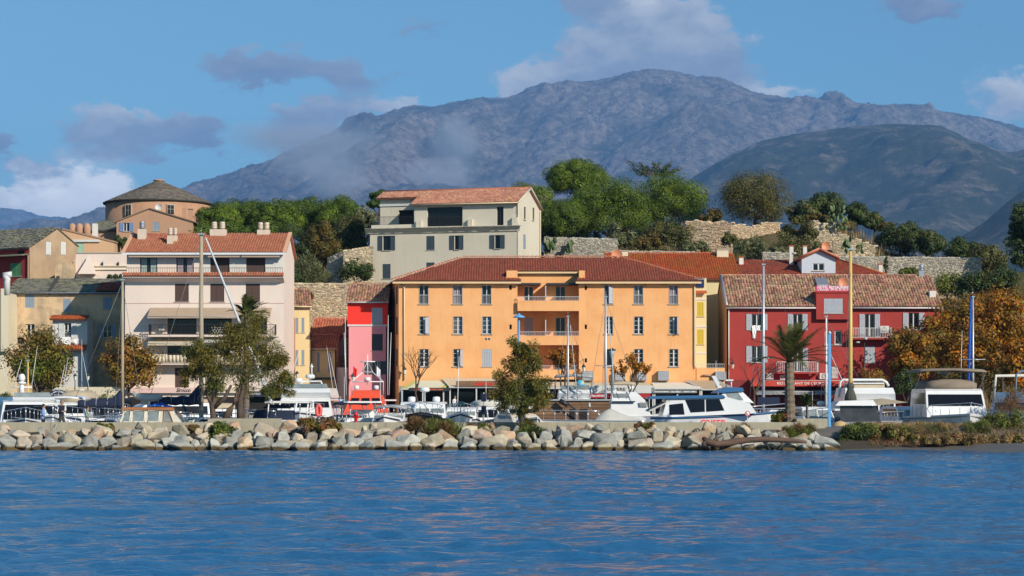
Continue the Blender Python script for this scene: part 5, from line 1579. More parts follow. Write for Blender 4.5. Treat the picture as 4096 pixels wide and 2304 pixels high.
 h.box('flank_wall', OLDW, -2.0, .02, -.6, 4, 0, h.z(1050))  # block of weathered render beside the terrace building
 for py in (1066, 1080): h.box('string_course', CREAMW, h.x(368), x1, -.16, -.01, h.z(py), h.z(py - 4))
 xa, xb = h.x(316, -.6), h.x(382, -.6); zb_, za = h.z(1098), h.z(1018)
 py_ = MB().add([(xa, -1.2, zb_), (xb, -1.2, zb_), (xb, -.1, zb_), (xa, -.1, zb_), ((xa + xb) / 2 + .25, -.6, za)], [(0, 1, 4), (1, 2, 4), (2, 3, 4), (3, 0, 4), (0, 3, 2, 1)])
 py_.build('pyramid_finial', PINKWHITE, h.o)
 for px in (411, 474):
  x, z = h.x(px), h.z(1053); MB().lathe((x, -.18, z - .25), [(.05, 0), (.11, .15), (.08, .3), (.03, .42)], 8).build('wall_lamp', SIGN_DARK, h.o)
 # ochre gabled house and the round tower
 h = House('ochre_gable_house', 'wide ochre gabled house with blue shutters below the round tower', 466, 238.0, 0, 9.0)
 x1 = h.x(772); D = 9
 h.win(494, 517, 891, 925, 'open', cols=2, rows=1, shut=SH_BLUE, shw=.45); h.win(611, 637, 888, 923, 'closed', shut=SH_BLUEGREY, board=False)
 ze_l, za, ze_r = h.z(884), h.z(833), h.z(886); xa = h.x(598)
 b = MB(); h.grid_wall(b, 0, x1, 0, min(ze_l, ze_r)); b.add([(0, 0, min(ze_l, ze_r)), (x1, 0, min(ze_l, ze_r)), (x1, 0, ze_r), (xa, 0, za), (0, 0, ze_l)], [(0, 1, 2, 3, 4)])
 quad(b, (x1, 0, 0), (x1, D, 0), (x1, D, ze_r), (x1, 0, ze_r)); quad(b, (0, 0, 0), (0, D, 0), (0, D, ze_l), (0, 0, ze_l)); b.build('wall', OCHRE, h.o)
 rt = mat('brown_lichen_tile', (.20, .14, .10), .9, (.27, .20, .14), .8, .8, island=.3)
 slope(h, 'roof', [(xa, -.15, za + .05), (x1 + .4, -.15, ze_r - .05), (x1 + .4, D, ze_r - .05), (xa, D, za + .05)], .14, rt)
 slope(h, 'roof', [(-.3, -.15, ze_l - .08), (xa, -.15, za + .05), (xa, D, za + .05), (-.3, D, ze_l - .08)], .14, rt)
 chimney(h, 728, 742, 832, 850, 4, OCHRE, .5); chimney(h, 752, 768, 838, 852, 5, OCHRE, .5, cap=rt)
 dish(h, 635, 828, 2, SH_WHITE, .4)
 h = House('bastion', 'low slate roofed bastion wing with domed merlons beside the round tower', 275, 240.0, 0, 9.0)
 x1 = h.x(468); zt = h.z(922)
 h.box('wall', OCHRE, h.x(300), x1, 0, 5, 0, zt)
 rf = slope(h, 'roof', [(h.x(300), -.3, zt), (x1, -.3, zt), (x1, 5, zt + 1.5), (h.x(372), 5, zt + 1.5)], .12, SLATE_BASE)
 cover(rf, (h.x(300), -.3, zt), (1, 0, 0), (0, 5.3, 1.5), x1 - h.x(300), 5.5, SLATE, .36, .28, lambda u, v: u > v * .38, 100, 'slate', .12, seed=41)
 for px in (289, 318, 348):
  x = h.x(px, -.4); z = h.z(920)
  MB().lathe((x, -.4, z - 1.5), [(.44, 0), (.44, 1.75), (.38, 2.0), (.22, 2.2), (.02, 2.28)], 8).build('merlon', OCHRE, h.o)


old_town()


def round_tower():
 Y = 256.0; c = pos(628, 810, Y)
 r = 214 * Y / F
 zb, ze, za = 12.0, PZ(806, Y - 3), PZ(726, Y)
 t = thing('round_tower', 'broad round tower with conical slate roof and small lantern', 'tower', (c.x, Y + r * .2, zb))
 H = ze - zb
 MB().lathe((0, 0, 0), [(r * 1.03, 0), (r, H * .4), (r * .985, H)], 40, smooth=True).build('wall', plaster('tower_render', (.46, .26, .16), (.36, .205, .13), .9, .35, .4), t)
 n = 48; Hc = za - ze; ra = .6
 b = MB().lathe((0, 0, H + .02), [(r * 1.03, -.05), (r * 1.035, .06), (r * .55, Hc * .52), (ra * .9, Hc), ], 48, smooth=False)
 cone = b.build('roof', SLATE_BASE, t)
 # rings of slates
 ms = []; rr_ = random.Random(6); L = math.hypot(r, Hc); cl = .30
 for j in range(int(L / cl)):
  f = j * cl / L; rad = r * 1.03 * (1 - f) + .3 * f; nn = max(8, int(2 * math.pi * rad / .42))
  # the cone flares slightly: follow its profile
  z = H + .06 + (Hc * .52 * (1 - rad / (r * 1.035)) / .4686 if rad > r * .55 else Hc * .52 + Hc * .48 * (1 - (rad - .54) / (r * .55 - .54)))
  for i in range(nn):
   a = 2 * math.pi * (i + .5 * (j % 2)) / nn + rr_.uniform(-.01, .01)
   if math.sin(a) > .35: continue
   o = Vector((math.cos(a), math.sin(a), 0)); u = Vector((-math.sin(a), math.cos(a), 0))
   sl2 = (Hc * .52) / (r * .485) if rad > r * .55 else (Hc * .48) / (r * .55)
   v = (-o + Vector((0, 0, sl2))).normalized(); nrm = (o * sl2 + Vector((0, 0, 1))).normalized()
   p = o * rad + Vector((0, 0, z + rr_.uniform(0, .03)))
   s = rr_.uniform(.8, 1.2)
   ms.append([[u.x * s, v.x, nrm.x, p.x], [u.y * s, v.y, nrm.y, p.y], [u.z * s, v.z, nrm.z, p.z], [0, 0, 0, 1]])
 V, Fc = slab(.44, .40, .05)
 SL2 = mat('tower_slate', (.145, .122, .098), .85, (.19, .16, .12), .5, .6, island=.35)
 pieces('roof_slate', V, Fc, ms, SL2, cone, 300)
 MB().lathe((0, 0, H + Hc - .35), [(.66, 0), (.66, .55), (.72, .56), (.72, .68), (.5, .7)], 16).build('lantern', OCHRE, t)
 for px, w, hh in ((543, .75, 1.25), (707, .8, 1.0)):
  x = (px - 628) * Y / F; y = -math.sqrt(max(.1, r * r * .98 - x * x)); a = math.atan2(y, x) + math.pi / 2
  f = MB().box(-w / 2, w / 2, -.10, .3, 0, hh).build('window', DARK_ROOM, t, (x, y, H - .62 - hh), a)
  g = MB().box(-w / 2 - .08, -w / 2, -.13, .1, 0, hh).box(w / 2, w / 2 + .08, -.13, .1, 0, hh).box(-w / 2 - .08, w / 2 + .08, -.13, .1, hh, hh + .14).box(-.02, .02, -.125, -.08, 0, hh).box(-w / 2, w / 2, -.12, -.08, hh * .5, hh * .5 + .04)
  g.build('frame', STONE_SILL, f)


round_tower()


# ------------------------------------------------------------------ rubble retaining walls on the hill
def stone_wall(name, label, px0, px1, py0a, py0b, hgt, Y, m, rz=0, size=.28, limit=300, thick=.7, seed=3, merlon=False, ragged=0.0):
 h = House(name, label, px0, Y, rz, 0, 'wall')
 x1 = h.x(px1); za, zb_ = h.z(py0a, 0), h.z(py0b, x1)
 base = min(za, zb_) - hgt
 h.o.location.z = base; za -= base; zb_ -= base
 n = 12; r = random.Random(seed)
 tops = [(x1 * i / n, za + (zb_ - za) * i / n + (r.uniform(-ragged, ragged) if 0 < i < n else 0)) for i in range(n + 1)]
 MB().prism([(0, -1), (x1, -1)] + tops[::-1], 0, thick, 'y').build('core', STONEW, h.o)
 def ins(u, v): return v < np.interp(u, [p[0] for p in tops], [p[1] for p in tops]) - .02
 stones(h.o, (0, -.005, -.6), (1, 0, 0), x1, max(za, zb_) + .6, m, size, limit, inside=lambda u, v: ins(u, v - .6), seed=seed)
 # coping stones
 rr_ = random.Random(seed + 1); x = 0; ms = []
 while x < x1:
  w = rr_.uniform(.25, .6)
  zz = np.interp(x + w / 2, [p[0] for p in tops], [p[1] for p in tops])
  ms.append([[w, 0, 0, x + w / 2], [0, thick + .1, 0, thick / 2], [0, 0, rr_.uniform(.1, .22), zz + .06], [0, 0, 0, 1]]); x += w
 V = [(-.5, -.5, -.5), (.48, -.5, -.5), (.5, .5, -.5), (-.5, .5, -.5), (-.42, -.46, .45), (.40, -.44, .5), (.45, .5, .5), (-.45, .5, .5)]
 pieces('coping_stone', V, [(4, 5, 6, 7), (0, 1, 5, 4), (1, 2, 6, 5), (2, 3, 7, 6), (3, 0, 4, 7)], ms, m, h.o, 120)
 return h


stone_wall('retaining_wall', 'tall honey coloured rubble retaining wall beside the pale apartment house', 1150, 1462, 1136, 1138, 8.5, 213.5, RUBBLE, 0, .26, 300, .8, 3)
stone_wall('garden_wall', 'honey rubble garden wall left of the cream villa', 1373, 1490, 1006, 988, 4.5, 226, RUBBLE, 0, .30, 150, .8, 5)
stone_wall('garden_wall', 'shaded rubble wall running back from the garden wall corner', 1310, 1374, 1036, 1008, 4.5, 229, RUBBLE2, -35, .30, 60, .8, 15)
stone_wall('dry_stone_wall', 'grey dry stone wall under the pines right of the villa', 2176, 2470, 951, 957, 2.6, 240, RUBBLE2, 0, .25, 250, .7, 7, ragged=.08)
stone_wall('dry_stone_wall', 'low grey dry stone wall just above the orange roof ridge', 2415, 2780, 1005, 1010, 2.4, 232, RUBBLE2, 0, .30, 120, .7, 8, ragged=.08)
stone_wall('dry_stone_wall', 'long grey dry stone terrace wall behind the hotel roof', 3350, 3925, 1028, 1034, 3.6, 236, RUBBLE2, 0, .25, 300, .8, 9, ragged=.05)
stone_wall('dry_stone_wall', 'short grey stone wall beside the dormer chimneys', 3050, 3170, 1012, 1014, 2.0, 233, RUBBLE2, 0, .30, 60, .7, 10, ragged=.1)
stone_wall('fort_wall', 'crumbling rust coloured fort wall bastion below the olive tree', 2742, 2925, 888, 892, 4.8, 258, RUBBLE3, -18, .32, 200, 1.0, 11, ragged=.3)
stone_wall('fort_wall', 'pale crumbling fort wall running right under the olive tree', 2925, 3120, 904, 894, 4.6, 260, RUBBLE3, 10, .26, 200, 1.0, 12, ragged=.35)
stone_wall('fort_wall', 'short raised stretch of fort wall under the prickly pears', 3240, 3345, 888, 892, 5.2, 259, RUBBLE, 0, .26, 150, 1.0, 13, ragged=.3)
stone_wall('fort_wall', 'low broken end of the fort wall stepping down the slope', 3330, 3500, 930, 985, 3.0, 256, RUBBLE, -6, .28, 150, 1.0, 14, ragged=.45)
# ------------------------------------------------------------------ breakwater, sea wall, quay
CONC = mat('pale_concrete', (0.40, 0.36, 0.26), 0.9, (0.30, 0.27, 0.20), 1.2, 0.7, bump=0.25, bscale=12, stretch=(2, 1, .6))
PAVE = mat('quay_paving', (0.30, 0.28, 0.24), 0.9, (0.22, 0.20, 0.17), 1.0, 0.7)
SHADE_MUD = mat('rock_shadow_earth', (0.060, 0.048, 0.034), 0.95, (0.035, 0.03, 0.024), 2, 0.8)  # dark earth, painted darker still to put shade between the boulders
SAND = mat('wet_grey_sand', (0.145, 0.125, 0.105), 0.55, (0.10, 0.09, 0.08), 0.7, 0.7, bump=0.2, bscale=20)


def boulder_mat(name, col, col2, rough=0.85):
 """sea boulder: mottled stone with weed and wet staining below the tide mark"""
 m = mat(name, col, rough, col2, 1.6, 1.0, bump=1.0, bscale=3.2, island=0.34, hue=0.016, lo=.45, hi=.62)
 nt = m.node_tree; N, L = nt.nodes, nt.links; b = N['Principled BSDF']
 src = b.inputs['Base Color'].links[0].from_socket
 g = N.new('ShaderNodeNewGeometry'); sp = N.new('ShaderNodeSeparateXYZ'); L.new(g.outputs['Position'], sp.inputs[0])
 n = N.new('ShaderNodeTexNoise'); n.inputs['Scale'].default_value = 1.4; L.new(g.outputs['Position'], n.inputs['Vector'])
 a = N.new('ShaderNodeMath'); a.operation = 'MULTIPLY_ADD'; a.inputs[1].default_value = -0.30; L.new(n.outputs[0], a.inputs[0]); L.new(sp.outputs[2], a.inputs[2])
 r = N.new('ShaderNodeMapRange'); r.inputs['From Min'].default_value = 0.10; r.inputs['From Max'].default_value = 0.0; L.new(a.outputs[0], r.inputs['Value'])
 mx = N.new('ShaderNodeMixRGB'); mx.inputs[2].default_value = (0.085, 0.055, 0.016, 1)
 L.new(r.outputs[0], mx.inputs[0]); L.new(src, mx.inputs[1]); L.new(mx.outputs[0], b.inputs['Base Color'])
 return m


B_GREY = boulder_mat('grey_boulder', (0.36, 0.355, 0.31), (0.27, 0.265, 0.235))
B_CREAM = boulder_mat('cream_boulder', (0.44, 0.375, 0.27), (0.34, 0.30, 0.23))
B_RUST = boulder_mat('rust_boulder', (0.40, 0.265, 0.165), (0.44, 0.36, 0.27))


def boulder_meshes(n=14):
 out = []
 for k in range(n):
  r = random.Random(100 + k)
  bm = bmesh.new()
  for i in range(13):
   d = Vector((r.gauss(0, 1), r.gauss(0, 1), r.gauss(0, 1))).normalized()
   p = Vector([max(-.78, min(.78, c)) for c in d]) * r.uniform(.82, 1.05)
   bm.verts.new(p)
  bmesh.ops.convex_hull(bm, input=bm.verts)
  for v in [v for v in bm.verts if not v.link_faces]: bm.verts.remove(v)
  bmesh.ops.bevel(bm, geom=list(bm.edges), offset=.045, segments=1, profile=.5, affect='EDGES')
  bmesh.ops.recalc_face_normals(bm, faces=bm.faces)
  me = bpy.data.meshes.new('boulder'); bm.to_mesh(me); bm.free()
  me.polygons.foreach_set('use_smooth', [False] * len(me.polygons))
  out.append(me)
 return out


def breakwater():
 xs = np.linspace(-45, 20, 90); ys = np.linspace(107.2, 114.6, 14)
 XX, YY = np.meshgrid(xs, ys)
 Z = np.interp(YY, [107.2, 109.0, 112.0, 113.8, 114.6], [-1.2, -.45, .45, .86, .9]) + .15 * fbm(XX, YY, 3, 6)
 root = tag(put('breakwater', np_mesh('breakwater', np.stack([XX.ravel(), YY.ravel(), Z.ravel()], 1), grid_faces(90, 14), SHADE_MUD, True)),
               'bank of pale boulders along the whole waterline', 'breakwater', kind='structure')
 ms = boulder_meshes()
 sets = []
 for me in ms:
  row = []
  for m in (B_GREY, B_CREAM, B_RUST):
   c = me.copy(); c.name = 'boulder'; c.materials.append(m); row.append(c)
  sets.append(row)
 r = random.Random(11)
 rows = [(109.3, .04, .84, .40, (.7, .3, 0)), (110.2, .30, .80, .46, (.6, .36, .04)), (111.3, .58, .70, .42, (.35, .45, .2)), (112.5, .84, .60, .37, (.2, .5, .3)), (113.6, 1.02, .52, .34, (.12, .5, .38))]
 n = 0
 for ri, (Y, z, w, hh, pr) in enumerate(rows):
  x = -31.5 - r.random()
  while x < 16.4:
   s = w * r.choice((.55, .75, 1.0, 1.0, 1.35, 1.6)) * r.uniform(.85, 1.15)
   if ri >= 3 and r.random() < .16: x += s * 1.3; continue
   if ri == 4 and r.random() < .35: x += s * 1.8; continue
   sx, sz = s * .78, hh * r.uniform(.75, 1.25) * (.75 + .35 * s / w)
   u = r.random(); mi = 0 if u < pr[0] else 1 if u < pr[0] + pr[1] else 2
   o = bpy.data.objects.new('boulder', r.choice(sets)[mi]); C.objects.link(o); o.parent = root
   o.location = (x + sx, Y + r.uniform(-.35, .35), z + r.uniform(-.10, .12))
   o.rotation_euler = (r.uniform(-.5, .5), r.uniform(-.4, .4), r.uniform(0, 6.28) if s < w * .8 else r.uniform(-.4, .4) + r.choice((0, math.pi)))
   o.scale = (sx, s * .62, sz)
   n += 1
   x += sx * 1.50
 print('boulders', n)


breakwater()


def sea_wall():
 t = tag(thing('sea_wall', 'long low pale concrete parapet along the top of the breakwater', 'wall', (-38, 114.45, 0)), kind='thing')
 x = 0.0; L = 55.4; k = 0
 while x < L:
  w = min(6.2, L - x); MB().box(x + .008, x + w - .008, 0, .42, .5, PZ(1689, 114.45)).build('wall_panel', CONC, t); x += w; k += 1
 q = MB().box(-60, 60, 114.9, 119.5, -1.2, .86).build('quay', PAVE); tag(q, kind='structure')
 q = MB().box(-90, 90, 181.0, 182.2, -1.2, 1.12).build('harbour_edge', CONC); tag(q, kind='structure')
 q = MB().box(-90, 90, 182.2, 196.0, .6, 1.10).build('street', mat('asphalt', (.055, .055, .055), .9, (.075, .072, .07), .7, .6)); tag(q, kind='structure')
 for p0, p1, lab in ((838, 1116, 'tan raised planter edge under the feathery trees'), (3182, 3304, 'pale planter edge at the foot of the palm')):
  a, c = PX(p0, 116), PX(p1, 116); z = PZ(1675, 115.4)
  tag(MB().box(a, c, 115.4, 117.4, .6, z).build('planter', CONC), lab, 'planter')
 # right-hand beach
 xs = np.linspace(14, 60, 80); ys = np.concatenate([np.linspace(92, 113, 50), np.linspace(113.5, 119, 6)])
 XX, YY = np.meshgrid(xs, ys)
 yw = np.interp(XX, [14, 17.2, 19, 21.5, 23.5, 25.5, 27, 30, 60], [111.5, 110.2, 109.6, 109.9, 108.0, 104.5, 101.0, 97.5, 92])
 d = YY - yw
 Z = np.clip(d * .055, -.6, .35) + np.clip((YY - 111.6) * .42, 0, .85) + .04 * fbm(XX / 1.5, YY / 1.5, 3, 4)
 tag(put('beach', np_mesh('beach', np.stack([XX.ravel(), YY.ravel(), Z.ravel()], 1), grid_faces(80, len(ys)), SAND, True)), kind='structure')
 # driftwood
 WD = mat('driftwood', (.15, .085, .055), .8, (.085, .05, .035), 2, .9, bump=.6, bscale=8, stretch=(.3, 2, 2))
 Y = 108.9
 P = lambda px, py, dy=0: pos(px, py, Y + dy)
 b = MB().tube([P(2812, 1752, .2), P(2830, 1768), P(2870, 1778), P(2925, 1770), P(2990, 1760), P(3060, 1757), P(3130, 1760), P(3190, 1763), P(3226, 1769)], [.10, .22, .17, .20, .16, .15, .14, .11, .07], 9)
 b.tube([P(2830, 1768), P(2812, 1782), P(2808, 1792)], [.18, .14, .06], 7); b.tube([P(2850, 1772), P(2868, 1752, .1), P(2890, 1742, .1)], [.14, .07, .03], 6)
 tag(b.build('driftwood_log', WD), 'long weathered driftwood trunk lying on the boulders', 'log')


sea_wall()


# ------------------------------------------------------------------ foliage kit
def leaf_quads(P, N_, A, size, aspect, rs, jitter=0.35):
 """one small blade per point: P centres, N_ facing, A long axis"""
 n = len(P)
 B = np.cross(N_, A); B /= np.linalg.norm(B, axis=1, keepdims=True) + 1e-9
 s = (size * (1 + jitter * (rs.rand(n) * 2 - 1)))[:, None]
 a, b = A * s, B * s * aspect
 V = np.stack([P - a * .5, P + b * .5 + a * .08, P + a * .5, P - b * .5 + a * .05], 1).reshape(-1, 3)
 Fq = np.arange(n * 4).reshape(-1, 4)
 return V, Fq


def unit(v): return v / (np.linalg.norm(v, axis=1, keepdims=True) + 1e-9)


def foliage(cl, rad, per, size, aspect, seed, outward=.65, shell=.45, droop=0.0, along=0.0, squash=None, up=.15):
 """leaves spread through clumps: cl (n,3) centres, rad (n,) or (n,3)"""
 rs = np.random.RandomState(seed)
 cl = np.asarray(cl, float); rad = np.asarray(rad, float)
 if rad.ndim == 1: rad = np.repeat(rad[:, None], 3, 1)
 k = np.repeat(np.arange(len(cl)), per)
 d = unit(rs.normal(size=(len(k), 3)))
 r = shell + (1 - shell) * rs.rand(len(k)) ** .6
 P = cl[k] + d * rad[k] * r[:, None]
 N_ = unit(d * outward + unit(rs.normal(size=d.shape)) * (1 - outward) + np.array([0, 0, up]))
 rn = unit(rs.normal(size=d.shape))
 A = unit(np.cross(N_, rn)) * (1 - along) + along * (d + np.array([0, 0, -droop]))
 return leaf_quads(P, N_, unit(A), size, aspect, rs)


def dome_clumps(c, rx, ry, rz, n, cr, seed, zmin=-.35, fill=.25):
 """clump centres over a crown: mostly on its surface, some inside"""
 rs = np.random.RandomState(seed); out = []
 while len(out) < n:
  d = rs.normal(size=3); d /= np.linalg.norm(d)
  if d[2] < zmin: continue
  f = rs.uniform(.78, 1.04) if rs.rand() > fill else rs.uniform(.2, .75)
  out.append((c[0] + d[0] * rx * f, c[1] + d[1] * ry * f, c[2] + d[2] * rz * f))
 return np.array(out), cr * rs.uniform(.65, 1.25, n)


BARK = mat('brown_bark', (0.10, 0.07, 0.05), .9, (0.06, 0.045, 0.035), 4, .8, bump=.6, bscale=14, stretch=(1, 1, .3))
PINEBARK = mat('pine_bark', (0.15, 0.085, 0.055), .9, (0.08, 0.05, 0.04), 4, .8, bump=.6, bscale=10)
PALEBARK = mat('pale_bark', (0.26, 0.21, 0.16), .9, (0.16, 0.13, 0.10), 4, .8, bump=.5, bscale=14)
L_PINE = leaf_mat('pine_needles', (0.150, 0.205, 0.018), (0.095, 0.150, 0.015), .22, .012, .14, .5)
L_PINE2 = leaf_mat('dark_pine_needles', (0.085, 0.128, 0.015), (0.050, 0.085, 0.012), .24, .012, .12, .5)  # darker pine green; also puts shade into the crowns by colour
L_OLIVE = leaf_mat('olive_leaves', (0.150, 0.140, 0.040), (0.090, 0.092, 0.028), .42, .02, .2, .6)
L_MAQ = leaf_mat('maquis_leaves', (0.078, 0.105, 0.026), (0.045, 0.068, 0.020), .45, .025, .2, .7)
L_GREYG = leaf_mat('grey_green_leaves', (0.190, 0.195, 0.085), (0.120, 0.135, 0.055), .40, .015, .2, .7)
L_RUST = leaf_mat('rusty_leaves', (0.185, 0.120, 0.028), (0.090, 0.088, 0.022), .45, .02, .25, .7)
L_GOLD = leaf_mat('golden_leaves', (0.56, 0.205, 0.012), (0.32, 0.160, 0.018), .45, .025, .35, .45)
L_AUT = leaf_mat('autumn_plane_leaves', (0.36, 0.18, 0.032), (0.185, 0.130, 0.022), .45, .03, .35, .5)
L_PLANE = leaf_mat('green_plane_leaves', (0.150, 0.180, 0.024), (0.24, 0.130, 0.030), .45, .03, .35, .32)
L_TAM = leaf_mat('tamarisk_sprays', (0.125, 0.140, 0.030), (0.205, 0.150, 0.024), .42, .025, .25, .55)
L_ICE = leaf_mat('succulent_mat', (0.17, 0.19, 0.02), (0.26, 0.085, 0.032), .42, .02, .2, 1.4)
L_DRY = leaf_mat('dry_grass_blades', (0.42, 0.29, 0.125), (0.27, 0.19, 0.085), .35, .015, .3, 1.0)
L_WEED = leaf_mat('green_weeds', (0.130, 0.175, 0.026), (0.19, 0.18, 0.04), .40, .02, .25, 1.2)
L_DRYBUSH = leaf_mat('dry_brush', (0.24, 0.125, 0.065), (0.17, 0.125, 0.042), .40, .02, .2, 1.2)


def crown_obj(root, V, Fq, m, name='crown'):
 o = put(name, np_mesh(name, V, Fq, m, False), root)
 return o


def limbs(base, tips, r0, r1, seed, bend=.25, n=6):
 b = MB(); rr = random.Random(seed); base = Vector(base)
 for t in tips:
  t = Vector(t); m = base.lerp(t, .5) + Vector((rr.uniform(-1, 1), rr.uniform(-1, 1), rr.uniform(-.2, .6))) * (t - base).length * bend * .4
  q1 = base.lerp(m, .5); q2 = m.lerp(t, .5)
  b.tube([base, q1, m, q2, t], [r0, r0 * .8, r0 * .55, r0 * .4, r1], n)
 return b


def tree(name, label, cat, px, pt, pb, hw, Y, leaf, seed, trunk_px=None, ground=None, n=34, per=150, cr=.40, size=.30, aspect=.5, zmin=-.35, bark=None, group=None,
         depth=.85, tr=.18, along=0.0, droop=0.0, shell=.6, fill=.15, outward=.8, leaf2=None, forks=6):
 """a broad tree: crown between rows pt and pb, half width hw, in px at distance Y"""
 s = Y / F
 c = pos(px, (pt + pb) / 2, Y); rx = hw * s; rz = (pb - pt) / 2 * s
 bx = PX(trunk_px or px, Y); bz = gz(bx, Y) if ground is None else ground
 t = thing(name, label, cat, (bx, Y, bz), 0, group)
 off = Vector((c.x - bx, 0, c.z - bz))
 cl, rad = dome_clumps(off, rx * .80, rx * depth * .80, rz * .80, n, cr * min(rx, rz * 1.6), seed, zmin, fill)
 V, Fq = foliage(cl, np.stack([rad, rad, rad * .8], 1), per, size, aspect, seed + 1, outward, shell, droop, along)
 if leaf2 is not None:
  h = len(Fq) // 3
  crown_obj(t, V[:h * 4], Fq[:h], leaf2); crown_obj(t, V[h * 4:], Fq[:len(Fq) - h], leaf)
 else: crown_obj(t, V, Fq, leaf)
 rr = random.Random(seed); idx = rr.sample(range(n), min(forks, n))
 fork = Vector((off.x * .5, 0, max(.3, off.z - rz * .75)))
 b = MB().tube([(0, 0, -.6), (off.x * .2, 0, fork.z * .5), fork], [tr * 1.25, tr, tr * .85], 8).build('trunk', bark or BARK, t)
 lb = limbs(fork, [Vector(cl[i]) for i in idx], tr * .6, tr * .12, seed)
 lb.build('branches', bark or BARK, t)
 return t


def bush(name, label, px, pt, pb, hw, Y, leaf, seed, n=14, per=110, size=.22, aspect=.5, cat='shrub', group=None, depth=.8, along=0.0, droop=0.0, ground=None, leaf2=None, outward=.6):
 s = Y / F
 c = pos(px, (pt + pb) / 2, Y); rx = hw * s; rz = (pb - pt) / 2 * s
 g = (c.z - rz) if ground is None else ground
 t = thing(name, label, cat, (c.x, Y, g), 0, group)
 cl, rad = dome_clumps((0, 0, rz * .75 + c.z - rz - g), rx * .8, rx * depth * .8, rz * .95, n, .38 * min(rx, rz * 1.5), seed, -.5, .35)
 V, Fq = foliage(cl, rad, per, size, aspect, seed + 1, outward, .35, droop, along)
 if leaf2 is not None:
  h = len(Fq) // 2
  crown_obj(t, V[:h * 4], Fq[:h], leaf2, 'foliage'); crown_obj(t, V[h * 4:], Fq[:len(Fq) - h], leaf, 'foliage')
 else: crown_obj(t, V, Fq, leaf, 'foliage')
 lb = limbs((0, 0, -.3), [Vector(cl[i]) for i in range(0, n, max(1, n // 6))], .05, .015, seed, n=5)
 lb.build('stems', BARK, t)
 return t


def blades(P, h, w, seed, lean=.35):
 """grass: a narrow upright blade per root point"""
 rs = np.random.RandomState(seed); n = len(P)
 a = rs.rand(n) * 6.283
 dirv = np.stack([np.cos(a), np.sin(a), np.zeros(n)], 1)
 hh = (h * (0.5 + rs.rand(n)))[:, None]
 le = dirv * hh * lean * rs.rand(n)[:, None]
 side = np.stack([-np.sin(a), np.cos(a), np.zeros(n)], 1) * w
 top = P + le + np.array([0, 0, 1]) * hh
 V = np.stack([P - side, P + side, top + side * .2, top - side * .2], 1).reshape(-1, 3)
 return V, np.arange(n * 4).reshape(-1, 4)


def scatter_px(n, p0, p1, Y0, Y1, zf, seed):
 rs = np.random.RandomState(seed)
 Y = Y0 + (Y1 - Y0) * rs.rand(n); px = p0 + (p1 - p0) * rs.rand(n)
 X = (px - CX) * Y / F
 return np.stack([X, Y, zf(X, Y)], 1)
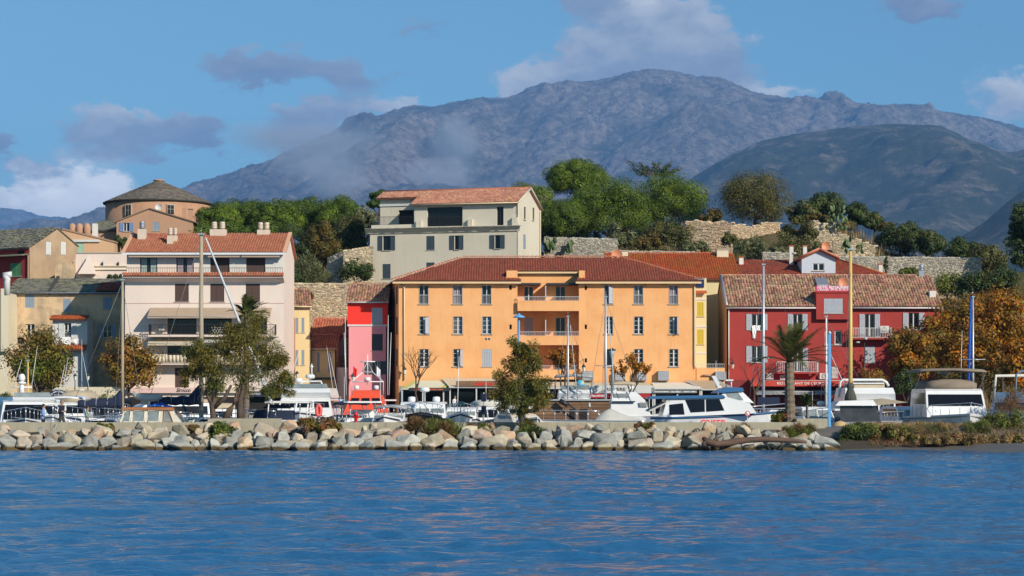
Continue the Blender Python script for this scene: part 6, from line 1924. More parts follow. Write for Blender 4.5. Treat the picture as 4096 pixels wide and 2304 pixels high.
# ------------------------------------------------------------------ hill vegetation
def hill_trees():
 pines = [(872, 806, 1000, 104, 246, 'leftmost umbrella pine of the dense grove, beside the round tower'), (975, 786, 990, 118, 252, 'tall bright umbrella pine second from the round tower'),
             (1105, 790, 1000, 118, 248, 'bright umbrella pine above the middle of the pale apartment house roof'), (1238, 780, 1000, 108, 254, 'umbrella pine standing above the pale apartment house gable'),
             (1365, 782, 1005, 108, 250, 'umbrella pine between the pale apartment house and the cream villa')]
 for i, (px, a, b, hw, Y, lab) in enumerate(pines):
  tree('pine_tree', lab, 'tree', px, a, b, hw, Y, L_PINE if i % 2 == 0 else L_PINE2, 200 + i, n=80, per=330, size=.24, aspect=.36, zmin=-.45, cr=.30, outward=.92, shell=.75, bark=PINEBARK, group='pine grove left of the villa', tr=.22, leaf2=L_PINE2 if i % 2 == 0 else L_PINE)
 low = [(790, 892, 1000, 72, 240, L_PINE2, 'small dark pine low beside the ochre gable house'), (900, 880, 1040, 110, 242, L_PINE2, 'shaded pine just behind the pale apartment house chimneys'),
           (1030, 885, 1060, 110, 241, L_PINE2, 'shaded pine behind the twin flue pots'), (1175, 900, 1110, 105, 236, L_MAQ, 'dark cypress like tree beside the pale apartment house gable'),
           (1290, 872, 1090, 80, 235, L_RUST, 'tree with rusty brown foliage in the grove'), (1400, 850, 1060, 78, 238, L_OLIVE, 'olive tree left of the cream villa')]
 for i, (px, a, b, hw, Y, lf, lab) in enumerate(low):
  tree('grove_tree', lab, 'tree', px, a, b, hw, Y, lf, 230 + i, n=48, per=280, size=.26, aspect=.4, zmin=-.9, tr=.16)
 tree('olive_tree', 'pale olive tree at the left corner of the cream villa', 'tree', 1452, 812, 1010, 62, 240, L_GREYG, 245, n=26, per=150, size=.30, zmin=-.6)
 tree('pine_tree', 'dark pine top rising behind the villa roof corner', 'tree', 1515, 752, 880, 52, 256, L_PINE2, 246, n=20, per=150, size=.32)
 rp = [(2300, 640, 800, 138, 280, L_PINE, L_PINE2, 'highest pine of the grove right of the villa'), (2105, 728, 930, 132, 266, L_PINE, L_GREYG, 'light green pine directly behind the villa gable'),
          (2255, 790, 985, 128, 258, L_PINE2, L_PINE, 'shaded pine with bare trunks beside the villa gable'), (2440, 705, 985, 178, 259, L_PINE, L_PINE2, 'broadest umbrella pine in the middle of the right grove'),
          (2660, 690, 960, 182, 272, L_PINE, L_PINE2, 'rightmost umbrella pine of the right grove')]
 for i, (px, a, b, hw, Y, lf, l2, lab) in enumerate(rp):
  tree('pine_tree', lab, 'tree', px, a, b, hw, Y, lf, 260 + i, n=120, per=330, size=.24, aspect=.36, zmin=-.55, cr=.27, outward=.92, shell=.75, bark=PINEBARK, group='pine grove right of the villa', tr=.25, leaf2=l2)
 # feathery dead-topped conifer behind the grove
 Y = 280; c = pos(2620, 700, Y)
 t = thing('cedar', 'sparse dark conifer with bare spreading branches behind the pines', 'tree', (c.x, Y, gz(c.x, Y)))
 b = MB(); rs = random.Random(5); base = Vector((0, 0, c.z - gz(c.x, Y))); cl = []
 b.tube([(0, 0, 0), base], [.3, .15], 7)
 for (dx, dy) in ((-112, -62), (-95, -30), (-60, -50), (-35, -38), (-5, -55), (20, -50), (45, -35), (62, -48), (85, -25), (100, -32), (70, -12), (-70, -10)):
  e = base + Vector((dx * Y / F, rs.uniform(-1, 1), -dy * Y / F))
  b.tube([base, base.lerp(e, .5) + Vector((0, 0, -.2)), e], [.10, .06, .02], 5)
  for k in range(7): cl.append(tuple(base.lerp(e, .4 + .6 * k / 6) + Vector((0, 0, -.15))))
 b.build('trunk', BARK, t)
 V, Fq = foliage(cl, np.full(len(cl), .38), 16, .32, .35, 7, along=.6, droop=.4); crown_obj(t, V, Fq, L_MAQ)
 tree('olive_tree', 'big rounded brownish olive tree on the ruined fort wall', 'tree', 3022, 682, 905, 138, 264, L_OLIVE, 280, n=80, per=330, size=.24, aspect=.35, zmin=-.9, cr=.42, tr=.3, leaf2=L_RUST)
 mid = [(3300, 772, 890, 80, 272, L_MAQ, 'dark oak behind the prickly pears'), (3210, 805, 890, 62, 270, L_MAQ, 'small dark tree right of the big olive'), (3430, 806, 905, 48, 270, L_MAQ, 'thin dark tree right of the prickly pears'),
           (3498, 850, 925, 40, 270, L_MAQ, 'second thin dark tree further right of the prickly pears'), (3600, 893, 1010, 105, 262, L_MAQ, 'dense dark green thicket tree right of the fort wall'), (3705, 928, 1015, 70, 258, L_MAQ, 'lower green thicket tree stepping down to the right'),
           (3850, 950, 1050, 70, 250, L_MAQ, 'dark tree behind the right end of the terrace wall'), (3950, 985, 1090, 72, 246, L_OLIVE, 'pale tree at the far right end of the terrace wall')]
 for i, (px, a, b_, hw, Y, lf, lab) in enumerate(mid):
  tree('hill_tree', lab, 'tree', px, a, b_, hw, Y, lf, 300 + i, n=44, per=170, size=.32, zmin=-.95, tr=.12, cr=.45, leaf2=L_OLIVE if i % 2 else None)
 tree('dark_tree', 'tall almost black tree at the right edge of the picture', 'tree', 4105, 765, 1130, 78, 232, L_MAQ, 320, n=60, per=150, size=.32, zmin=-.9, along=.5, droop=.6)
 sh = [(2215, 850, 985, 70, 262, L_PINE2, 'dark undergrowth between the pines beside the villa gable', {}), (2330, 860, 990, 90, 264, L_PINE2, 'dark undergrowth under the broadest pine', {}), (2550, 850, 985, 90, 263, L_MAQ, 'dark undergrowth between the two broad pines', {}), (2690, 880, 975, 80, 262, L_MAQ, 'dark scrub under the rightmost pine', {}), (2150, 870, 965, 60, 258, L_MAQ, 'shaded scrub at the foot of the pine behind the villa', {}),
          (1250, 1006, 1140, 88, 221, L_GREYG, 'pale reedy bush above the retaining wall', dict(along=.8, droop=-.8, size=.34, aspect=.22)), (1195, 1080, 1137, 62, 219, L_MAQ, 'clipped dark green hedge bush on the retaining wall', {}),
          (1428, 1028, 1128, 72, 221, L_MAQ, 'round dark shrub at the foot of the cream villa', {}), (1375, 990, 1060, 55, 233, L_OLIVE, 'olive shrub above the garden wall', {}),
          (482, 930, 1012, 30, 224, L_MAQ, 'narrow dark evergreen beside the peach house', {}), (460, 1095, 1122, 40, 208, L_MAQ, 'small green shrub behind the slate roof', {}),
          (2480, 868, 1000, 66, 243, L_GREYG, 'grey green olive bush in front of the pines', {}), (2590, 925, 1020, 62, 241, L_RUST, 'dry brown shrub above the orange roof', {}), (2715, 890, 1010, 82, 244, L_OLIVE, 'dark olive shrub left of the fort wall', {}),
          (2775, 955, 1022, 68, 238, L_GREYG, 'pale grey green shrub below the fort wall', {}), (2850, 835, 898, 55, 263, L_RUST, 'ochre shrub growing on top of the fort wall', {}), (3000, 940, 1028, 66, 244, L_GREYG, 'round grey green bush below the fort wall', {}),
          (3190, 872, 960, 92, 254, L_OLIVE, 'upper half of the large olive thicket on the fort wall', {}), (3200, 930, 1040, 112, 248, L_OLIVE, 'large olive thicket behind the dormer', {}), (3110, 985, 1030, 42, 240, L_GREYG, 'small pale bush above the dormer house roof', {}),
          (2920, 920, 980, 32, 252, L_OLIVE, 'small olive bush on the fort wall face', {}), (3640, 1070, 1108, 55, 232, L_WEED, 'low green shrub in front of the terrace wall', {}), (3790, 1080, 1190, 80, 228, L_WEED, 'green shrub on the slope right of the hotel', {}),
          (3900, 1085, 1200, 80, 226, L_MAQ, 'dark shrub on the slope right of the hotel roof', {}), (4020, 1060, 1200, 90, 226, L_MAQ, 'large dark shrub at the right slope', {}), (3540, 885, 925, 46, 266, L_RUST, 'brown scrub behind the broken fort wall', {}),
          (3390, 880, 925, 40, 264, L_OLIVE, 'small scrub clump beside the broken wall', {}), (2560, 1000, 1030, 50, 236, L_WEED, 'low weeds on the wall above the red roof', {}), (3270, 850, 895, 60, 266, L_RUST, 'ochre hedge on top of the fort wall', {}),
          (2640, 880, 960, 55, 250, L_OLIVE, 'olive shrub between the pines and the fort wall', {}), (1225, 1168, 1200, 28, 212.8, L_DRYBUSH, 'dry tuft growing out of the retaining wall', dict(along=.8, droop=-.6, size=.4, aspect=.12))]
 for i, (px, a, b_, hw, Y, lf, lab, kw) in enumerate(sh):
  bush('shrub', lab, px, a, b_, hw, Y, lf, 340 + i, n=18, per=int(110 + hw * .8), **({'size': .28} | kw))
 # prickly pears: stacks of flat pads
 PAD = mat('cactus_pad', (.085, .125, .040), .5, (.06, .095, .03), 3, .5, island=.2)
 for (px, pb, ht, Y, k, lab) in ((3350, 930, 105, 258.0, 26, 'tall prickly pear on the fort wall'), (2205, 1010, 60, 238.5, 22, 'prickly pear right of the villa gable'), (2275, 1010, 45, 238.8, 12, 'smaller prickly pear further right of the villa'), (3385, 1012, 60, 243.0, 14, 'prickly pear at the dormer house corner'), (3440, 1015, 40, 243.5, 9, 'small prickly pear above the terrace wall')):
  c = pos(px, pb, Y); t = thing('prickly_pear', lab, 'cactus', c)
  rs = random.Random(px); H = ht * Y / F
  for i in range(k):
   b = MB(); z = rs.uniform(.05, .95) * H; x = rs.uniform(-1, 1) * H * .42 * (1.1 - .4 * z / H)
   s = rs.uniform(.22, .38)
   m = Matrix.Translation((x, rs.uniform(-.5, .5), z)) @ Matrix.Rotation(rs.uniform(-1, 1), 4, 'Z') @ Matrix.Rotation(rs.uniform(-.7, .7), 4, 'Y')
   q = MB().ball((0, 0, 0), s, .72, .14, 1.15, 8, 5)
   b.add([m @ Vector(v) for v in q.v], q.f, True); b.build('pad', PAD, t)
 # cypress on the terrace wall
 for (px, a, b_, hw, Y, lab) in ((3543, 1012, 1096, 11, 234, 'slim dark cypress in front of the terrace wall'), (3962, 1080, 1150, 13, 230, 'slim cypress at the right end of the terrace wall')):
  bush('cypress', lab, px, a, b_, hw, Y, L_MAQ, px, n=22, per=60, size=.16, cat='tree')
 # dry grass on the slope
 zf = lambda X, Y: ground_z(X, Y)
 P = np.concatenate([scatter_px(9000, 3350, 3960, 237.5, 262, zf, 1), scatter_px(6000, 3700, 4150, 205, 236, zf, 2), scatter_px(4000, 2150, 2800, 233, 262, zf, 3), scatter_px(2500, 1150, 1480, 214.5, 240, zf, 4)])
 V, Fq = blades(P, .75, .05, 5); o = put('dry_grass', np_mesh('dry_grass', V, Fq, L_DRY)); tag(o, 'dry yellow grass on the hillside', 'grass', kind='stuff')


hill_trees()


# ------------------------------------------------------------------ street trees, palms, breakwater planting
def bare_tree(name, label, px, ptop, pbase, Y, seed, spread=.55, ground=1.1, leafm=None, nleaf=0, bark=None, r0=.12):
 b = MB(); rr = random.Random(seed); tips = []
 bx = PX(px, Y); H = PZ(ptop, Y) - ground
 t = thing(name, label, 'tree', (bx, Y, ground))
 def grow(p, d, L, r, lev):
  q = p + d * L; m = p.lerp(q, .5) + Vector((rr.uniform(-1, 1), rr.uniform(-1, 1), 0)) * L * .08
  b.tube([p, m, q], [r, r * .85, r * .68], 5 if lev < 2 else 4, lev > 3)
  if lev >= 5: tips.append(q); return
  for k in range(3 if lev in (0, 1) else 2):
   nd = (d + Vector((rr.uniform(-1, 1), rr.uniform(-1, 1), rr.uniform(-.25, .55))) * (spread + .12 * lev)).normalized()
   grow(q, nd, L * rr.uniform(.62, .82), r * .62, lev + 1)
   if lev > 2: tips.append(q)
 grow(Vector((0, 0, 0)), Vector((rr.uniform(-.08, .08), 0, 1)), H * .36, r0, 0)
 b.build('trunk', bark or BARK, t)
 if leafm is not None:
  rs = np.random.RandomState(seed); idx = rs.randint(0, len(tips), nleaf)
  cl = np.array([tuple(tips[i]) for i in idx])
  V, Fq = foliage(cl, np.full(len(cl), .28), 3, .20, .8, seed, shell=.1); crown_obj(t, V, Fq, leafm)
 return t


def palm(label, px, pbase, ptop, Y, ground, seed, lean=0.0, frond=2.3, n=26, r=.26, wind=.0, name='palm_tree', skirt=0):
 bx = PX(px, Y); t = thing(name, label, 'tree', (bx, Y, ground)); rr = random.Random(seed)
 H = PZ(ptop, Y) - ground
 TB = mat('palm_trunk', (.22, .17, .12), .9, (.11, .085, .06), 3, .9, bump=.8, bscale=9)
 pts, rad = [], []; m = max(6, int(H / .16))
 for i in range(m + 1):
  f = i / m; pts.append((lean * f * f, 0, H * f)); rad.append(r * (1.12 - .22 * f) * (1.0 + (.10 if i % 2 else -.04)))
 MB().tube(pts, rad, 10, smooth=False).build('trunk', TB, t)
 top = Vector((lean, 0, H))
 G = leaf_mat('palm_leaflets', (.070, .095, .020), (.13, .11, .03), .3, .02, .25, .8)
 G2 = leaf_mat('dead_palm_leaflets', (.24, .15, .06), (.17, .10, .045), .3, .02, .2, .8)
 for k in range(n + skirt):
  dead = k >= n
  a = 2.4 * k + rr.uniform(-.3, .3); el = (.25 + 1.2 * (k + .5) / n + rr.uniform(-.1, .1)) if not dead else rr.uniform(-1.2, -.5)
  d = Vector((math.cos(a) * math.cos(el) + wind * .5, math.sin(a) * math.cos(el), math.sin(el))).normalized()
  L = frond * rr.uniform(.8, 1.1); side = d.cross(Vector((0, 0, 1))).normalized()
  pr = [top + d * L * s + Vector(((0 if dead else wind) * .9 * s * s, 0, -(.58 if not dead else .2) * L * s * s * (1 - .45 * el))) for s in (0, .2, .4, .6, .8, 1.0)]
  b = MB().tube(pr, [.03, .025, .02, .016, .01, .004], 4)
  for j in range(44):
   s = .14 + .86 * j / 43; q = s * 5; i0 = min(4, int(q)); p = pr[i0].lerp(pr[i0 + 1], q - i0); tg = (pr[i0 + 1] - pr[i0]).normalized()
   ll = frond * .24 * math.sin(math.pi * (.18 + .78 * s)) * rr.uniform(.85, 1.1)
   for sd in (-1, 1):
    e = p + (side * sd * .75 + tg * .75 + Vector((0, 0, .12 - .35 * rr.random()))).normalized() * ll
    w = tg * .030 * (1 if Y < 150 else 1.7)
    b.add([p - w, p + w, e], [(0, 1, 2)])
  b.build('frond', G2 if dead else G, t)
 return t


def town_trees():
 tree('plane_tree', 'half turned green and brown plane tree in front of the slate house', 'tree', 155, 1298, 1610, 142, 187.0, L_PLANE, 401, ground=1.1, n=70, per=170, size=.22, aspect=.75, zmin=-.8, tr=.12, fill=.4, shell=.2)
 tree('plane_tree', 'brown autumn plane tree between the slate house and pale apartment house', 'tree', 515, 1330, 1590, 128, 187.0, L_AUT, 402, ground=1.1, n=60, per=140, size=.22, aspect=.8, zmin=-.8, tr=.12, fill=.4, shell=.2)
 bush('hedge', 'clipped green hedge in front of the slate house terrace', 330, 1558, 1625, 150, 184.5, L_WEED, 403, n=40, per=110, size=.14, depth=.12, cat='hedge')
 bush('hedge', 'dark shrub behind the yacht at the left edge', 40, 1560, 1640, 70, 184.5, L_MAQ, 404, n=20, per=90, size=.14, depth=.3, cat='hedge')
 bare_tree('bare_tree', 'leafless branching tree in front of the orange block shops', 1668, 1425, 1620, 187, 405, r0=.14)
 bare_tree('bare_tree', 'leafless tree in front of the hotel, left of the palm', 3018, 1440, 1610, 188, 406, r0=.14)
 bare_tree('autumn_tree', 'nearly bare tree with a few orange leaves in front of the lattice boxes', 2520, 1455, 1600, 188, 407, leafm=L_GOLD, nleaf=420, r0=.13)
 bare_tree('autumn_tree', 'thin autumn tree beside the orange block balconies', 2250, 1420, 1600, 188, 408, leafm=L_GOLD, nleaf=700, r0=.12)
 big = [(3640, 1290, 1540, 105, 188, L_AUT, L_GOLD, 'autumn plane tree covering the right end of the hotel'), (3850, 1150, 1560, 150, 190, L_AUT, L_GOLD, 'tall golden autumn tree right of the hotel'),
           (4010, 1125, 1480, 130, 192, L_GOLD, L_AUT, 'bright orange autumn tree at the right edge'), (3760, 1230, 1500, 100, 195, L_AUT, L_GOLD, 'autumn tree between the hotel and the tall golden tree'),
           (3930, 1140, 1480, 110, 197, L_GOLD, L_AUT, 'tall rust coloured tree between the golden and the orange trees'), (4085, 1330, 1580, 90, 186, L_GOLD, L_AUT, 'glowing orange tree at the lower right edge')]
 for i, (px, a, b, hw, Y, lf, l2, lab) in enumerate(big):
  tree('autumn_tree', lab, 'tree', px, a, b, hw, Y, lf, 420 + i, ground=1.1, n=56, per=130, size=.26, aspect=.75, zmin=-.85, tr=.16, fill=.45, shell=.2, leaf2=l2)
 bush('shrub', 'tall brown thicket behind the yacht with wrapped arches', 3960, 1370, 1600, 115, 199, L_RUST, 434, n=40, per=130, size=.24)
 bush('shrub', 'dark thicket filling the slope between the golden trees', 3860, 1300, 1590, 130, 203, L_MAQ, 435, n=40, per=130, size=.26)
 bush('shrub', 'rust coloured shrub below the hotel balcony lamp', 3490, 1440, 1600, 70, 186.5, L_AUT, 430, n=26, per=110, size=.18)
 bush('shrub', 'dark evergreen shrub behind the flybridge yacht', 3625, 1450, 1600, 55, 185.5, L_MAQ, 431, n=26, per=110, size=.18)
 bush('shrub', 'dense dark shrubs behind the yachts at the right', 3790, 1440, 1600, 80, 185.0, L_RUST, 432, n=26, per=110, size=.18)
 bush('shrub', 'cream flowering shrub beside the blue mast', 3860, 1535, 1620, 42, 184.5, mat_leaf_cream, 433, n=16, per=80, size=.18)
 palm('palm with wind blown fronds above the feathery trees', 985, 1600, 1262, 150, 1.0, 440, 0, 2.0, 24, .2, .25)
 palm('stout date palm on the quay in front of the hotel', 3160, 1690, 1450, 116.8, .86, 441, -.05, 3.3, 24, .27, .30)
 palm('small young palm right of the date palm', 3228, 1680, 1620, 117.0, .86, 442, 0, .95, 16, .08, 0, 'young_palm')


mat_leaf_cream = leaf_mat('cream_blossom', (.42, .36, .22), (.12, .13, .05), .35, .01, .2, 1.0)
town_trees()


def tamarisk(label, Y, trunks, crowns, seed, ground, per=130, size=.20):
 """feathery coastal tree: trunks as pixel paths, crown clumps (px, py, r px)"""
 t0 = trunks[0][0]; b0 = pos(t0[0], t0[1], Y); t = thing('tamarisk', label, 'tree', (b0.x, Y, ground))
 rel = lambda px, py, dy=0: pos(px, py, Y) + Vector((-b0.x, -Y + dy, -ground))
 b = MB()
 for path in trunks:
  pts = [rel(p[0], p[1]) for p in path]
  b.tube(pts, [p[2] * Y / F for p in path], 8)
 b.build('trunk', BARK, t)
 rs = np.random.RandomState(seed); cl = []; rad = []
 for (px, py, r) in crowns:
  for k in range(7):
   a = rs.normal(size=2) * .5; dd = rs.uniform(-1, 1) * r * .8 * Y / F
   cl.append(tuple(rel(px + a[0] * r, py + a[1] * r, dd))); rad.append(r * .62 * Y / F * rs.uniform(.6, 1.1))
 V, Fq = foliage(np.array(cl), np.array(rad), int(per * 1.6), size, .20, seed + 1, .4, .15, .55, .85)
 V2, F2 = foliage(np.array(cl), np.array(rad) * .9, per // 3, size * .8, .2, seed + 2, .4, .1, .9, .9)
 crown_obj(t, V, Fq, L_TAM); crown_obj(t, V2, F2, L_OLIVE)
 rr = random.Random(seed)
 lb = limbs(rel(*trunks[0][-1][:2]), [Vector(cl[i]) for i in rr.sample(range(len(cl)), min(9, len(cl)))], .05, .012, seed, n=5); lb.build('branches', PALEBARK, t)
 return t


def shore_plants():
 tamarisk('feathery tamarisk with forked dark trunk in front of the pale apartment house', 118.5,
             [[(855, 1700, 13), (852, 1660, 12), (848, 1620, 12), (862, 1590, 11)], [(855, 1640, 9), (835, 1590, 8), (820, 1560, 6)], [(858, 1630, 9), (900, 1590, 8), (925, 1540, 5)]],
             [(800, 1440, 70), (770, 1480, 50), (860, 1400, 80), (840, 1480, 80), (900, 1450, 70), (780, 1400, 45), (850, 1540, 50)], 501, .9, 120)
 tamarisk('taller feathery tamarisk with two trunks beside it', 118.9,
             [[(893, 1690, 14), (920, 1640, 13), (945, 1600, 12), (965, 1540, 9)], [(962, 1690, 16), (960, 1640, 14), (962, 1590, 12), (985, 1500, 9)]],
             [(960, 1330, 60), (1010, 1300, 60), (1050, 1370, 75), (970, 1420, 85), (1060, 1450, 80), (1120, 1500, 70), (1000, 1510, 80), (1090, 1560, 45), (1150, 1530, 40), (940, 1380, 60), (1110, 1430, 55)], 502, .9, 130)
 tamarisk('feathery tamarisk rooted in the boulders before the orange block', 113.0,
             [[(2098, 1745, 14), (2090, 1690, 12), (2078, 1620, 11), (2085, 1560, 10), (2080, 1500, 8)], [(2078, 1610, 9), (2055, 1590, 7)], [(2085, 1600, 8), (2110, 1580, 6)]],
             [(2090, 1420, 55), (2040, 1470, 60), (2120, 1470, 65), (2070, 1530, 75), (2160, 1540, 70), (2020, 1550, 50), (2130, 1590, 60), (2050, 1590, 50), (2180, 1590, 35), (2110, 1650, 40), (2075, 1400, 40), (2095, 1700, 30)], 503, .5, 125)
 spec = [(880, 1688, 1772, 78, 111.6, L_MAQ, L_WEED, 'bushy green shrub on the boulders under the tamarisks', {}), (1290, 1668, 1742, 88, 112.6, L_ICE, L_DRYBUSH, 'sprawling red and green succulent patch on the boulders', {}),
   (418, 1690, 1738, 42, 113.0, L_WEED, L_DRYBUSH, 'small weedy tuft against the sea wall', {}), (1760, 1668, 1762, 88, 112.2, L_WEED, L_DRYBUSH, 'large mound of long grass and weeds on the boulders', dict(along=.8, droop=-.3, size=.34, aspect=.10)),
   (1905, 1690, 1740, 70, 112.9, L_DRYBUSH, L_WEED, 'brown and green weeds left of the middle tamarisk', dict(along=.6, size=.26, aspect=.14)), (2120, 1700, 1770, 60, 112.0, L_WEED, L_MAQ, 'green sprays at the foot of the middle tamarisk', dict(along=.7, size=.26, aspect=.14)),
   (2585, 1685, 1715, 50, 113.6, L_DRYBUSH, L_WEED, 'dry red weeds along the sea wall', dict(along=.5, size=.18, aspect=.2)), (3190, 1690, 1762, 92, 112.0, L_DRYBUSH, L_WEED, 'dry brown scrub under the date palm', dict(along=.7, droop=-.5, size=.32, aspect=.10)),
   (2965, 1690, 1740, 45, 113.0, L_DRYBUSH, None, 'thin dry brush against the sea wall', dict(along=.8, droop=-.7, size=.3, aspect=.07, per=40)), (3125, 1640, 1692, 48, 117.2, L_ICE, L_WEED, 'yellow green shrub in the palm planter', {}),
   (3440, 1682, 1768, 100, 112.4, L_WEED, L_MAQ, 'bright green bramble patch at the end of the boulders', {}), (3560, 1700, 1765, 90, 112.6, L_WEED, L_DRYBUSH, 'mixed green and rusty weeds on the beach bank', {}),
   (4010, 1640, 1740, 110, 114.0, L_OLIVE, L_WEED, 'large olive green shrub on the right beach bank', {}), (4040, 1540, 1690, 85, 118.0, L_DRYBUSH, None, 'bare dry brush in front of the right yacht', dict(along=.9, droop=-.8, size=.40, aspect=.05, per=70)),
   (3720, 1688, 1745, 105, 113.2, L_GREYG, L_DRY, 'soft yellow green grass mound on the beach bank', dict(along=.8, droop=-.5, size=.26, aspect=.08)), (3830, 1728, 1788, 150, 111.6, L_DRYBUSH, L_DRY, 'brown matted scrub mound at the beach edge', dict(n=40)), (4050, 1728, 1790, 120, 111.4, L_DRY, L_RUST, 'brown scrub mound at the right end of the beach', dict(n=40)), (3640, 1738, 1775, 95, 112.0, L_RUST, L_DRY, 'rusty low scrub above the wet sand', {}), (3905, 1680, 1740, 90, 113.4, L_WEED, L_GREYG, 'green grass mound before the motor yacht bow', dict(along=.7, droop=-.4, size=.24, aspect=.1)),
   (1215, 1675, 1700, 30, 113.8, L_DRYBUSH, None, 'small dry tuft beside the red mooring post', dict(along=.7, droop=-.7, size=.24, aspect=.08)), (770, 1700, 1725, 40, 113.6, L_DRYBUSH, None, 'brown creeper over the top boulders', {}),
   (1660, 1670, 1720, 40, 113.2, L_DRYBUSH, None, 'dry brown grass clump at the wall', dict(along=.8, droop=-.7, size=.34, aspect=.07))]
 for i, (px, a, b_, hw, Y, l1, l2, lab, kw) in enumerate(spec):
  k = {'size': .16, 'aspect': .4, 'n': 24, 'per': 150} | kw
  bush('shore_shrub', lab, px, a, b_, hw, Y, l1, 520 + i, leaf2=l2, cat='shrub', **k)
 zf = lambda X, Y: np.clip((Y - 111.6) * .42, 0, .85) + .3
 P = np.concatenate([scatter_px(9000, 3420, 4180, 112.0, 118.8, zf, 11), scatter_px(5000, 3700, 4180, 110.8, 112.2, zf, 12)])
 V, Fq = blades(P, .20, .012, 6, .9); o = put('beach_grass', np_mesh('beach_grass', V, Fq, L_DRY)); tag(o, 'dry yellow grass over the beach bank', 'grass', kind='stuff')
 P = scatter_px(8000, 3480, 4180, 111.2, 114.0, lambda X, Y: np.clip((Y - 111.6) * .42, 0, .85) + .22, 13)
 V, Fq = blades(P, .17, .014, 7, .9); o = put('seagrass_litter', np_mesh('seagrass_litter', V, Fq, L_DRYBUSH)); tag(o, 'brown matted scrub along the beach edge', 'scrub', kind='stuff')


shore_plants()
# ------------------------------------------------------------------ boats in the marina
GEL = mat('white_gelcoat', (0.74, 0.745, 0.74), 0.25, (0.62, 0.63, 0.63), 1.3, 0.5, spec=0.5)
GEL2 = mat('ivory_gelcoat', (0.66, 0.62, 0.52), 0.35, (0.56, 0.52, 0.43), 1.3, 0.5)
TINT = mat('tinted_window', (0.008, 0.009, 0.012), 0.08, spec=0.4)
CLEARW = mat('grey_cabin_glass', (0.16, 0.20, 0.21), 0.12, (0.30, 0.33, 0.33), 1.5, 0.7)
STEEL = mat('stainless_tube', (0.62, 0.63, 0.65), 0.25, metal=0.8)
NAVYC = mat('navy_canvas', (0.012, 0.020, 0.050), 0.85, (0.018, 0.028, 0.065), 3, 0.6)
BLUEC = mat('bright_blue_canvas', (0.012, 0.10, 0.50), 0.8, (0.01, 0.07, 0.36), 3, 0.6)
BEIGEC = mat('beige_canvas', (0.46, 0.38, 0.26), 0.9, (0.38, 0.31, 0.21), 2, 0.6)
TAUPEC = mat('taupe_canvas', (0.24, 0.19, 0.145), 0.9, (0.20, 0.16, 0.12), 2, 0.5)
GREYC = mat('grey_canvas', (0.36, 0.37, 0.36), 0.9, (0.28, 0.29, 0.29), 2, 0.6)
LIGHTC = mat('pale_canvas', (0.56, 0.54, 0.48), 0.9, (0.48, 0.46, 0.41), 2, 0.6)
BLUEP = mat('boat_blue_paint', (0.030, 0.115, 0.26), 0.35, (0.025, 0.10, 0.22), 2, 0.5)
SKYP = mat('light_blue_paint', (0.13, 0.36, 0.66), 0.45, (0.10, 0.30, 0.58), 2, 0.4)
REDP = mat('signal_red_paint', (0.62, 0.020, 0.018), 0.4)
CORAL = mat('lifeboat_orange', (0.72, 0.095, 0.042), 0.4, (0.70, 0.07, 0.03), 2, 0.4)
FEND = mat('coral_buoy', (0.78, 0.13, 0.11), 0.5)
BURG = mat('burgundy_paint', (0.060, 0.014, 0.016), 0.3)
BLKP = mat('black_hull_paint', (0.012, 0.012, 0.014), 0.35)
TEAK = mat('varnished_wood', (0.36, 0.15, 0.055), 0.45, (0.26, 0.10, 0.04), 3, 0.7, stretch=(.3, 2, 2))
MASTW = mat('old_wooden_mast', (0.40, 0.34, 0.24), 0.7, (0.28, 0.23, 0.16), 3, 0.8, stretch=(2, 2, .2))
MASTY = mat('yellow_mast', (0.60, 0.42, 0.13), 0.45, (0.52, 0.36, 0.11), 3, 0.5, stretch=(2, 2, .2))
ALU = mat('aluminium_mast', (0.52, 0.53, 0.54), 0.4, metal=0.4)
ROPE = mat('rigging_wire', (0.20, 0.20, 0.20), 0.5)
SAILW = mat('furled_sailcloth', (0.55, 0.58, 0.60), 0.85, (0.42, 0.47, 0.52), 5, 0.7)


def hull_mb(L, B, zd, rise=.35, keel=-.5, blunt=2.4, flare=.10):
 rings = []
 for i in range(13):
  t = i / 12; x = L * t
  hb = B / 2 * max(.02, 1 - t ** blunt * (1 if t > .3 else t / .3)); zs = zd + rise * t * t
  k = keel * (1 - t ** 4); xr = x + (zs * .0)
  bot = max(.01, hb * (1 - flare - .45 * t * t))
  rings.append([(x, -hb, zs), (x - .05 * t, -bot, zs * .35), (x - .25 * t, -bot * .7, k * .4), (x - .4 * t, 0, k), (x - .25 * t, bot * .7, k * .4), (x - .05 * t, bot, zs * .35), (x, hb, zs)])
 return MB().loft(rings, False)


def sheer(L, B, zd, rise, blunt=2.4, n=13, t0=0.0, inset=0.0):
 o = [[], []]
 for i in range(n):
  t = t0 + (1 - t0) * i / (n - 1); hb = max(.02, B / 2 * (1 - t ** blunt * (1 if t > .3 else t / .3)) - inset)
  for s, sg in ((0, -1), (1, 1)): o[s].append((L * t, sg * hb, zd + rise * t * t))
 return o


def cabin_mb(prof, w0, w1):
 """superstructure: side profile polygon (x,z), half width w0 at its foot and w1 at its top"""
 zs = [p[1] for p in prof]; a, b_ = min(zs), max(zs)
 hw = lambda z: w0 + (w1 - w0) * (z - a) / (b_ - a)
 n = len(prof)
 v = [(x, -hw(z), z) for x, z in prof] + [(x, hw(z), z) for x, z in prof]
 return MB().add(v, [tuple(range(n)), tuple(range(2 * n - 1, n - 1, -1))] + [(i, i + n, (i + 1) % n + n, (i + 1) % n) for i in range(n)]), hw


def boat(name, label, px, Y, head, cat='boat'):
 return thing(name, label, cat, (PX(px, Y), Y, 0), R(head))


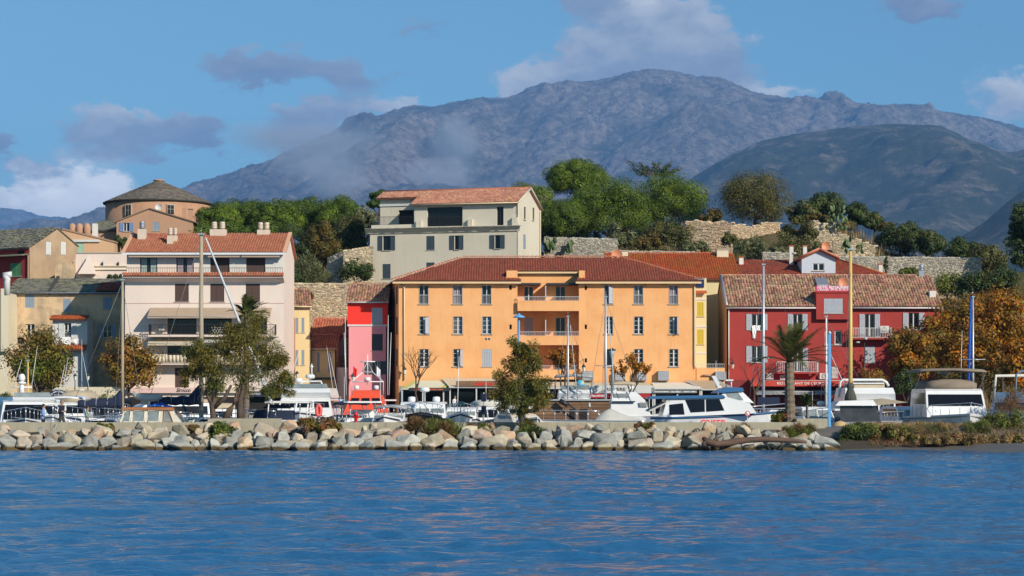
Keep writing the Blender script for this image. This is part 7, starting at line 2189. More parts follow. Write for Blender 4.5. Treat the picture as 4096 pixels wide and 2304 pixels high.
def rails(t, L, B, zd, rise, blunt, h=.62, t0=.35, n=9):
 b = MB()
 for side in sheer(L, B, zd, rise, blunt, n, t0, .06):
  top = [(x, y, z + h) for x, y, z in side]
  b.tube(top, .022, 5)
  for p, q in list(zip(side, top)): b.tube([p, q], .016, 4)
 b.build('bow_rail', STEEL, t)


def rub(t, L, B, zd, rise, m, dz=-.12, r=.05, blunt=2.4):
 b = MB()
 for s in sheer(L, B * 1.01, zd + dz, rise, blunt): b.tube(s, r, 5)
 b.build('rub_rail', m, t)


def radar(t, p, r=.28, stalk=.5, m=None):
 b = MB().lathe((p[0], p[1], p[2]), [(.05, 0), (.045, stalk), (r * .6, stalk + .03), (r, stalk + .08), (r, stalk + .22), (r * .8, stalk + .30), (.02, stalk + .32)], 12)
 return b.build('radar_dome', m or GEL, t)


def antenna(t, p, h, lean=(0, 0), r=.014, m=None):
 return MB().tube([p, (p[0] + lean[0], p[1] + lean[1], p[2] + h)], [r * 1.6, r * .7], 5).build('antenna', m or GEL, t)


def bimini(t, x0, x1, hw, z, m, legs=0.9, camber=.10, name='bimini_top'):
 rings = []
 for i in range(7):
  u = i / 6; x = x0 + (x1 - x0) * u; s = math.sin(math.pi * u)
  rings.append([(x, y * hw, z + camber * (1 - y * y) * .6 + camber * s * .7 - (.10 if abs(y) == 1 else 0)) for y in (-1, -.9, -.5, 0, .5, .9, 1)] + [(x, y * hw, z - .03 - (.10 if abs(y) == 1 else 0)) for y in (1, 0, -1)])
 o = MB().loft(rings).build(name, m, t)
 if legs:
  b = MB()
  for y in (-hw * .96, hw * .96):
   for xa, xb in ((x0, x0 + (x1 - x0) * .35), (x1, x0 + (x1 - x0) * .65)): b.tube([(xa, y, z - .05), (xb, y, z - legs)], .020, 5)
  b.build('frame_tube', STEEL, o)
 return o


def fenders(t, pts, m=None):
 for p in pts: MB().lathe((p[0], p[1], p[2]), [(.02, 0), (.11, .06), (.12, .3), (.11, .52), (.03, .6)], 8).build('fender', m or GEL, t)


def yacht(name, label, px, Y, head, L, B, zd, ztop, opts):
 """motor yacht seen from the bow or stern: hull, cabin with raked dark windscreen, optional flybridge, cover, rails"""
 t = boat(name, label, px, Y, head)
 rise, blunt = opts.get('rise', .4), opts.get('blunt', 3.0)
 hm = hull_mb(L, B, zd, rise, -.5, blunt, .08).build('hull', opts.get('hull', GEL), t)
 rub(hm, L, B, zd, rise, opts.get('rub', NAVYC), -.14, .045, blunt)
 zc = opts.get('zc', zd + (ztop - zd) * .62)
 wb, wt = B * .43, B * opts.get('topw', .36)
 xa, xb = L * opts.get('xa', .12), L * opts.get('xb', .62)
 rake = opts.get('rake', .9)
 prof = [(xa, zd), (xb + rake * .8, zd), (xb, zc - .12), (xb - .35, zc), (xa + .2, zc), (xa, zc - .2)]
 c, hw = cabin_mb(prof, wb, wt); co = c.build('cabin', opts.get('cabin', GEL), t)
 # windscreen panes on the raked front
 P0, P1 = (xb + rake * .8, zd), (xb, zc - .12); npn = opts.get('panes', 3); f0, f1 = opts.get('ws', (.42, .92))
 for k in range(npn):
  y0, y1 = -1 + 2 * k / npn + .04, -1 + 2 * (k + 1) / npn - .04; q = []
  for f, ys in ((f0, (y0, y1)), (f1, (y1, y0))):
   x, z = P0[0] + (P1[0] - P0[0]) * f, P0[1] + (P1[1] - P0[1]) * f
   for y in ys: q.append((x + .025, y * hw(z) * .97, z + .01))
  MB().add(q + [(a - .04, b_, c_) for a, b_, c_ in q], [(0, 1, 2, 3), (0, 4, 5, 1), (1, 5, 6, 2), (2, 6, 7, 3), (3, 7, 4, 0)]).build('windscreen_pane', opts.get('glass', TINT), co)
 for sg in (-1, 1):
  z0, z1 = zd + (zc - zd) * .45, zd + (zc - zd) * .86
  q = [(xa + .5, sg * (hw(z0) + .012), z0), (xb + .05, sg * (hw(z0) + .012), z0), (xb - .3, sg * (hw(z1) + .012), z1), (xa + .5, sg * (hw(z1) + .012), z1)]
  MB().add(q + [(a, b_ - sg * .02, c_) for a, b_, c_ in q], [(0, 1, 2, 3), (0, 4, 5, 1), (1, 5, 6, 2), (2, 6, 7, 3), (3, 7, 4, 0)]).build('side_window', TINT, co)
 if opts.get('fly'):
  zf = zc + opts['fly']
  pf = [(xa + .1, zc + .003), (xb - .45, zc + .003), (xb - .15, zc + opts['fly'] * .55), (xb - .55, zf), (xa + .2, zf)]
  fb, _ = cabin_mb(pf, wt * 1.06, wt * .96); fo = fb.build('flybridge', opts.get('flym', GEL), t)
  if opts.get('screen'):
   MB().add([(xb - .5, -wt * .9, zf), (xb - .5, wt * .9, zf), (xb - .75, wt * .85, zf + .28), (xb - .75, -wt * .85, zf + .28)], [(0, 1, 2, 3)]).build('wind_deflector', CLEARW, fo)
 if opts.get('cover'):
  m, zt = opts['cover']
  rings = []
  for u, s in ((0, .9), (.25, 1), (.6, 1), (.9, .9), (1, .7)):
   x = xa + .3 + (xb - .6 - xa) * u; rings.append([(x, y * wt * s, zc + .02 + (zt - zc) * s * (1 - .45 * y * y * abs(y))) for y in (-1, -.75, -.35, 0, .35, .75, 1)] + [(x, wt * s, zc), (x, -wt * s, zc)])
  MB().loft(rings).build('canvas_cover', m, t)
 if opts.get('bim'):
  m, zt, lg = opts['bim']; bimini(t, xa + .2, xb - .1, wt * opts.get('bimw', 1.08), zt, m, lg)
 if opts.get('radar'): radar(t, (xa + (xb - xa) * .35, 0, opts['radar']), .30, .55)
 for (fx, fy, z, h, lx) in opts.get('ant', []): antenna(t, (xa + (xb - xa) * fx, wt * fy, z), h, (0, lx))
 if opts.get('rails', True): rails(t, L, B, zd, rise, blunt, .6, .3)
 fenders(t, [(L * .3, s * (B / 2 + .1), .35) for s in (-1, 1)])
 return t


def sail_rig(t, x, zm, r, m, boom=None, cover=None, fore=None, back=None, spread=None, zb=.5, furl=None, cover_up=0):
 mast = MB().tube([(x, 0, zb), (x, 0, zm * .5), (x, 0, zm)], [r, r * .95, r * .7], 10).build('mast', m, t)
 MB().box(x - r * 1.3, x + r * 1.3, -r * 1.3, r * 1.3, zm, zm + .08).tube([(x, 0, zm), (x, 0, zm + .5)], .012, 4).build('masthead', STEEL, mast)
 if spread:
  MB().tube([(x, -spread[1], spread[0]), (x, 0, spread[0] + .05), (x, spread[1], spread[0])], .025, 5).build('spreader', m, mast)
  if len(spread) > 2: MB().tube([(x - spread[1], 0, spread[0]), (x + spread[1], 0, spread[0])], .025, 5).build('crosstree', m, mast)
 if boom:
  x1, z = boom; MB().tube([(x, 0, z), (x1, 0, z)], .07, 7).build('boom', ALU, t)
  if cover is not None:
   rings = []; n = 12
   for i in range(n + 1):
    u = i / n; xx = x1 + (x - x1) * u; h = .26 + .16 * u + (cover_up * max(0, u - .75) * 4 if cover_up else 0); w = .15 + .03 * math.sin(i * 2.3) + .06 * u
    sag = .04 * math.sin(i * 1.9)
    rings.append([(xx, w * math.cos(a), z + .05 + sag + (h if math.sin(a) > 0 else .18) * math.sin(a)) for a in [k * math.pi / 4 for k in range(8)]])
   MB().loft(rings).build('sail_cover', cover, t)
   b = MB()
   for i in (2, 5, 8): xx = x1 + (x - x1) * i / n; b.tube([(xx, 0, z + .55), (xx, .2, z + .1), (xx, 0, z - .2), (xx, -.2, z + .1), (xx, 0, z + .55)], .012, 4)
   b.build('sail_tie', SAILW, t)
 w = .012
 if fore: MB().tube([(x, 0, zm - .1), fore], w, 4).build('forestay', ROPE, t)
 if back: MB().tube([(x, 0, zm - .1), back], w, 4).build('backstay', ROPE, t)
 if furl:
  a, b_, r0, r1 = furl; a, b_ = Vector(a), Vector(b_); n = 14
  MB().tube([a.lerp(b_, i / n) for i in range(n + 1)], [(r0 + (r1 - r0) * i / n) * (1 + .12 * math.sin(i * 2.7)) for i in range(n + 1)], 8).build('furled_jib', SAILW, t)
 for s in (-1, 1): MB().tube([(x, 0, zm * .95), (x - .3, s * 1.25, .9)], w * .8, 4).build('shroud', ROPE, t)
 return mast


def sailboat(name, label, px0, px1, Y, head, B, zd, hull_m=None, cabin=True):
 """side-on sailing hull between two columns; local x runs from stern to bow"""
 L = abs(px1 - px0) * Y / F
 t = boat(name, label, px0 if head == 0 else px1, Y, head)
 h = hull_mb(L, B, zd, .25, -.6, 2.0).build('hull', hull_m or GEL, t)
 rub(h, L, B, zd, .25, TEAK, -.05, .035, 2.0)
 if cabin:
  c, hw = cabin_mb([(L * .22, zd), (L * .68, zd + .1), (L * .62, zd + .42), (L * .24, zd + .5)], B * .33, B * .27); co = c.build('coachroof', GEL, t)
  for k in range(4):
   for s in (-1, 1):
    x = L * (.28 + .085 * k); z = zd + .25; y = hw(z) + .01
    MB().box(x, x + .45, s * y - .012, s * y + .012, z - .08, z + .08).build('porthole', TINT, co)
 rails(t, L, B, zd, .25, 2.0, .55, .0, 12)
 return t, L


def fleet():
 Z = PZ
 # --- left edge
 yacht('motor_yacht', 'white motor yacht with twin radar mast cut by the left edge', 40, 131, -62, 10, 3.6, 1.35, Z(1560, 131),
          dict(fly=.35, screen=1, zc=2.45, xb=.60, rake=2.2, panes=3, ant=[(.2, -.5, 3.2, 2.4, -.6), (.2, .6, 3.2, 2.8, .4)]))
 t = boat('radar_mast_yacht', 'white cruiser with a tall twin dome radar mast beside the yacht', 85, 128, -75); Y = 128
 h = hull_mb(9, 3.2, 1.2, .4, -.5, 2.6).build('hull', GEL, t); rub(h, 9, 3.2, 1.2, .4, NAVYC)
 c, hw = cabin_mb([(.8, 1.2), (6.2, 1.2), (4.6, 2.5), (1.2, 2.6)], 1.4, 1.15); co = c.build('cabin', GEL, t)
 MB().add([(5.95, -1.2, 1.5), (5.95, 1.2, 1.5), (4.85, 1.05, 2.35), (4.85, -1.05, 2.35)], [(0, 1, 2, 3)]).build('windscreen_pane', TINT, co)
 MB().tube([(1.6, 0, 2.6), (1.3, 0, 3.6), (1.3, 0, 3.95)], [.20, .12, .09], 8).tube([(1.3, -.6, 3.4), (1.3, .6, 3.4)], .05, 6).build('radar_mast', GEL, t)
 MB().lathe((1.3, 0, Z(1535, Y)), [(.03, -.05), (.26, 0), (.26, .09), (.03, .12)], 12).build('radar_scanner', GEL, t)
 MB().lathe((1.3, .0, Z(1524, Y) + .0), [(.15, 0), (.20, .1), (.20, .28), (.14, .40), (.02, .44)], 12).build('radar_dome', GEL, t)
 antenna(t, (1.3, -.5, 3.4), 1.7, (0, .5)); rails(t, 9, 3.2, 1.2, .4, 2.6)
 Yb = 129.5
 t, L = sailboat('sailing_boat', 'small yacht with a short yellow mast near the left edge', 40, 190, Yb, 0, 2.2, 1.0)
 sail_rig(t, (112 - 40) * Yb / F, Z(1445, Yb), .065, MASTY, back=(.2, 0, 1.2), fore=(L * .98, 0, 1.3))
 yacht('motor_boat', 'white hardtop cruiser behind the woman in blue', 215, 134, -100, 8, 3.0, 1.15, Z(1600, 134), dict(bim=(GEL, Z(1600, 134), .5), zc=2.1, panes=3, glass=CLEARW))
 yacht('motor_boat', 'white sports cruiser behind the man in navy', 300, 139, -84, 9, 3.1, 1.3, Z(1590, 139), dict(zc=2.45, panes=2, bim=(GEL, Z(1590, 139), .4), ant=[(.3, -.8, 2.7, 2.2, .5)]))
 yacht('motor_boat', 'cruiser with beige dome cover and round radar near the hedge', 360, 150, -92, 9, 3.2, 1.4, Z(1578, 150),
          dict(zc=2.35, cover=(BEIGEC, Z(1573, 150) + .2), radar=Z(1586, 150) - .35, panes=3, ant=[(.2, -.1, 2.4, 4.5, 0), (.6, .9, 2.4, 3.6, -.7), (.4, -1.2, 2.4, 3.2, .5)]))
 yacht('motor_boat', 'boat with dark raked windscreen frame beside the navy sail cover', 415, 146, -70, 8, 3.0, 1.4, Z(1580, 146), dict(zc=2.7, cabin=BLKP, panes=2, rake=1.2))
 for (px, Yq, lab) in ((110, 124, 'open white tender moored at the left wall'), (255, 123, 'small white dinghy behind the strolling man'), (400, 123.5, 'white day boat with steel rails left of the wooden cabin boat')):
  t = boat('day_boat', lab, px, Yq, 200 if px != 255 else 165)
  h = hull_mb(5.2, 2.0, .82, .3, -.35, 2.4).build('hull', GEL, t); rub(h, 5.2, 2.0, .82, .3, GREYC)
  MB().box(1.6, 2.5, -.45, .45, .75, 1.35).build('console', GEL, t); MB().add([(2.5, -.45, 1.35), (2.5, .45, 1.35), (2.3, .4, 1.75), (2.3, -.4, 1.75)], [(0, 1, 2, 3)]).build('screen', CLEARW, t)
  rails(t, 5.2, 2.0, .82, .3, 2.4, .5, .3)
 # --- sailing boat with navy sail cover and pale mast
 Y = 125.5
 t, L = sailboat('sailing_yacht', 'white sailing yacht with pale mast and navy sail cover left of the wooden cabin boat', 262, 585, Y, 0, 2.8, 1.05)
 x = (490 - 262) * Y / F
 sail_rig(t, x, Z(1122, Y), .10, MASTW, boom=((312 - 262) * Y / F, Z(1622, Y)), cover=NAVYC, fore=((300 - 262) * Y / F, .2, Z(1590, Y)), back=(L * .97, 0, 1.4), spread=(Z(1490, Y), .9), cover_up=.55)
 # --- wooden cabin boat
 Y = 121.0; t = boat('cabin_boat', 'beige cabin boat with varnished wooden roof beside the sea wall', 487, Y, 0); s = Y / F
 X = lambda px: (px - 487) * s
 L = X(790); h = hull_mb(L, 2.6, Z(1697, Y), .3, -.5, 2.4).build('hull', GEL2, t)
 prof = [(0.02, Z(1697, Y)), (X(742), Z(1697, Y)), (X(702), Z(1640, Y)), (X(508), Z(1640, Y))]
 c, hw = cabin_mb(prof, 1.05, .88); co = c.build('cabin', GEL2, t)
 for (a, b_, c_, d) in ((505, 532, 514, 532), (547, 589, 547, 589), (605, 647, 605, 646), (666, 702, 666, 685)):
  q = [(X(a), 1, Z(1687, Y)), (X(b_), 1, Z(1687, Y)), (X(d), 1, Z(1643, Y)), (X(c_), 1, Z(1643, Y))]
  q = [(x_, -hw(z) - .015, z) for x_, _, z in q]
  fo = MB().add(q + [(x_, y + .02, z) for x_, y, z in q], [(0, 1, 2, 3), (0, 4, 5, 1), (1, 5, 6, 2), (2, 6, 7, 3), (3, 7, 4, 0)]).build('window', CLEARW, co)
  MB().tube(q + [q[0]], .045, 5, False).build('frame', TEAK if a > 650 else GEL2, fo)
 c2, _ = cabin_mb([(X(500), Z(1640, Y) + .003), (X(706), Z(1640, Y) + .003), (X(698), Z(1629, Y)), (X(506), Z(1629, Y))], .98, .94); c2.build('roof', TEAK, t)
 MB().add([(X(738), -.95, Z(1692, Y)), (X(738), .95, Z(1692, Y)), (X(706), .85, Z(1645, Y)), (X(706), -.85, Z(1645, Y))], [(0, 1, 2, 3)]).build('windscreen_pane', CLEARW, co)
 tp = MB(); rs = random.Random(3); n = 9   # crumpled tarp
 for i in range(n):
  for j in range(4):
   f = lambda a, b_: (X(590 + 100 * a / n), -.6 + 1.2 * b_ / 4, Z(1629, Y) + .02 + (.22 + .10 * math.sin(a * 2.3 + b_)) * math.sin(math.pi * min(1, max(0, a / n))) * math.sin(math.pi * (b_ + .4) / 4.8))
   tp.add([f(i, j), f(i + 1, j), f(i + 1, j + 1), f(i, j + 1)], [(0, 1, 2, 3)])
 o = tp.build('tarpaulin', BLUEC, None, t.location); tag(o, 'crumpled bright blue tarpaulin on the wooden boat roof', 'tarpaulin')
 # --- big ketch
 Y = 123.5
 t, L = sailboat('ketch', 'large ketch with thick weathered mast, navy sail cover and furled jib', 560, 1118, Y, 0, 3.4, 1.15)
 X = lambda px: (px - 560) * Y / F
 sail_rig(t, X(805), Z(940, Y), .145, MASTW, boom=(X(602), Z(1612, Y)), cover=NAVYC, back=(X(570), 0, 1.4), furl=((X(822), 0, Z(950, Y)), (X(1102), 0, Z(1650, Y)), .05, .11), cover_up=.75, spread=(Z(1300, Y), .8))
 rings = []
 for i in range(11):
  u = i / 10; r_ = .20 * (1 if u < .9 else .7); px = 545 + 115 * u
  rings.append([(X(px), -1.0 + r_ * math.cos(a), Z(1590, Y) + .18 * (.5 - u) ** 2 * 4 - .1 * u + r_ * math.sin(a)) for a in [k * math.pi / 4 for k in range(8)]])
 tag(MB().loft(rings).build('inflatable_dinghy', LIGHTC, None, t.location), 'pale inflatable dinghy stowed over the stern of the ketch', 'dinghy')
 yacht('motor_cruiser', 'white cruiser with beige canvas behind the tamarisk trunks', 905, 131, -155, 9, 3.2, 1.2, Z(1600, 131), dict(zc=2.4, cover=(BEIGEC, Z(1595, 131)), glass=CLEARW, panes=2, rake=1.6))
 yacht('motor_cruiser', 'low white cruiser with rolled beige canopy right of the tamarisks', 1010, 134, -165, 8, 3.0, 1.1, Z(1615, 134), dict(zc=2.0, cover=(BEIGEC, Z(1612, 134)), glass=CLEARW, rake=1.4))
 # --- middle
 Y = 126; t = yacht('flybridge_boat', 'white flybridge cruiser with radar tower facing the sea wall', 1268, 137, -90, 11, 4.2, 1.55, Z(1530, 137),
                       dict(zc=Z(1600, 137) + .15, fly=.62, xb=.7, rake=1.2, panes=3, ws=(.55, .9), ant=[(.6, -1.0, 3.2, 2.6, .9), (.6, 1.0, 3.2, 2.8, -.4), (.4, 1.1, 3.2, 2.4, -.5)], screen=1))
 q = Z(1560, 137); MB().tube([(4, -.9, q - .2), (3.6, -.6, q + .55), (3.6, .6, q + .55), (4, .9, q - .2)], .07, 6).build('radar_arch', GEL, t)
 radar(t, (3.6, -.1, q + .55), .30, .15); radar(t, (4.6, -.75, q), .26, .45); MB().tube([(3.6, 0, q + 1.0), (3.6, 0, q + 1.7)], [.06, .03], 6).ball((3.6, 0, q + 1.5), .10).build('light_mast', GEL, t)
 Y = 122; t = boat('day_boat', 'white boat with navy canvas and white hardtop frame', 1255, Y, 180)
 h = hull_mb(5.4, 2.2, Z(1680, Y), .2, -.4, 2.3).build('hull', GEL, t); rub(h, 5.4, 2.2, Z(1680, Y), .2, GREYC)
 c, _ = cabin_mb([(1.2, Z(1682, Y)), (3.6, Z(1682, Y)), (3.3, Z(1640, Y)), (1.2, Z(1642, Y))], .95, .85); c.build('canvas_cover', NAVYC, t)
 c, _ = cabin_mb([(1.4, Z(1634, Y)), (3.0, Z(1634, Y)), (2.7, Z(1618, Y)), (1.5, Z(1620, Y))], .6, .5); c.build('rolled_canopy', NAVYC, t)
 o = MB().box(.2, 2.8, -1.0, 1.0, Z(1612, Y), Z(1604, Y)).build('hardtop', GEL, t)
 for x_ in (.35, 2.65):
  for y_ in (-.9, .9): MB().tube([(x_, y_, Z(1682, Y)), (x_ - .1, y_, Z(1612, Y))], .04, 6).build('hardtop_post', GEL, o)
 rails(t, 5.4, 2.2, Z(1680, Y), .2, 2.3, .5, .4)
 p = pos(1275, 1642, 121.2)
 rg = MB(); rings = []
 for i in range(20):
  a = 2 * math.pi * i / 20; rings.append([(p.x + (.13 + .10 * math.cos(w)) * math.cos(a) * 1.0, p.y + .09 * math.sin(w), p.z + (.30 + .10 * math.cos(w)) * math.sin(a)) for w in [k * math.pi / 4 for k in range(8)]])
 rings.append(rings[0]); rg.loft(rings, True, True, False)
 lb = rg.build('ring_cushion', FEND); tag(lb, 'coral red horseshoe lifebuoy standing on the quay rail', 'lifebuoy')
 MB().ball((p.x, p.y + .05, p.z), .30, .55, .12, 1.1).build('bag', FEND, lb)
 st = MB().tube([(p.x, p.y + .12, .86), (p.x, p.y + .12, p.z + .35)], .03, 6); st.build('post', PALE_METAL, lb)
 Y = 128; yacht('motor_boat', 'small boat with navy blue bimini behind the lifebuoy', 1385, Y, -80, 6, 2.4, 1.0, Z(1600, Y), dict(zc=1.7, bim=(NAVYC, Z(1612, Y), .8), glass=CLEARW, cabin=NAVYC))
 # lifeboat
 Y = 142; t = boat('lifeboat', 'orange rescue lifeboat with white aerial mast before the rose house', 1478, Y, -88); t.location.y += 0
 h = hull_mb(11, 4.2, 1.35, .5, -.6, 3.0, .08).build('hull', NAVYC, t)
 zc = Z(1580, Y); c, hw = cabin_mb([(2, 1.35), (7.8, 1.35), (6.9, zc - .7), (6.3, zc), (2.4, zc)], 1.6, 1.0); co = c.build('wheelhouse', CORAL, t)
 for k in range(3):
  y0, y1 = -1.15 + .8 * k, -1.15 + .8 * k + .62
  def PF(f, y): return (7.8 - .9 * f + .03, y * (1 - .12 * f), 1.35 + (zc - .7 - 1.35) * f)
  zz = [(6.9 - .6 * f + .03, y * (1 - .25 * f), zc - .7 + .7 * f) for f, y in ((.12, y0), (.12, y1), (.72, y1), (.72, y0))]
  MB().add(zz + [(a - .05, b_, c_) for a, b_, c_ in zz], [(0, 1, 2, 3), (0, 4, 5, 1), (1, 5, 6, 2), (2, 6, 7, 3), (3, 7, 4, 0)]).build('windscreen_pane', TINT, co)
 MB().box(3.2, 6.1, -.9, .9, zc, zc + .32).build('roof_locker', CORAL, co)
 for y in (-.65, .65): MB().lathe((5.9, y, zc + .34), [(.05, 0), (.17, .04), (.17, .26), (.08, .3)], 10).build('searchlight', GEL, co)
 MB().box(2.2, 2.5, -1.9, 1.9, zc - .4, zc - .3).build('crossbar', GEL, co)
 b = MB(); za = Z(1490, Y); zt = Z(1450, Y)
 for y in (-1.05, 1.05): b.tube([(3.6, y, zc), (3.8, y, Z(1528, Y)), (3.8, y * .3, za)], .032, 6)
 b.tube([(3.8, -1.05, Z(1528, Y)), (3.8, 1.05, Z(1528, Y))], .04, 6).tube([(3.8, -.35, za), (3.8, 0, zt), (3.8, .35, za), (3.8, -.35, za)], .035, 5).tube([(3.8, 0, za - .3), (3.8, 0, Z(1422, Y))], .035, 5).tube([(3.8, -.5, zt), (3.8, .5, zt)], .04, 5)
 b.build('aerial_mast', GEL, t); radar(t, (3.8, 0, Z(1540, Y)), .22, .2)
 for y, m in ((-.95, REDP), (.6, TXT_WHITE)):
  f = MB()
  for i in range(5): f.add([(3.8 + .03 * math.sin(2 * i), y + .05 * i, za + .40 - .05 * i), (3.8 + .03 * math.sin(2 * i + 2), y + .05 * (i + 1), za + .35 - .05 * i), (3.85 + .04 * math.sin(2 * i + 1), y + .04 * (i + 1), za - .25 - .03 * i), (3.85, y + .04 * i, za - .20 - .03 * i)], [(0, 1, 2, 3)])
  f.build('flag', m, t)
 for y in (-1.9, 1.9): antenna(t, (3.6, y * .75, zc), 4.2, (0, y * .08), .02)
 antenna(t, (2.6, 1.3, zc), 5.4, (0, .05), .02); antenna(t, (2.6, -1.5, zc), 5.4, (0, -.05), .02)
 fenders(t, [(5, s_ * 2.2, .4) for s_ in (-1, 1)], CORAL)
 # T-top boat
 Y = 123; t = boat('centre_console_boat', 'white centre console boat with white T top beside the red post', 1452, Y, 95)
 h = hull_mb(6.2, 2.3, Z(1672, Y), .25, -.4, 2.4).build('hull', GEL, t); rub(h, 6.2, 2.3, Z(1672, Y), .25, GREYC)
 zt = Z(1612, Y)
 o = MB().loft([[(x_, y_ * w, zt + dz) for y_ in (-1, 1) for dz in ((0, .1) if y_ < 0 else (.1, 0))] for x_, w in ((1.2, .9), (1.4, 1.15), (3.8, 1.15), (4.2, .8))], False).build('t_top', GEL, t)
 for x_ in (1.8, 3.4):
  for y_ in (-.75, .75): MB().tube([(x_, y_, Z(1672, Y)), (x_, y_, zt)], .035, 6).build('t_top_post', GEL, o)
 c, _ = cabin_mb([(2.2, Z(1675, Y)), (4.6, Z(1675, Y)), (3.4, Z(1640, Y)), (2.4, Z(1640, Y))], .9, .6); c.build('console', GEL, t)
 for y_ in (-.45, .45): MB().lathe((-.25, y_, .3), [(.12, 0), (.22, .25), (.22, .6), (.12, .75), (.02, .78)], 10).build('outboard_engine', BLKP, t)
 antenna(t, (3, -1.1, zt), 2.0); antenna(t, (2, 1.1, zt), 1.6)
 Y = 124; t = yacht('motor_boat', 'small boat with grey bimini right of the orange lifeboat', 1592, Y, -95, 5.6, 2.2, Z(1682, Y), Z(1625, Y), dict(zc=Z(1650, Y), bim=(GREYC, Z(1626, Y), .75), glass=CLEARW, panes=2, topw=.40))
 Y = 129; t = yacht('motor_yacht', 'burgundy sided motor yacht with rounded white roof and radar dome', 1706, Y, -90, 9, 3.3, Z(1668, Y), Z(1607, Y),
                       dict(zc=Z(1607, Y), hull=BLKP, panes=3, ws=(.38, .68), glass=CLEARW, topw=.40, radar=Z(1605, Y), xb=.6, rake=.8))
 MB().loft([[(2.0 + a, y * 1.0, Z(1628, Y) + (.28 if abs(y) < .9 else .05)) for y in (-1.35, -1.2, 0, 1.2, 1.35)] for a in (0, .3, 2.6, 3.0)], True, False).build('roof_shell', GEL, t)
 for y in (-.75, .75): MB().lathe((3.6, y, Z(1607, Y)), [(.20, 0), (.24, .1), (.22, .30), (.05, .33)], 10).build('deck_light', GEL, t)
 MB().box(1.2, 5.3, -1.46, -1.40, Z(1660, Y), Z(1615, Y)).build('side_panel', BURG, t)
 Y = 122.5; t = yacht('cabin_boat', 'small white cabin boat with roof rack in front of the restaurant', 1852, Y, -90, 5.8, 2.0, Z(1672, Y), Z(1628, Y), dict(zc=Z(1628, Y), panes=2, ws=(.35, .78), glass=CLEARW, topw=.42, rake=.4, xb=.66))
 b = MB()
 for x_ in (1.2, 2.2, 3.2): b.tube([(x_, -.8, Z(1628, Y)), (x_, -.8, Z(1616, Y)), (x_, .8, Z(1616, Y)), (x_, .8, Z(1628, Y))], .02, 5)
 b.build('roof_rack', mat('green_rack', (.04, .12, .11), .5), t); antenna(t, (1.2, -.3, Z(1628, Y)), 3.0, (0, .1), .02)
 Y = 131; yacht('motor_boat', 'white boat with cream canopy behind the dark signs', 1925, Y, -80, 7, 2.7, 1.15, Z(1605, Y), dict(zc=2.2, cover=(LIGHTC, Z(1606, Y) + .1), panes=3, glass=TINT, ant=[(.3, 0, 2.6, 1.2, 0)]))
 Y = 123; yacht('motor_boat', 'low boat under a beige cover left of the middle tamarisk', 2018, Y, -70, 5.6, 2.2, Z(1690, Y), Z(1630, Y), dict(zc=Z(1655, Y), cabin=GEL2, cover=(BEIGEC, Z(1652, Y)), bim=(LIGHTC, Z(1628, Y), .5), glass=GEL2, rails=False))
 # --- wooden barge
 Y = 131; t = boat('wooden_barge', 'old brown plank sided houseboat barge behind the boulders', 2130, Y, 0); X = lambda px: (px - 2130) * Y / F
 MB().box(0, X(2438), .15, 3.4, .1, Z(1600, Y)).build('hull', mat('barge_core', (.05, .03, .02), .9), t)
 r = random.Random(9); n = 7; z0, z1 = Z(1702, Y), Z(1604, Y)
 for i in range(n):
  x_ = 0
  while x_ < X(2438) - .05:
   w = min(r.uniform(1.3, 2.4), X(2438) - x_); MB().box(x_ + .01, x_ + w - .01, 0 + r.uniform(0, .02), .148, z0 + (z1 - z0) * i / n + .012, z0 + (z1 - z0) * (i + 1) / n - .008).build('plank', WOODB, t); x_ += w
 MB().box(-.1, X(2440), -.12, 3.5, Z(1603, Y), Z(1597, Y)).build('roof', GREYC, t)
 for (a, b_) in ((2320, 2350), (2280, 2300)): MB().box(X(a), X(b_), -.04, .02, Z(1680, Y), Z(1635, Y)).build('window', DARK_ROOM, t)
 MB().box(X(2355), X(2362), -.05, .02, Z(1628, Y), Z(1612, Y)).build('lamp', SH_WHITE, t)
 MB().tube([(X(2245), -.4, Z(1598, Y)), (X(2345), -.6, Z(1668, Y))], .05, 6).tube([(X(2238), -.4, Z(1602, Y)), (X(2270), -.5, Z(1620, Y))], .16, 7).build('gangway_spar', DARK_METAL, t)
 Y = 148; t = yacht('flybridge_boat', 'white flybridge boat with grey bimini left of the street lamp', 2290, Y, -90, 8, 3.0, 1.5, Z(1560, Y), dict(zc=2.7, fly=.6, bim=(GREYC, Z(1497, Y) - .15, 1.3), screen=1, bimw=1.25))
 Y = 143; t, L = sailboat('sailing_boat', 'sailing boat with slim aluminium mast in front of the balconies', 2180, 2420, Y, 0, 2.4, 1.0)
 sail_rig(t, (2272 - 2180) * Y / F, Z(1268, Y), .075, ALU, fore=(L * .97, 0, 1.3), back=(.2, 0, 1.2), furl=((1.75, 0, Z(1300, Y)), (2.35, 0, 1.6), .02, .035))
 Y = 141; t, L = sailboat('sailing_boat', 'sailing boat with tall aluminium mast beside the street lamp', 2330, 2590, Y, 0, 2.5, 1.05)
 sail_rig(t, (2423 - 2330) * Y / F, Z(1190, Y), .09, ALU, fore=(L * .97, 0, 1.3), back=(.2, 0, 1.2), spread=(Z(1463, Y), .7, 1), furl=((1.8, 0, Z(1260, Y)), (2.3, 0, 1.6), .02, .04))
 Y = 135; t = boat('motor_yacht', 'white motor yacht with raked superstructure behind the covered runabout', 2440, Y, 0); X = lambda px: (px - 2440) * Y / F
 h = hull_mb(X(2720), 3.4, Z(1665, Y), .3, -.5, 2.6).build('hull', GEL, t)
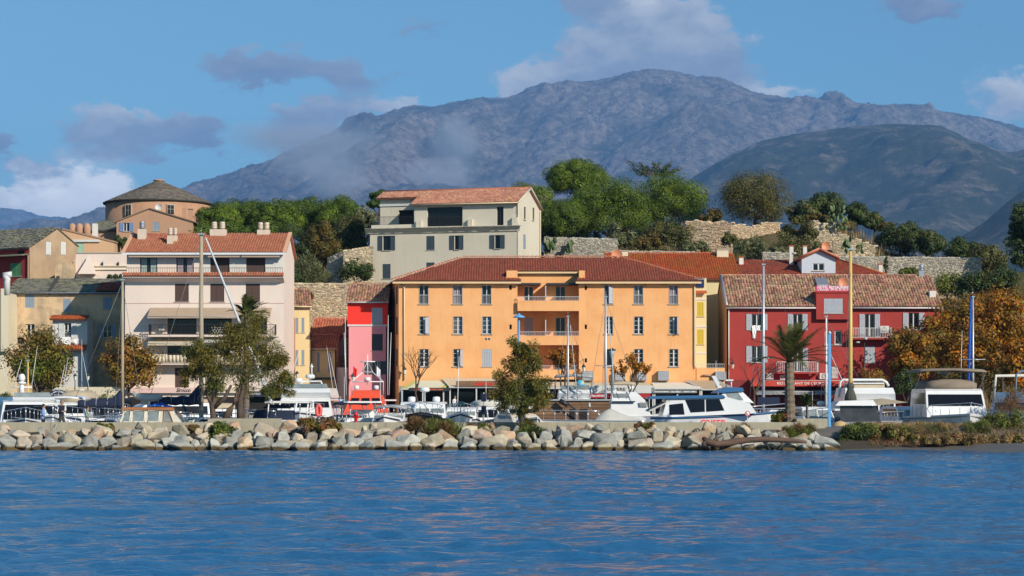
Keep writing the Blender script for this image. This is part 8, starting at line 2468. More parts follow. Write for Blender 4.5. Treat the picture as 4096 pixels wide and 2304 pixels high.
 c, hw = cabin_mb([(0, Z(1665, Y)), (X(2600), Z(1665, Y)), (X(2575), Z(1600, Y)), (X(2540), Z(1568, Y)), (X(2505), Z(1568, Y)), (X(2520), Z(1604, Y)), (0, Z(1606, Y))], 1.5, 1.2); co = c.build('superstructure', GEL, t)
 c, hw2 = cabin_mb([(.05, Z(1604, Y)), (X(2530), Z(1604, Y)), (X(2515), Z(1572, Y)), (X(2450), Z(1562, Y)), (.1, Z(1585, Y))], 1.25, 1.05); c.build('flybridge', GEL, t)
 MB().box(X(2452), X(2515), -1.22, -1.16, Z(1590, Y), Z(1574, Y)).build('screen', CLEARW, co)
 g = MB()
 for i in range(6): g.box(X(2553), X(2585), -1.50, -1.44, Z(1626 - i * 3.4, Y), Z(1624.2 - i * 3.4, Y))
 g.build('vent_louvre', GREYC, co)
 MB().box(X(2442), X(2535), -1.52, -1.44, Z(1609, Y), Z(1604, Y)).build('hand_rail', BLKP, co)
 bimini(t, X(2442), X(2535), 1.3, Z(1532, Y), BEIGEC, 1.0)
 # covered runabout
 Y = 120.5; t = boat('runabout', 'white runabout under a pale tent cover moored at the sea wall', 2590, Y, 180); X = lambda px: (2590 - px) * Y / F
 L = X(2130); h = hull_mb(L, 2.2, Z(1682, Y), .06, -.4, 2.0).build('hull', GEL, t); rub(h, L, 2.2, Z(1682, Y), .06, STEEL, -.02, .03, 2.0)
 rings = []
 for px, hh, w in ((2578, 1684, .9), (2540, 1672, .98), (2490, 1655, 1.0), (2440, 1634, .95), (2415, 1645, .9), (2388, 1668, .8), (2375, 1682, .7)):
  rings.append([(X(px), y * w, Z(1685, Y) + (Z(hh, Y) - Z(1685, Y)) * (1 - abs(y) ** 1.3)) for y in (-1, -.6, -.25, 0, .25, .6, 1)])
 MB().loft(rings, True, False).build('tent_cover', LIGHTC, t)
 rails(t, L, 2.2, Z(1682, Y), .06, 2.0, .55, .42, 7)
 # --- tour boat
 Y = 127.0; t = boat('tour_boat', 'long white passenger boat with dark blue roofs and big side windows', 2592, Y, 0); X = lambda px: (px - 2592) * Y / F
 L = X(3150); zd = Z(1668, Y); h = hull_mb(L, 4.2, zd, Z(1643, Y) - zd, -.6, 2.6, .12).build('hull', GEL, t); rub(h, L, 4.2, zd, Z(1643, Y) - zd, BLUEP, -.03, .055, 2.6)
 W0, W1 = 1.95, 1.75
 c, hw = cabin_mb([(X(2640), zd), (X(3012), zd + .25), (X(2985), Z(1612, Y)), (X(2905), Z(1590, Y)), (X(2660), Z(1592, Y))], W0, W1); co = c.build('cabin', GEL, t)
 def side_win(pts, m, nm='side_window', parent=co, hwf=hw):
  q = [(X(p), -hwf(Z(y, Y)) - .02, Z(y, Y)) for p, y in pts]
  return MB().add(q + [(a, b_ + .03, c_) for a, b_, c_ in q], [(0, 1, 2, 3), (0, 4, 5, 1), (1, 5, 6, 2), (2, 6, 7, 3), (3, 7, 4, 0)]).build(nm, m, parent)
 side_win([(2752, 1649), (2808, 1646), (2808, 1597), (2731, 1599)], TINT); side_win([(2813, 1646), (2885, 1641), (2866, 1596), (2813, 1597)], TINT)
 side_win([(2668, 1658), (2728, 1657), (2722, 1612), (2668, 1618)], TINT)
 c, _ = cabin_mb([(X(2588), Z(1596, Y)), (X(2890), Z(1590, Y) + .0), (X(2882), Z(1580, Y)), (X(2592), Z(1585, Y))], 1.95, 1.85); c.build('roof', BLUEP, t)
 c, hw3 = cabin_mb([(X(2868), Z(1592, Y)), (X(3005), Z(1612, Y)), (X(2960), Z(1566, Y)), (X(2888), Z(1566, Y))], 1.5, 1.25); ph = c.build('pilot_house', GEL, t)
 side_win([(2908, 1600), (2964, 1601), (2943, 1569), (2892, 1570)], CLEARW, 'side_window', ph, hw3)
 MB().add([(X(2999) + .03, -1.2, Z(1607, Y)), (X(2999) + .03, 1.2, Z(1607, Y)), (X(2965) + .03, 1.1, Z(1571, Y)), (X(2965) + .03, -1.1, Z(1571, Y))], [(0, 1, 2, 3)]).build('windscreen_pane', TINT, ph)
 c, _ = cabin_mb([(X(2850), Z(1573, Y)), (X(2966), Z(1565, Y)), (X(2962), Z(1551, Y)), (X(2900), Z(1549, Y)), (X(2860), Z(1564, Y))], 1.45, 1.3); c.build('pilot_roof', BLUEP, ph)
 MB().add([(X(2845), -.12, Z(1503, Y)), (X(2862), -.12, Z(1503, Y)), (X(2888), -.12, Z(1552, Y)), (X(2872), -.12, Z(1552, Y)), (X(2845), .12, Z(1503, Y)), (X(2862), .12, Z(1503, Y)), (X(2888), .12, Z(1552, Y)), (X(2872), .12, Z(1552, Y))], [(0, 1, 2, 3), (7, 6, 5, 4), (0, 4, 5, 1), (1, 5, 6, 2), (2, 6, 7, 3), (3, 7, 4, 0)]).build('mast_fin', GEL, ph)
 MB().tube([(X(2905), 0, Z(1550, Y)), (X(2905), 0, Z(1528, Y)), (X(2925), 0, Z(1528, Y)), (X(2925), 0, Z(1550, Y))], .05, 6).box(X(2900), X(2930), -.5, .5, Z(1524, Y), Z(1518, Y)).build('radar_scanner', GEL, ph)
 antenna(t, (X(2866), .3, Z(1552, Y)), 1.7)
 # stern canopy
 MB().add([(X(2590), -1.8, Z(1640, Y)), (X(2672), -1.8, Z(1600, Y)), (X(2672), 1.8, Z(1600, Y)), (X(2590), 1.8, Z(1640, Y)), (X(2590), -1.8, Z(1646, Y)), (X(2672), -1.8, Z(1606, Y)), (X(2672), 1.8, Z(1606, Y)), (X(2590), 1.8, Z(1646, Y))], [(0, 1, 2, 3), (4, 7, 6, 5), (0, 4, 5, 1), (3, 2, 6, 7), (0, 3, 7, 4)]).build('stern_canopy', LIGHTC, t)
 lettering('CRISER', h, (X(2838), -2.10, Z(1690, Y)), .46, TXT_RED, width=X(2890) - X(2786), bold=.014)
 b = MB(); s0 = sheer(L, 4.2, zd, Z(1643, Y) - zd, 2.6, 9, .72)
 for s_ in s0: b.tube([(x_, y, z + .45) for x_, y, z in s_], .025, 5)
 b.build('bow_rail', STEEL, t)
 # --- right: sailing boat behind the palm
 Y = 137; t, L = sailboat('sailing_yacht', 'white sailing yacht with tall grey mast before the hotel', 2985, 3350, Y, 0, 2.9, 1.45)
 sail_rig(t, (3054 - 2985) * Y / F, Z(1060, Y), .095, ALU, fore=(L * .98, 0, 1.8), back=(.1, 0, 1.6), spread=(Z(1432, Y), .9, 1))
 b = MB().box((3022 - 2985) * Y / F, (3108 - 2985) * Y / F, -1.4, -1.32, Z(1616, Y), Z(1589, Y)); b.build('spray_dodger', NAVYC, t)
 radar(t, (5.0, .3, 1.9), .26, .3); antenna(t, (4.4, 0, 1.6), 1.6)
 Y = 140; t, L = sailboat('sailing_boat', 'sailing boat with white mast just left of the blue pole', 3230, 3420, Y, 0, 2.3, 1.3)
 sail_rig(t, (3305 - 3230) * Y / F, Z(1268, Y), .085, mat('white_mast', (.66, .64, .62), .4), fore=(L * 1.45, 0, 1.8), furl=((1.3, 0, Z(1380, Y)), (3.2, 0, 2.0), .02, .04))
 Y = 139; t = yacht('flybridge_boat', 'rounded white flybridge boat with white tubular arch and beige screens', 3425, Y, -90, 9, 3.5, 1.5, Z(1555, Y), dict(zc=Z(1603, Y), fly=Z(1552, Y) - Z(1603, Y), topw=.46, panes=3, flym=GEL))
 MB().tube([(3.2, -1.65, Z(1590, Y)), (3.2, -1.6, Z(1530, Y)), (3.2, -1.4, Z(1521, Y)), (3.2, 1.2, Z(1521, Y)), (3.2, 1.45, Z(1530, Y)), (3.2, 1.6, Z(1545, Y))], .09, 8).build('tubular_arch', GEL, t)
 c, _ = cabin_mb([(1.8, Z(1554, Y)), (4.3, Z(1554, Y)), (4.2, Z(1538, Y)), (1.9, Z(1538, Y))], 1.15, 1.15); c.build('canvas_screen', BEIGEC, t)
 MB().box(1.8, 4.3, -1.2, 1.1, Z(1537, Y), Z(1532, Y)).build('screen_top', GEL, t)
 MB().box(5.0, 5.12, -1.66, 1.62, Z(1593, Y), Z(1589, Y)).build('blue_band', NAVYC, t)
 Y = 133; t, L = sailboat('sailing_boat', 'sailing boat with tall yellow wooden mast and furled green sail', 3290, 3560, Y, 0, 2.4, 1.2)
 x = (3402 - 3290) * Y / F; sail_rig(t, x, Z(1000, Y), .14, MASTY)
 MB().lathe((x, 0, Z(1605, Y)), [(.42, 0), (.38, .3), (.24, .7), (.2, .75), (.26, .95), (.16, 1.2)], 10).build('furled_sail', mat('olive_canvas', (.075, .08, .06), .9, (.055, .06, .045), 3, .7), t)
 Y = 121.5; t = boat('motor_boat', 'white hardtop boat with dark side curtains and a beige sun awning', 3330, Y, 0); X = lambda px: (px - 3330) * Y / F
 L = X(3640); h = hull_mb(L, 2.7, Z(1688, Y), .1, -.4, 2.3).build('hull', GEL, t); rub(h, L, 2.7, Z(1688, Y), .1, GREYC, -.02, .03)
 c, _ = cabin_mb([(X(3350), Z(1688, Y)), (X(3512), Z(1688, Y)), (X(3490), Z(1624, Y)), (X(3350), Z(1621, Y))], 1.1, 1.0); cu = c.build('side_curtain', mat('smoked_vinyl', (.03, .032, .036), .25, (.07, .07, .075), 1.2, .8), t)
 c, _ = cabin_mb([(X(3328), Z(1622, Y)), (X(3492), Z(1622, Y)), (X(3480), Z(1600, Y)), (X(3345), Z(1604, Y))], 1.25, 1.1); c.build('hardtop', GEL, t)
 MB().box(X(3328), X(3350), -1.0, 1.0, Z(1642, Y), Z(1622, Y)).build('locker', GEL, t)
 MB().add([(X(3478), -1.2, Z(1623, Y)), (X(3626), -.6, Z(1609, Y)), (X(3540), .9, Z(1593, Y)), (X(3478), 1.0, Z(1600, Y))], [(0, 1, 2, 3)]).build('sun_awning', BEIGEC, t)
 rails(t, L, 2.7, Z(1688, Y), .1, 2.3, .55, .55, 6)
 Y = 126; t = yacht('motor_yacht', 'large white motor yacht with taupe bimini and black windscreen facing the wall', 3738, Y, -90, 10, 4.1, Z(1664, Y), Z(1558, Y),
                       dict(zc=Z(1556, Y), panes=1, ws=(.42, .86), topw=.40, xb=.56, rake=1.1, cover=(TAUPEC, Z(1516, Y)), bim=(TAUPEC, Z(1484, Y), 1.0), radar=Z(1515, Y) - .35, rub=GREYC, rise=.25, ant=[(.1, .75, 3.2, 3.6, .1)], bimw=1.2))
 MB().lathe((4.9, -.3, Z(1556, Y)), [(.10, 0), (.16, .08), (.16, .22), (.05, .26)], 10).build('searchlight', STEEL, t)
 for s_ in (-1, 1): MB().add([(6.35, s_ * 1.15, Z(1655, Y)), (6.15, s_ * 1.75, Z(1655, Y)), (6.0, s_ * 1.72, Z(1638, Y)), (6.3, s_ * 1.2, Z(1640, Y))], [(0, 1, 2, 3)]).build('lower_window', TINT, t)
 Y = 132; t, L = sailboat('sailing_boat', 'sailing boat with bright blue mast cover near the right edge', 3800, 3990, Y, 0, 2.4, 1.2)
 sail_rig(t, (3892 - 3800) * Y / F, Z(1190, Y), .075, ALU, spread=(Z(1438, Y), .8, 1))
 MB().tube([((3872 - 3800) * Y / F, .1, Z(1640, Y)), ((3886 - 3800) * Y / F, .05, Z(1185, Y))], [.10, .07], 8).build('covered_spar', BLUEC, t)
 MB().lathe(((3888 - 3800) * Y / F, -.2, Z(1650, Y)), [(.35, 0), (.38, .3), (.20, .8), (.12, 1.1)], 9).build('furled_sail', BLUEC, t)
 Y = 134; t = yacht('motor_yacht', 'white yacht with canvas wrapped arches behind the dry brush', 4010, Y, -75, 10, 3.8, 1.5, Z(1560, Y), dict(zc=2.6, fly=.5, panes=3))
 MB().tube([(2.5, -2.0, 2.4), (2.3, -1.7, Z(1505, Y)), (2.3, 1.4, Z(1502, Y)), (2.4, 1.7, Z(1540, Y))], .10, 7).build('wrapped_arch', LIGHTC, t)
 MB().tube([(4.2, -1.4, 2.4), (4.0, -1.2, Z(1500, Y)), (3.8, -.8, Z(1488, Y)), (3.8, 2.2, Z(1488, Y))], .07, 7).build('bimini_frame', mat('blue_grey_tube', (.10, .16, .20), .5), t)
 for (px, Y, lab) in ((3560, 130, 'pale blue and white speed boat behind the beige awning'), (3190, 128, 'white boat with grey cover behind the young palm')):
  yacht('motor_boat', lab, px, Y, -80, 6, 2.4, 1.2, 2.5, dict(zc=2.2, hull=SKYP if px > 3500 else GEL, glass=CLEARW, panes=2))


fleet()
# ------------------------------------------------------------------ shopfronts, lamps, signs, people
def shop(name, label, px0, px1, pt, pb, Y, panel_m, sign=None, posts=True, front=1660, panels=9, out=3.2, sign_m=None, text_m=None, sign_rows=None, slant=0.0, text_w=.8, alt=None, wall_m=None):
 """a terrace roof of separate panels on posts, with a fascia board; Y is the wall, the roof runs towards the viewer"""
 h = House(name, label, px0, Y, 0, 1.1, 'shopfront')
 x1 = h.x(px1); zt = h.z(pt); zb = h.z(pb, 0, -out)
 for i in range(panels):
  a, c = x1 * i / panels + .015, x1 * (i + 1) / panels - .015
  b = MB().add([(a + slant, -.05, zt), (c + slant, -.05, zt), (c, -out, zb), (a, -out, zb), (a + slant, -.05, zt - .05), (c + slant, -.05, zt - .05), (c, -out, zb - .05), (a, -out, zb - .05)],
                     [(0, 1, 2, 3), (7, 6, 5, 4), (0, 4, 5, 1), (1, 5, 6, 2), (2, 6, 7, 3), (3, 7, 4, 0)])
  b.build('roof_panel', alt if (alt is not None and i in (0, panels - 1)) else panel_m, h.o)
 MB().box(-.02, x1 + .02, -out - .08, -out - .005, zb - .14, zb - .03).build('edge_beam', PALE_METAL, h.o)
 if posts:
  for f in (0.02, .5, .98): MB().box(x1 * f - .06, x1 * f + .06, -out + .02, -out + .14, 0, zb - .06).build('post', SH_WHITE, h.o)
 MB().box(.1, x1 - .1, -.9, -.8, 0, zb - .1).build('dark_shop_backing', DARK_ROOM if wall_m is None else wall_m, h.o)  # dark sheet painted in place of the unlit shop interior
 n = max(2, int(x1 / 2.2))
 for i in range(n): MB().box(x1 * (i + .12) / n, x1 * (i + .88) / n, -.93, -.905, .8, zb - .5).build('shop_window', GLASS, h.o)
 if sign:
  r0, r1, s0, s1 = sign_rows; a, c = h.x(s0, -out - .1), h.x(s1, -out - .1); z0, z1 = h.z(r1, 0, -out - .1), h.z(r0, 0, -out - .1)
  sg = MB().box(a, c, -out - .18, -out - .09, z0, z1).build('sign_board', sign_m or SIGN_DARK, h.o)
  for (txt, f, w, sz) in sign: lettering(txt, sg, (a + (c - a) * f, -out - .195, (z0 + z1) / 2), (z1 - z0) * sz, text_m or TXT_WHITE, width=(c - a) * w, bold=.006)
 return h


GREENP = mat('white_green_panel', (.62, .64, .52), .5, (.55, .60, .42), 1, .5)
LIME = mat('lime_panel', (.42, .48, .16), .5)
TANP = mat('tan_roof_panel', (.52, .40, .26), .6, (.46, .36, .24), 1, .5)
CREAMP = mat('cream_roof_panel', (.60, .54, .40), .6, (.54, .48, .36), 1, .5)
GREYP = mat('grey_roof_panel', (.46, .46, .46), .5, (.40, .40, .40), 1, .5)


def shops():
 shop('craft_shop', 'craft shop with white and lime sloping roof panels below the orange block', 1612, 1782, 1522, 1553, 195.8, GREENP, [('Artisanat', .27, .30, .75), ('By Katia Creation', .66, .32, .55)], sign_rows=(1551, 1564, 1637, 1802), text_m=TXT_ORANGE, panels=8, slant=1.1, alt=LIME)
 shop('restaurant_terrace', 'restaurant terrace with plank fascia and red script sign', 1800, 2016, 1513, 1546, 195.8, CREAMP, [('Caliente', .52, .38, 1.0)], sign_rows=(1524, 1546, 1824, 2032), sign_m=WOODB, text_m=TXT_RED, panels=14, slant=-.8)
 shop('ice_cream_terrace', 'ice cream terrace with cream slatted roof and white blinds', 2335, 2608, 1530, 1545, 195.8, CREAMP, [('ROVERE', .45, .30, .55)], sign_rows=(1542, 1573, 2345, 2606), sign_m=SH_WHITE, text_m=TXT_DARK, panels=14, slant=-.6)
 h = shop('creperie_terrace', 'creperie with broad white awning and grey fascia', 2606, 2792, 1530, 1552, 195.8, AWN_WHITE, [('BOULETTE ARTISANALE', .20, .32, .55), ('Chez Gaston', .52, .22, .8), ('SUNDAY - CREPE', .83, .26, .5)], sign_rows=(1562, 1572, 2611, 2788), sign_m=AWN_GREY, panels=1)
 shop('terrace_canopy', 'tan and white striped metal canopy under the terrace annex', 2792, 2930, 1522, 1555, 195.8, TANP, panels=11, slant=-1.3, alt=GREYP)
 shop('balcony_shop', 'shaded shop under the orange block balconies', 2060, 2325, 1528, 1550, 195.8, CREAMP, panels=10)
 RB = mat('red_shop_banner', (.42, .012, .016), .6)
 for (p0, p1, txt, lab) in ((2356, 2455, 'Maison ROVERE', 'red shop banner reading Maison Rovere'), (2556, 2602, 'GLACES', 'short red shop banner right of the white yacht')):
  Y = 190; a, c = PX(p0, Y), PX(p1, Y); z0, z1 = PZ(1592, Y), PZ(1575, Y)
  o = MB().box(a, c, Y, Y + .08, z0, z1).build('shop_banner', RB); tag(o, lab, 'banner')
  if p0 < 2400: lettering(txt, o, (a + (c - a) * .36, Y - .015, (z0 + z1) / 2), .26, TXT_WHITE, width=(c - a) * .52, bold=.006)
  for xx in (a + .1, c - .1): MB().box(xx - .04, xx + .04, Y + .085, Y + .15, 1.1, z1).build('post', PALE_METAL, o)
 # round map-like shop sign
 Y = 188; p = pos(2322, 1537, Y)
 b = MB().tube([(p.x, Y, p.z), (p.x, Y + .06, p.z)], .40, 20); o = b.build('round_shop_sign', mat('painted_round_sign', (.05, .40, .62), .5, (.62, .42, .10), 3.0, 1.0, lo=.50, hi=.56)); tag(o, 'round turquoise and yellow painted shop sign', 'sign')
 MB().tube([(p.x, Y + .1, 1.1), (p.x, Y + .1, p.z)], .03, 6).build('post', PALE_METAL, o)
 # arched navy restaurant awning on the left
 Y = 184.0; a, c = PX(196, Y), PX(273, Y); z0, z1 = PZ(1588, Y), PZ(1562, Y); t = thing('restaurant_awning', 'navy arched awning lettered Le Petit Caporal', 'awning', ((a + c) / 2, Y, 1.1)); w = (c - a) / 2
 z0 -= 1.1; z1 -= 1.1
 pr = [(w * math.cos(math.pi * k / 12), z0 + .08 + (z1 - z0) * math.sin(math.pi * k / 12)) for k in range(13)]
 cv = MB().prism([(-w, z0 - .30), (w, z0 - .30)] + pr, -.03, .03, 'y').build('canopy', NAVYC, t)
 for k, ch in enumerate('LE PETIT CAPORAL'):
  ang = math.pi * (.86 - .72 * k / 15)
  if ch == ' ': continue
  o = lettering(ch, cv, (w * .80 * math.cos(ang), -.045, z0 + .02 + (z1 - z0) * .80 * math.sin(ang)), .17, TXT_WHITE, bold=.004); o.rotation_euler = (R(90), -(ang - math.pi / 2) * .55, 0)
 lettering('RESTAURANT', cv, (0, -.045, z0 + .17), .13, TXT_WHITE, width=.8)
 MB().box(-w, w, -.045, -.032, z0 - .02, z0).build('stripe', SH_WHITE, cv)
 for s in (-1, 1): MB().box(s * w * .9 - .04, s * w * .9 + .04, .04, .1, 0, z0).build('post', DARK_METAL, t)
 # hedge-side terrace wall
 tag(MB().box(PX(240, 186), PX(480, 186), 186, 186.3, 1.1, PZ(1548, 186)).build('terrace_wall', CREAMW), 'low cream terrace wall behind the hedge', 'wall', kind='thing')


shops()


def lamps():
 # blue lamp with a saucer shade on the quay
 Y = 116.4; x = PX(2076, Y); t = thing('street_lamp', 'light blue lamp post with wide saucer shade before the orange block', 'street lamp', (x, Y, .86))
 H = PZ(1262, Y) - .86
 MB().tube([(0, 0, 0), (0, 0, H)], [.075, .055], 10).build('pole', SKYP, t)
 s = MB().lathe((0, 0, H - .12), [(.34, 0), (.33, .04), (.20, .13), (.08, .17), (.06, .24), (.02, .25)], 18).build('lamp_shade', SKYP, t)
 MB().lathe((0, 0, H - .15), [(.05, 0), (.20, .03), (.20, .04)], 12).build('bulb_glass', LANT_GLASS, t)
 # dark post with inverted cone lantern
 Y = 150; x = PX(2448, Y); t = thing('street_lamp', 'grey lamp post with inverted cone lantern before the orange block', 'street lamp', (x, Y, .3))
 H = PZ(1432, Y) - .3; MB().tube([(0, 0, 0), (0, 0, H)], [.09, .06], 8).build('pole', mat('lamp_grey', (.10, .13, .16), .5), t)
 MB().lathe((0, 0, H), [(.09, 0), (.24, .52), (.25, .55)], 10).build('lantern_glass', LANT_GLASS, t)
 MB().lathe((0, 0, H + .555), [(.32, 0), (.28, .06), (.05, .16), (.02, .22)], 10).build('lantern_cap', SIGN_DARK, t)
 # light blue channel post
 Y = 115.6; x = PX(3318, Y); t = thing('blue_pole', 'square sky blue pole at the quay edge by the palm', 'pole', (x, Y, .86))
 H = PZ(1335, Y) - .86; MB().box(-.075, .075, -.075, .075, 0, H).build('shaft', SKYP, t); MB().lathe((0, 0, H), [(.11, 0), (.11, .06), (.04, .16)], 8).build('finial', PALE_METAL, t)
 # lanterns on thin posts in the street
 for px, Y, py, lab in ((212 + 88, 186, 1520, 'black lantern post left of the pair by the hedge'), (352, 186, 1520, 'black lantern post right of the pair by the hedge'), (1188, 190, 1510, 'green lantern post at the corner of the pale apartment house'),
                           (3458, 188, 1370, 'tall grey double street light before the hotel')):
  x = PX(px, Y); z = PZ(py, Y); t = thing('lantern_post', lab, 'street lamp', (x, Y, 1.1)); H = z - 1.1
  MB().tube([(0, 0, 0), (0, 0, H)], [.06, .04], 7).build('pole', SIGN_DARK, t)
  if px > 3000:
   MB().tube([(-.6, 0, H + .1), (0, 0, H + .3), (.2, 0, H + .3)], .03, 5).build('arm', SIGN_DARK, t); MB().ball((-.6, 0, H + .02), .14, 1.4, .7, .6).build('lamp_head', PALE_METAL, t); MB().ball((.1, 0, H + .35), .16, 1, 1, .8).build('lamp_head', PALE_METAL, t)
  else: lantern_parts(t, 0, 0, H, .8)
 # red mooring post on the quay
 Y = 115.3; t = thing('mooring_post', 'red painted hydrant post on top of the sea wall', 'hydrant', (PX(1424, Y), Y, .86)); z = PZ(1646, Y) - .86
 MB().lathe((0, 0, 0), [(.13, 0), (.13, .08), (.10, .1), (.10, z * .8), (.13, z * .82), (.13, z * .88), (.08, z * .95), (.02, z)], 12).build('body', REDP, t)
 for s in (-1, 1): MB().tube([(s * .08, 0, z * .72), (s * .19, 0, z * .72)], .055, 8).build('outlet', REDP, t)
 # two dark blue boards on a post
 Y = 117; t = thing('sign_post', 'post with two dark blue square signs facing the harbour', 'sign', (PX(1935, Y), Y, .86))
 MB().tube([(0, 0, 0), (0, 0, PZ(1570, Y) - .86)], .035, 7).build('post', PALE_METAL, t)
 for a, b_ in ((1575, 1606), (1624, 1658)): MB().box(-.14, .14, -.06, -.037, PZ(b_, Y) - .86, PZ(a, Y) - .86).build('board', mat('night_blue_board', (.008, .012, .045), .5), t)
 # no-mooring sign
 Y = 115.2; t = thing('prohibition_sign', 'round white sign with red border and slash on the sea wall', 'sign', (PX(2990, Y), Y, .86)); z = PZ(1655, Y) - .86
 MB().tube([(0, .03, 0), (0, .03, z)], .025, 6).build('post', PALE_METAL, t)
 MB().tube([(0, 0, z), (0, .02, z)], .15, 20).build('plate', TXT_WHITE, t)
 MB().tube([(.135 * math.cos(k * math.pi / 12), -.008, z + .135 * math.sin(k * math.pi / 12)) for k in range(25)], .018, 6, False).tube([(-.1, -.008, z + .1), (.1, -.008, z - .1)], .014, 6).build('red_ring', REDP, t)
 # no-entry sign by the alley
 Y = 187; t = thing('no_entry_sign', 'small round red no entry sign at the alley mouth', 'sign', (PX(1192, Y), Y, 1.1)); z = PZ(1567, Y) - 1.1
 MB().tube([(0, .03, 0), (0, .03, z)], .03, 6).build('post', PALE_METAL, t); MB().tube([(0, 0, z), (0, .02, z)], .23, 18).build('plate', REDP, t); MB().box(-.15, .15, -.02, -.004, z - .03, z + .03).build('bar', TXT_WHITE, t)
 # sandy heap covered at the right
 p = pos(3360, 1692, 116.6); tag(MB().ball((p.x, p.y, .86), 1.0, .55, .5, .62, 12, 6).build('covered_heap', mat('sand_cover', (.50, .36, .18), .9, (.42, .30, .16), 3, .6)), 'sand coloured covered heap right of the blue pole', 'heap')
 # gull over the far hill
 p = pos(3676, 683, 600); b = MB().add([(-.6, 0, .25), (-.25, .1, .30), (0, 0, .12), (.25, .1, .30), (.62, 0, .2), (-.25, -.12, .28), (.25, -.12, .28), (0, .3, .08), (0, -.35, .08)], [(0, 5, 2, 1), (4, 3, 2, 6), (2, 7, 8)])
 tag(b.build('gull', TXT_WHITE, None, p), 'white gull gliding in front of the dark hill', 'bird')


lamps()


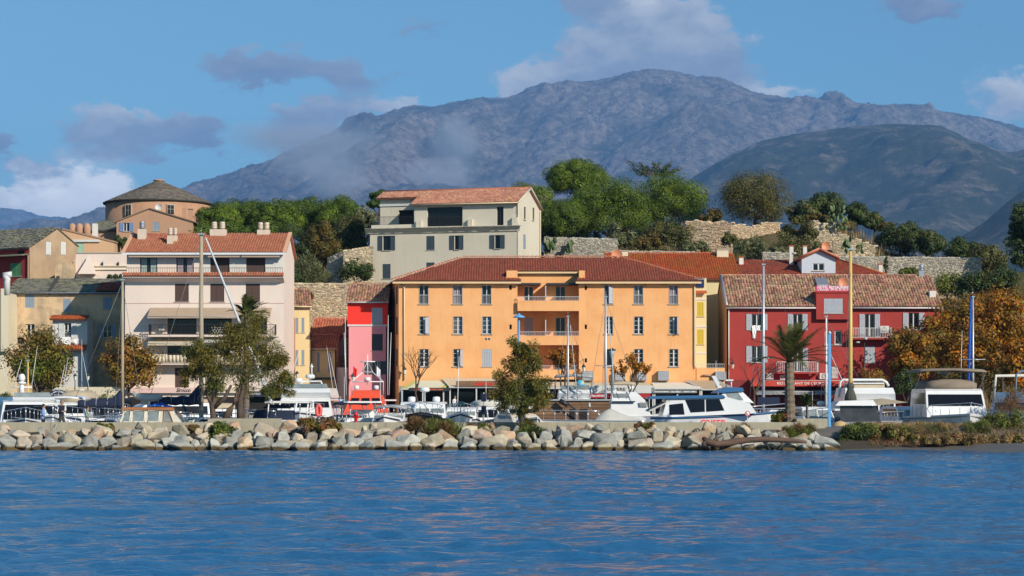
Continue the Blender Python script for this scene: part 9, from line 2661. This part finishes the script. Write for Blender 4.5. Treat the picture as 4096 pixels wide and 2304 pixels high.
# ------------------------------------------------------------------ people
SKIN = mat('skin', (.42, .22, .14), .6)
def person(label, px, Y, ground, H, face, shirt, pants, hair, seed, pose='walk', hold=None, sleeves=1.0):
 """one skinned body from joints; face = heading in degrees (0 looks right)"""
 t = thing('person', label, 'person', (PX(px, Y), Y, ground), R(face))
 u = H / 7.5
 J = dict(pelvis=(0, 0, 3.85), belly=(.02, 0, 4.5), chest=(.05, 0, 5.35), neck=(.06, 0, 6.1), nk2=(.12, 0, 6.4), head=(.18, 0, 6.75), top=(.14, 0, 7.25))
 st = .55 if pose == 'walk' else .12
 bend = 1.0 if hold else .35
 for s, sg in (('l', 1), ('r', -1)):
  d = st * sg
  J['hip' + s] = (0, .42 * sg, 3.7); J['knee' + s] = (.15 + d * .7, .42 * sg, 2.05); J['ank' + s] = (-.05 + d * 1.4, .40 * sg, .35); J['toe' + s] = (.5 + d * 1.4, .45 * sg, .14)
  J['sh' + s] = (.02, .88 * sg, 5.85); J['el' + s] = (-.25 - .3 * d, 1.02 * sg, 4.65); J['wr' + s] = (.35 + bend * .35, .80 * sg, 4.0 + bend * .75); J['hd' + s] = (.62 + bend * .45, .66 * sg, 3.85 + bend * .85)
 names = list(J); idx = {k: i for i, k in enumerate(names)}
 E = [('pelvis', 'belly'), ('belly', 'chest'), ('chest', 'neck'), ('neck', 'nk2'), ('nk2', 'head'), ('head', 'top')]
 for s in 'lr': E += [('pelvis', 'hip' + s), ('hip' + s, 'knee' + s), ('knee' + s, 'ank' + s), ('ank' + s, 'toe' + s), ('chest', 'sh' + s), ('sh' + s, 'el' + s), ('el' + s, 'wr' + s), ('wr' + s, 'hd' + s)]
 rad = dict(pelvis=(.62, .5), belly=(.60, .5), chest=(.62, .52), neck=(.30, .3), nk2=(.28, .28), head=(.50, .42), top=(.36, .32), hip=(.46, .46), knee=(.30, .30), ank=(.19, .19), toe=(.16, .16), sh=(.34, .34), el=(.23, .23), wr=(.16, .16), hd=(.14, .18))
 me = bpy.data.meshes.new('body'); me.from_pydata([tuple(c * u for c in J[k]) for k in names], [(idx[a], idx[b_]) for a, b_ in E], [])
 o = bpy.data.objects.new('body', me); C.objects.link(o)
 md = o.modifiers.new('Skin', 'SKIN'); md.use_smooth_shade = True
 sk = me.skin_vertices[0].data
 for i, k in enumerate(names):
  r = rad.get(k) or rad[k[:-1]]; sk[i].radius = (r[0] * u, r[1] * u); sk[i].use_root = k == 'pelvis'
 sd = o.modifiers.new('Sub', 'SUBSURF'); sd.levels = sd.render_levels = 2
 bpy.context.view_layer.update()
 bm = bpy.data.meshes.new_from_object(o.evaluated_get(bpy.context.evaluated_depsgraph_get()))
 C.objects.unlink(o); bpy.data.objects.remove(o)
 bm.materials.clear()
 for m in (SKIN, shirt, pants, mat('dark_shoes', (.03, .025, .02), .6)): bm.materials.append(m)
 for p in bm.polygons:
  c = p.center / u; arm = abs(c.y) > .66 and c.z > 3.5 and c.z < 5.6
  far = c.z < 4.5 and arm
  if c.z > 6.18: k = 0
  elif arm and (c.z < 4.3 or (c.x > .45)) and sleeves > .5: k = 0 if c.x > .5 else 1
  elif c.z > 3.75: k = 1
  elif c.z < .42: k = 3
  else: k = 2
  p.material_index = k; p.use_smooth = True
 put('body', bm, t)
 # head: face features and hair
 hc = Vector((.19, 0, 6.95)) * u; hr = .47 * u
 hd = MB().ball(hc, hr, .92, .80, 1.18, 14, 10).build('head', SKIN, t)
 f = MB()
 for s in (-1, 1):
  f.ball(hc + Vector((.40 * u, s * .15 * u, .06 * u)), .05 * u, 1, 1, 1, 6, 4)
 f.build('eyes', TXT_DARK, hd)
 MB().ball(hc + Vector((.45 * u, 0, -.06 * u)), .07 * u, 1.1, .7, 1.4, 6, 4).build('nose', SKIN, hd)
 MB().ball(hc + Vector((.39 * u, 0, -.25 * u)), .06 * u, .6, 1.6, .4, 6, 4).build('mouth', mat('lips', (.30, .10, .08), .6), hd)
 for s in (-1, 1): MB().ball(hc + Vector((-.02 * u, s * .38 * u, -.02 * u)), .09 * u, .8, .5, 1.4, 6, 4).build('ear', SKIN, hd)
 V = []
 b = MB().ball(hc + Vector((-.09 * u, 0, .12 * u)), hr * 1.06, .96, .90, 1.05, 14, 8)
 b.build('hair', hair, t)
 # hands: palm plus five bent fingers each
 for s, sg in (('l', 1), ('r', -1)):
  w = Vector(J['hd' + s]) * u; d = (Vector(J['hd' + s]) - Vector(J['wr' + s])).normalized(); sd_ = Vector((0, 1, 0)); n = d.cross(sd_).normalized()
  hb = MB()
  for k, L in enumerate((.36, .42, .40, .32)):
   p0 = w + sd_ * (k - 1.5) * .085 * u; p1 = p0 + d * L * .55 * u + n * .05 * u; p2 = p1 + (d * .5 + n * .6).normalized() * L * .5 * u
   hb.tube([p0, p1, p2], [.048 * u, .044 * u, .034 * u], 5)
  th = w - d * .15 * u - sd_ * sg * .14 * u; hb.tube([th, th + (d * .6 - sd_ * sg * .6).normalized() * .22 * u, th + (d * .9 + n * .3).normalized() * .40 * u - sd_ * sg * .08 * u], [.055 * u, .05 * u, .036 * u], 5)
  hb.build('fingers', SKIN, t)
 if hold: 
  w = (Vector(J['hdl']) + Vector(J['hdr'])) * .5 * u
  tag(MB().box(-.07, .07, -.05, .05, -.04, .05).tube([(.07, 0, 0), (.14, 0, 0)], .035, 8).build('camera', TXT_DARK, None, Matrix.Translation(t.location) @ (Matrix.Rotation(R(face), 4, 'Z') @ (w + Vector((.1, 0, .02)))), R(face)), hold, 'camera')
 return t


def crowd():
 navy = mat('navy_shirt', (.012, .016, .035), .85); lb = mat('light_blue_shirt', (.17, .30, .56), .85); dk = mat('dark_trousers', (.014, .016, .028), .85)
 gy = mat('grey_hair', (.16, .15, .14), .8); br = mat('brown_hair', (.045, .022, .012), .8); sg = mat('sage_top', (.20, .27, .20), .85); jn = mat('jeans', (.045, .07, .14), .85)
 tr = mat('charcoal_trousers', (.05, .048, .045), .85); wh = mat('white_shirt', (.65, .64, .62), .85); sb = mat('cyan_shirt', (.03, .22, .55), .85)
 person('grey haired man in navy shirt strolling with a camera in his hands', 246, 116.9, .86, 1.80, -12, navy, tr, gy, 1, 'walk', 'small black camera held by the man in navy')
 person('woman in light blue shirt and dark trousers following the man in navy', 172, 116.3, .86, 1.56, 12, lb, dk, br, 2)
 person('child in sage green top looking towards the boats', 348, 117.2, .86, 1.44, 5, sg, jn, br, 3, 'stand')
 person('man in cyan blue shirt standing by the flybridge boat', 1360, 180.5 + 5, 1.1, 1.75, -60, sb, dk, br, 4, 'stand')
 person('waiter in white shirt standing under the craft shop roof', 1818, 186, 1.1, 1.75, -30, wh, jn, br, 5, 'stand')


crowd()
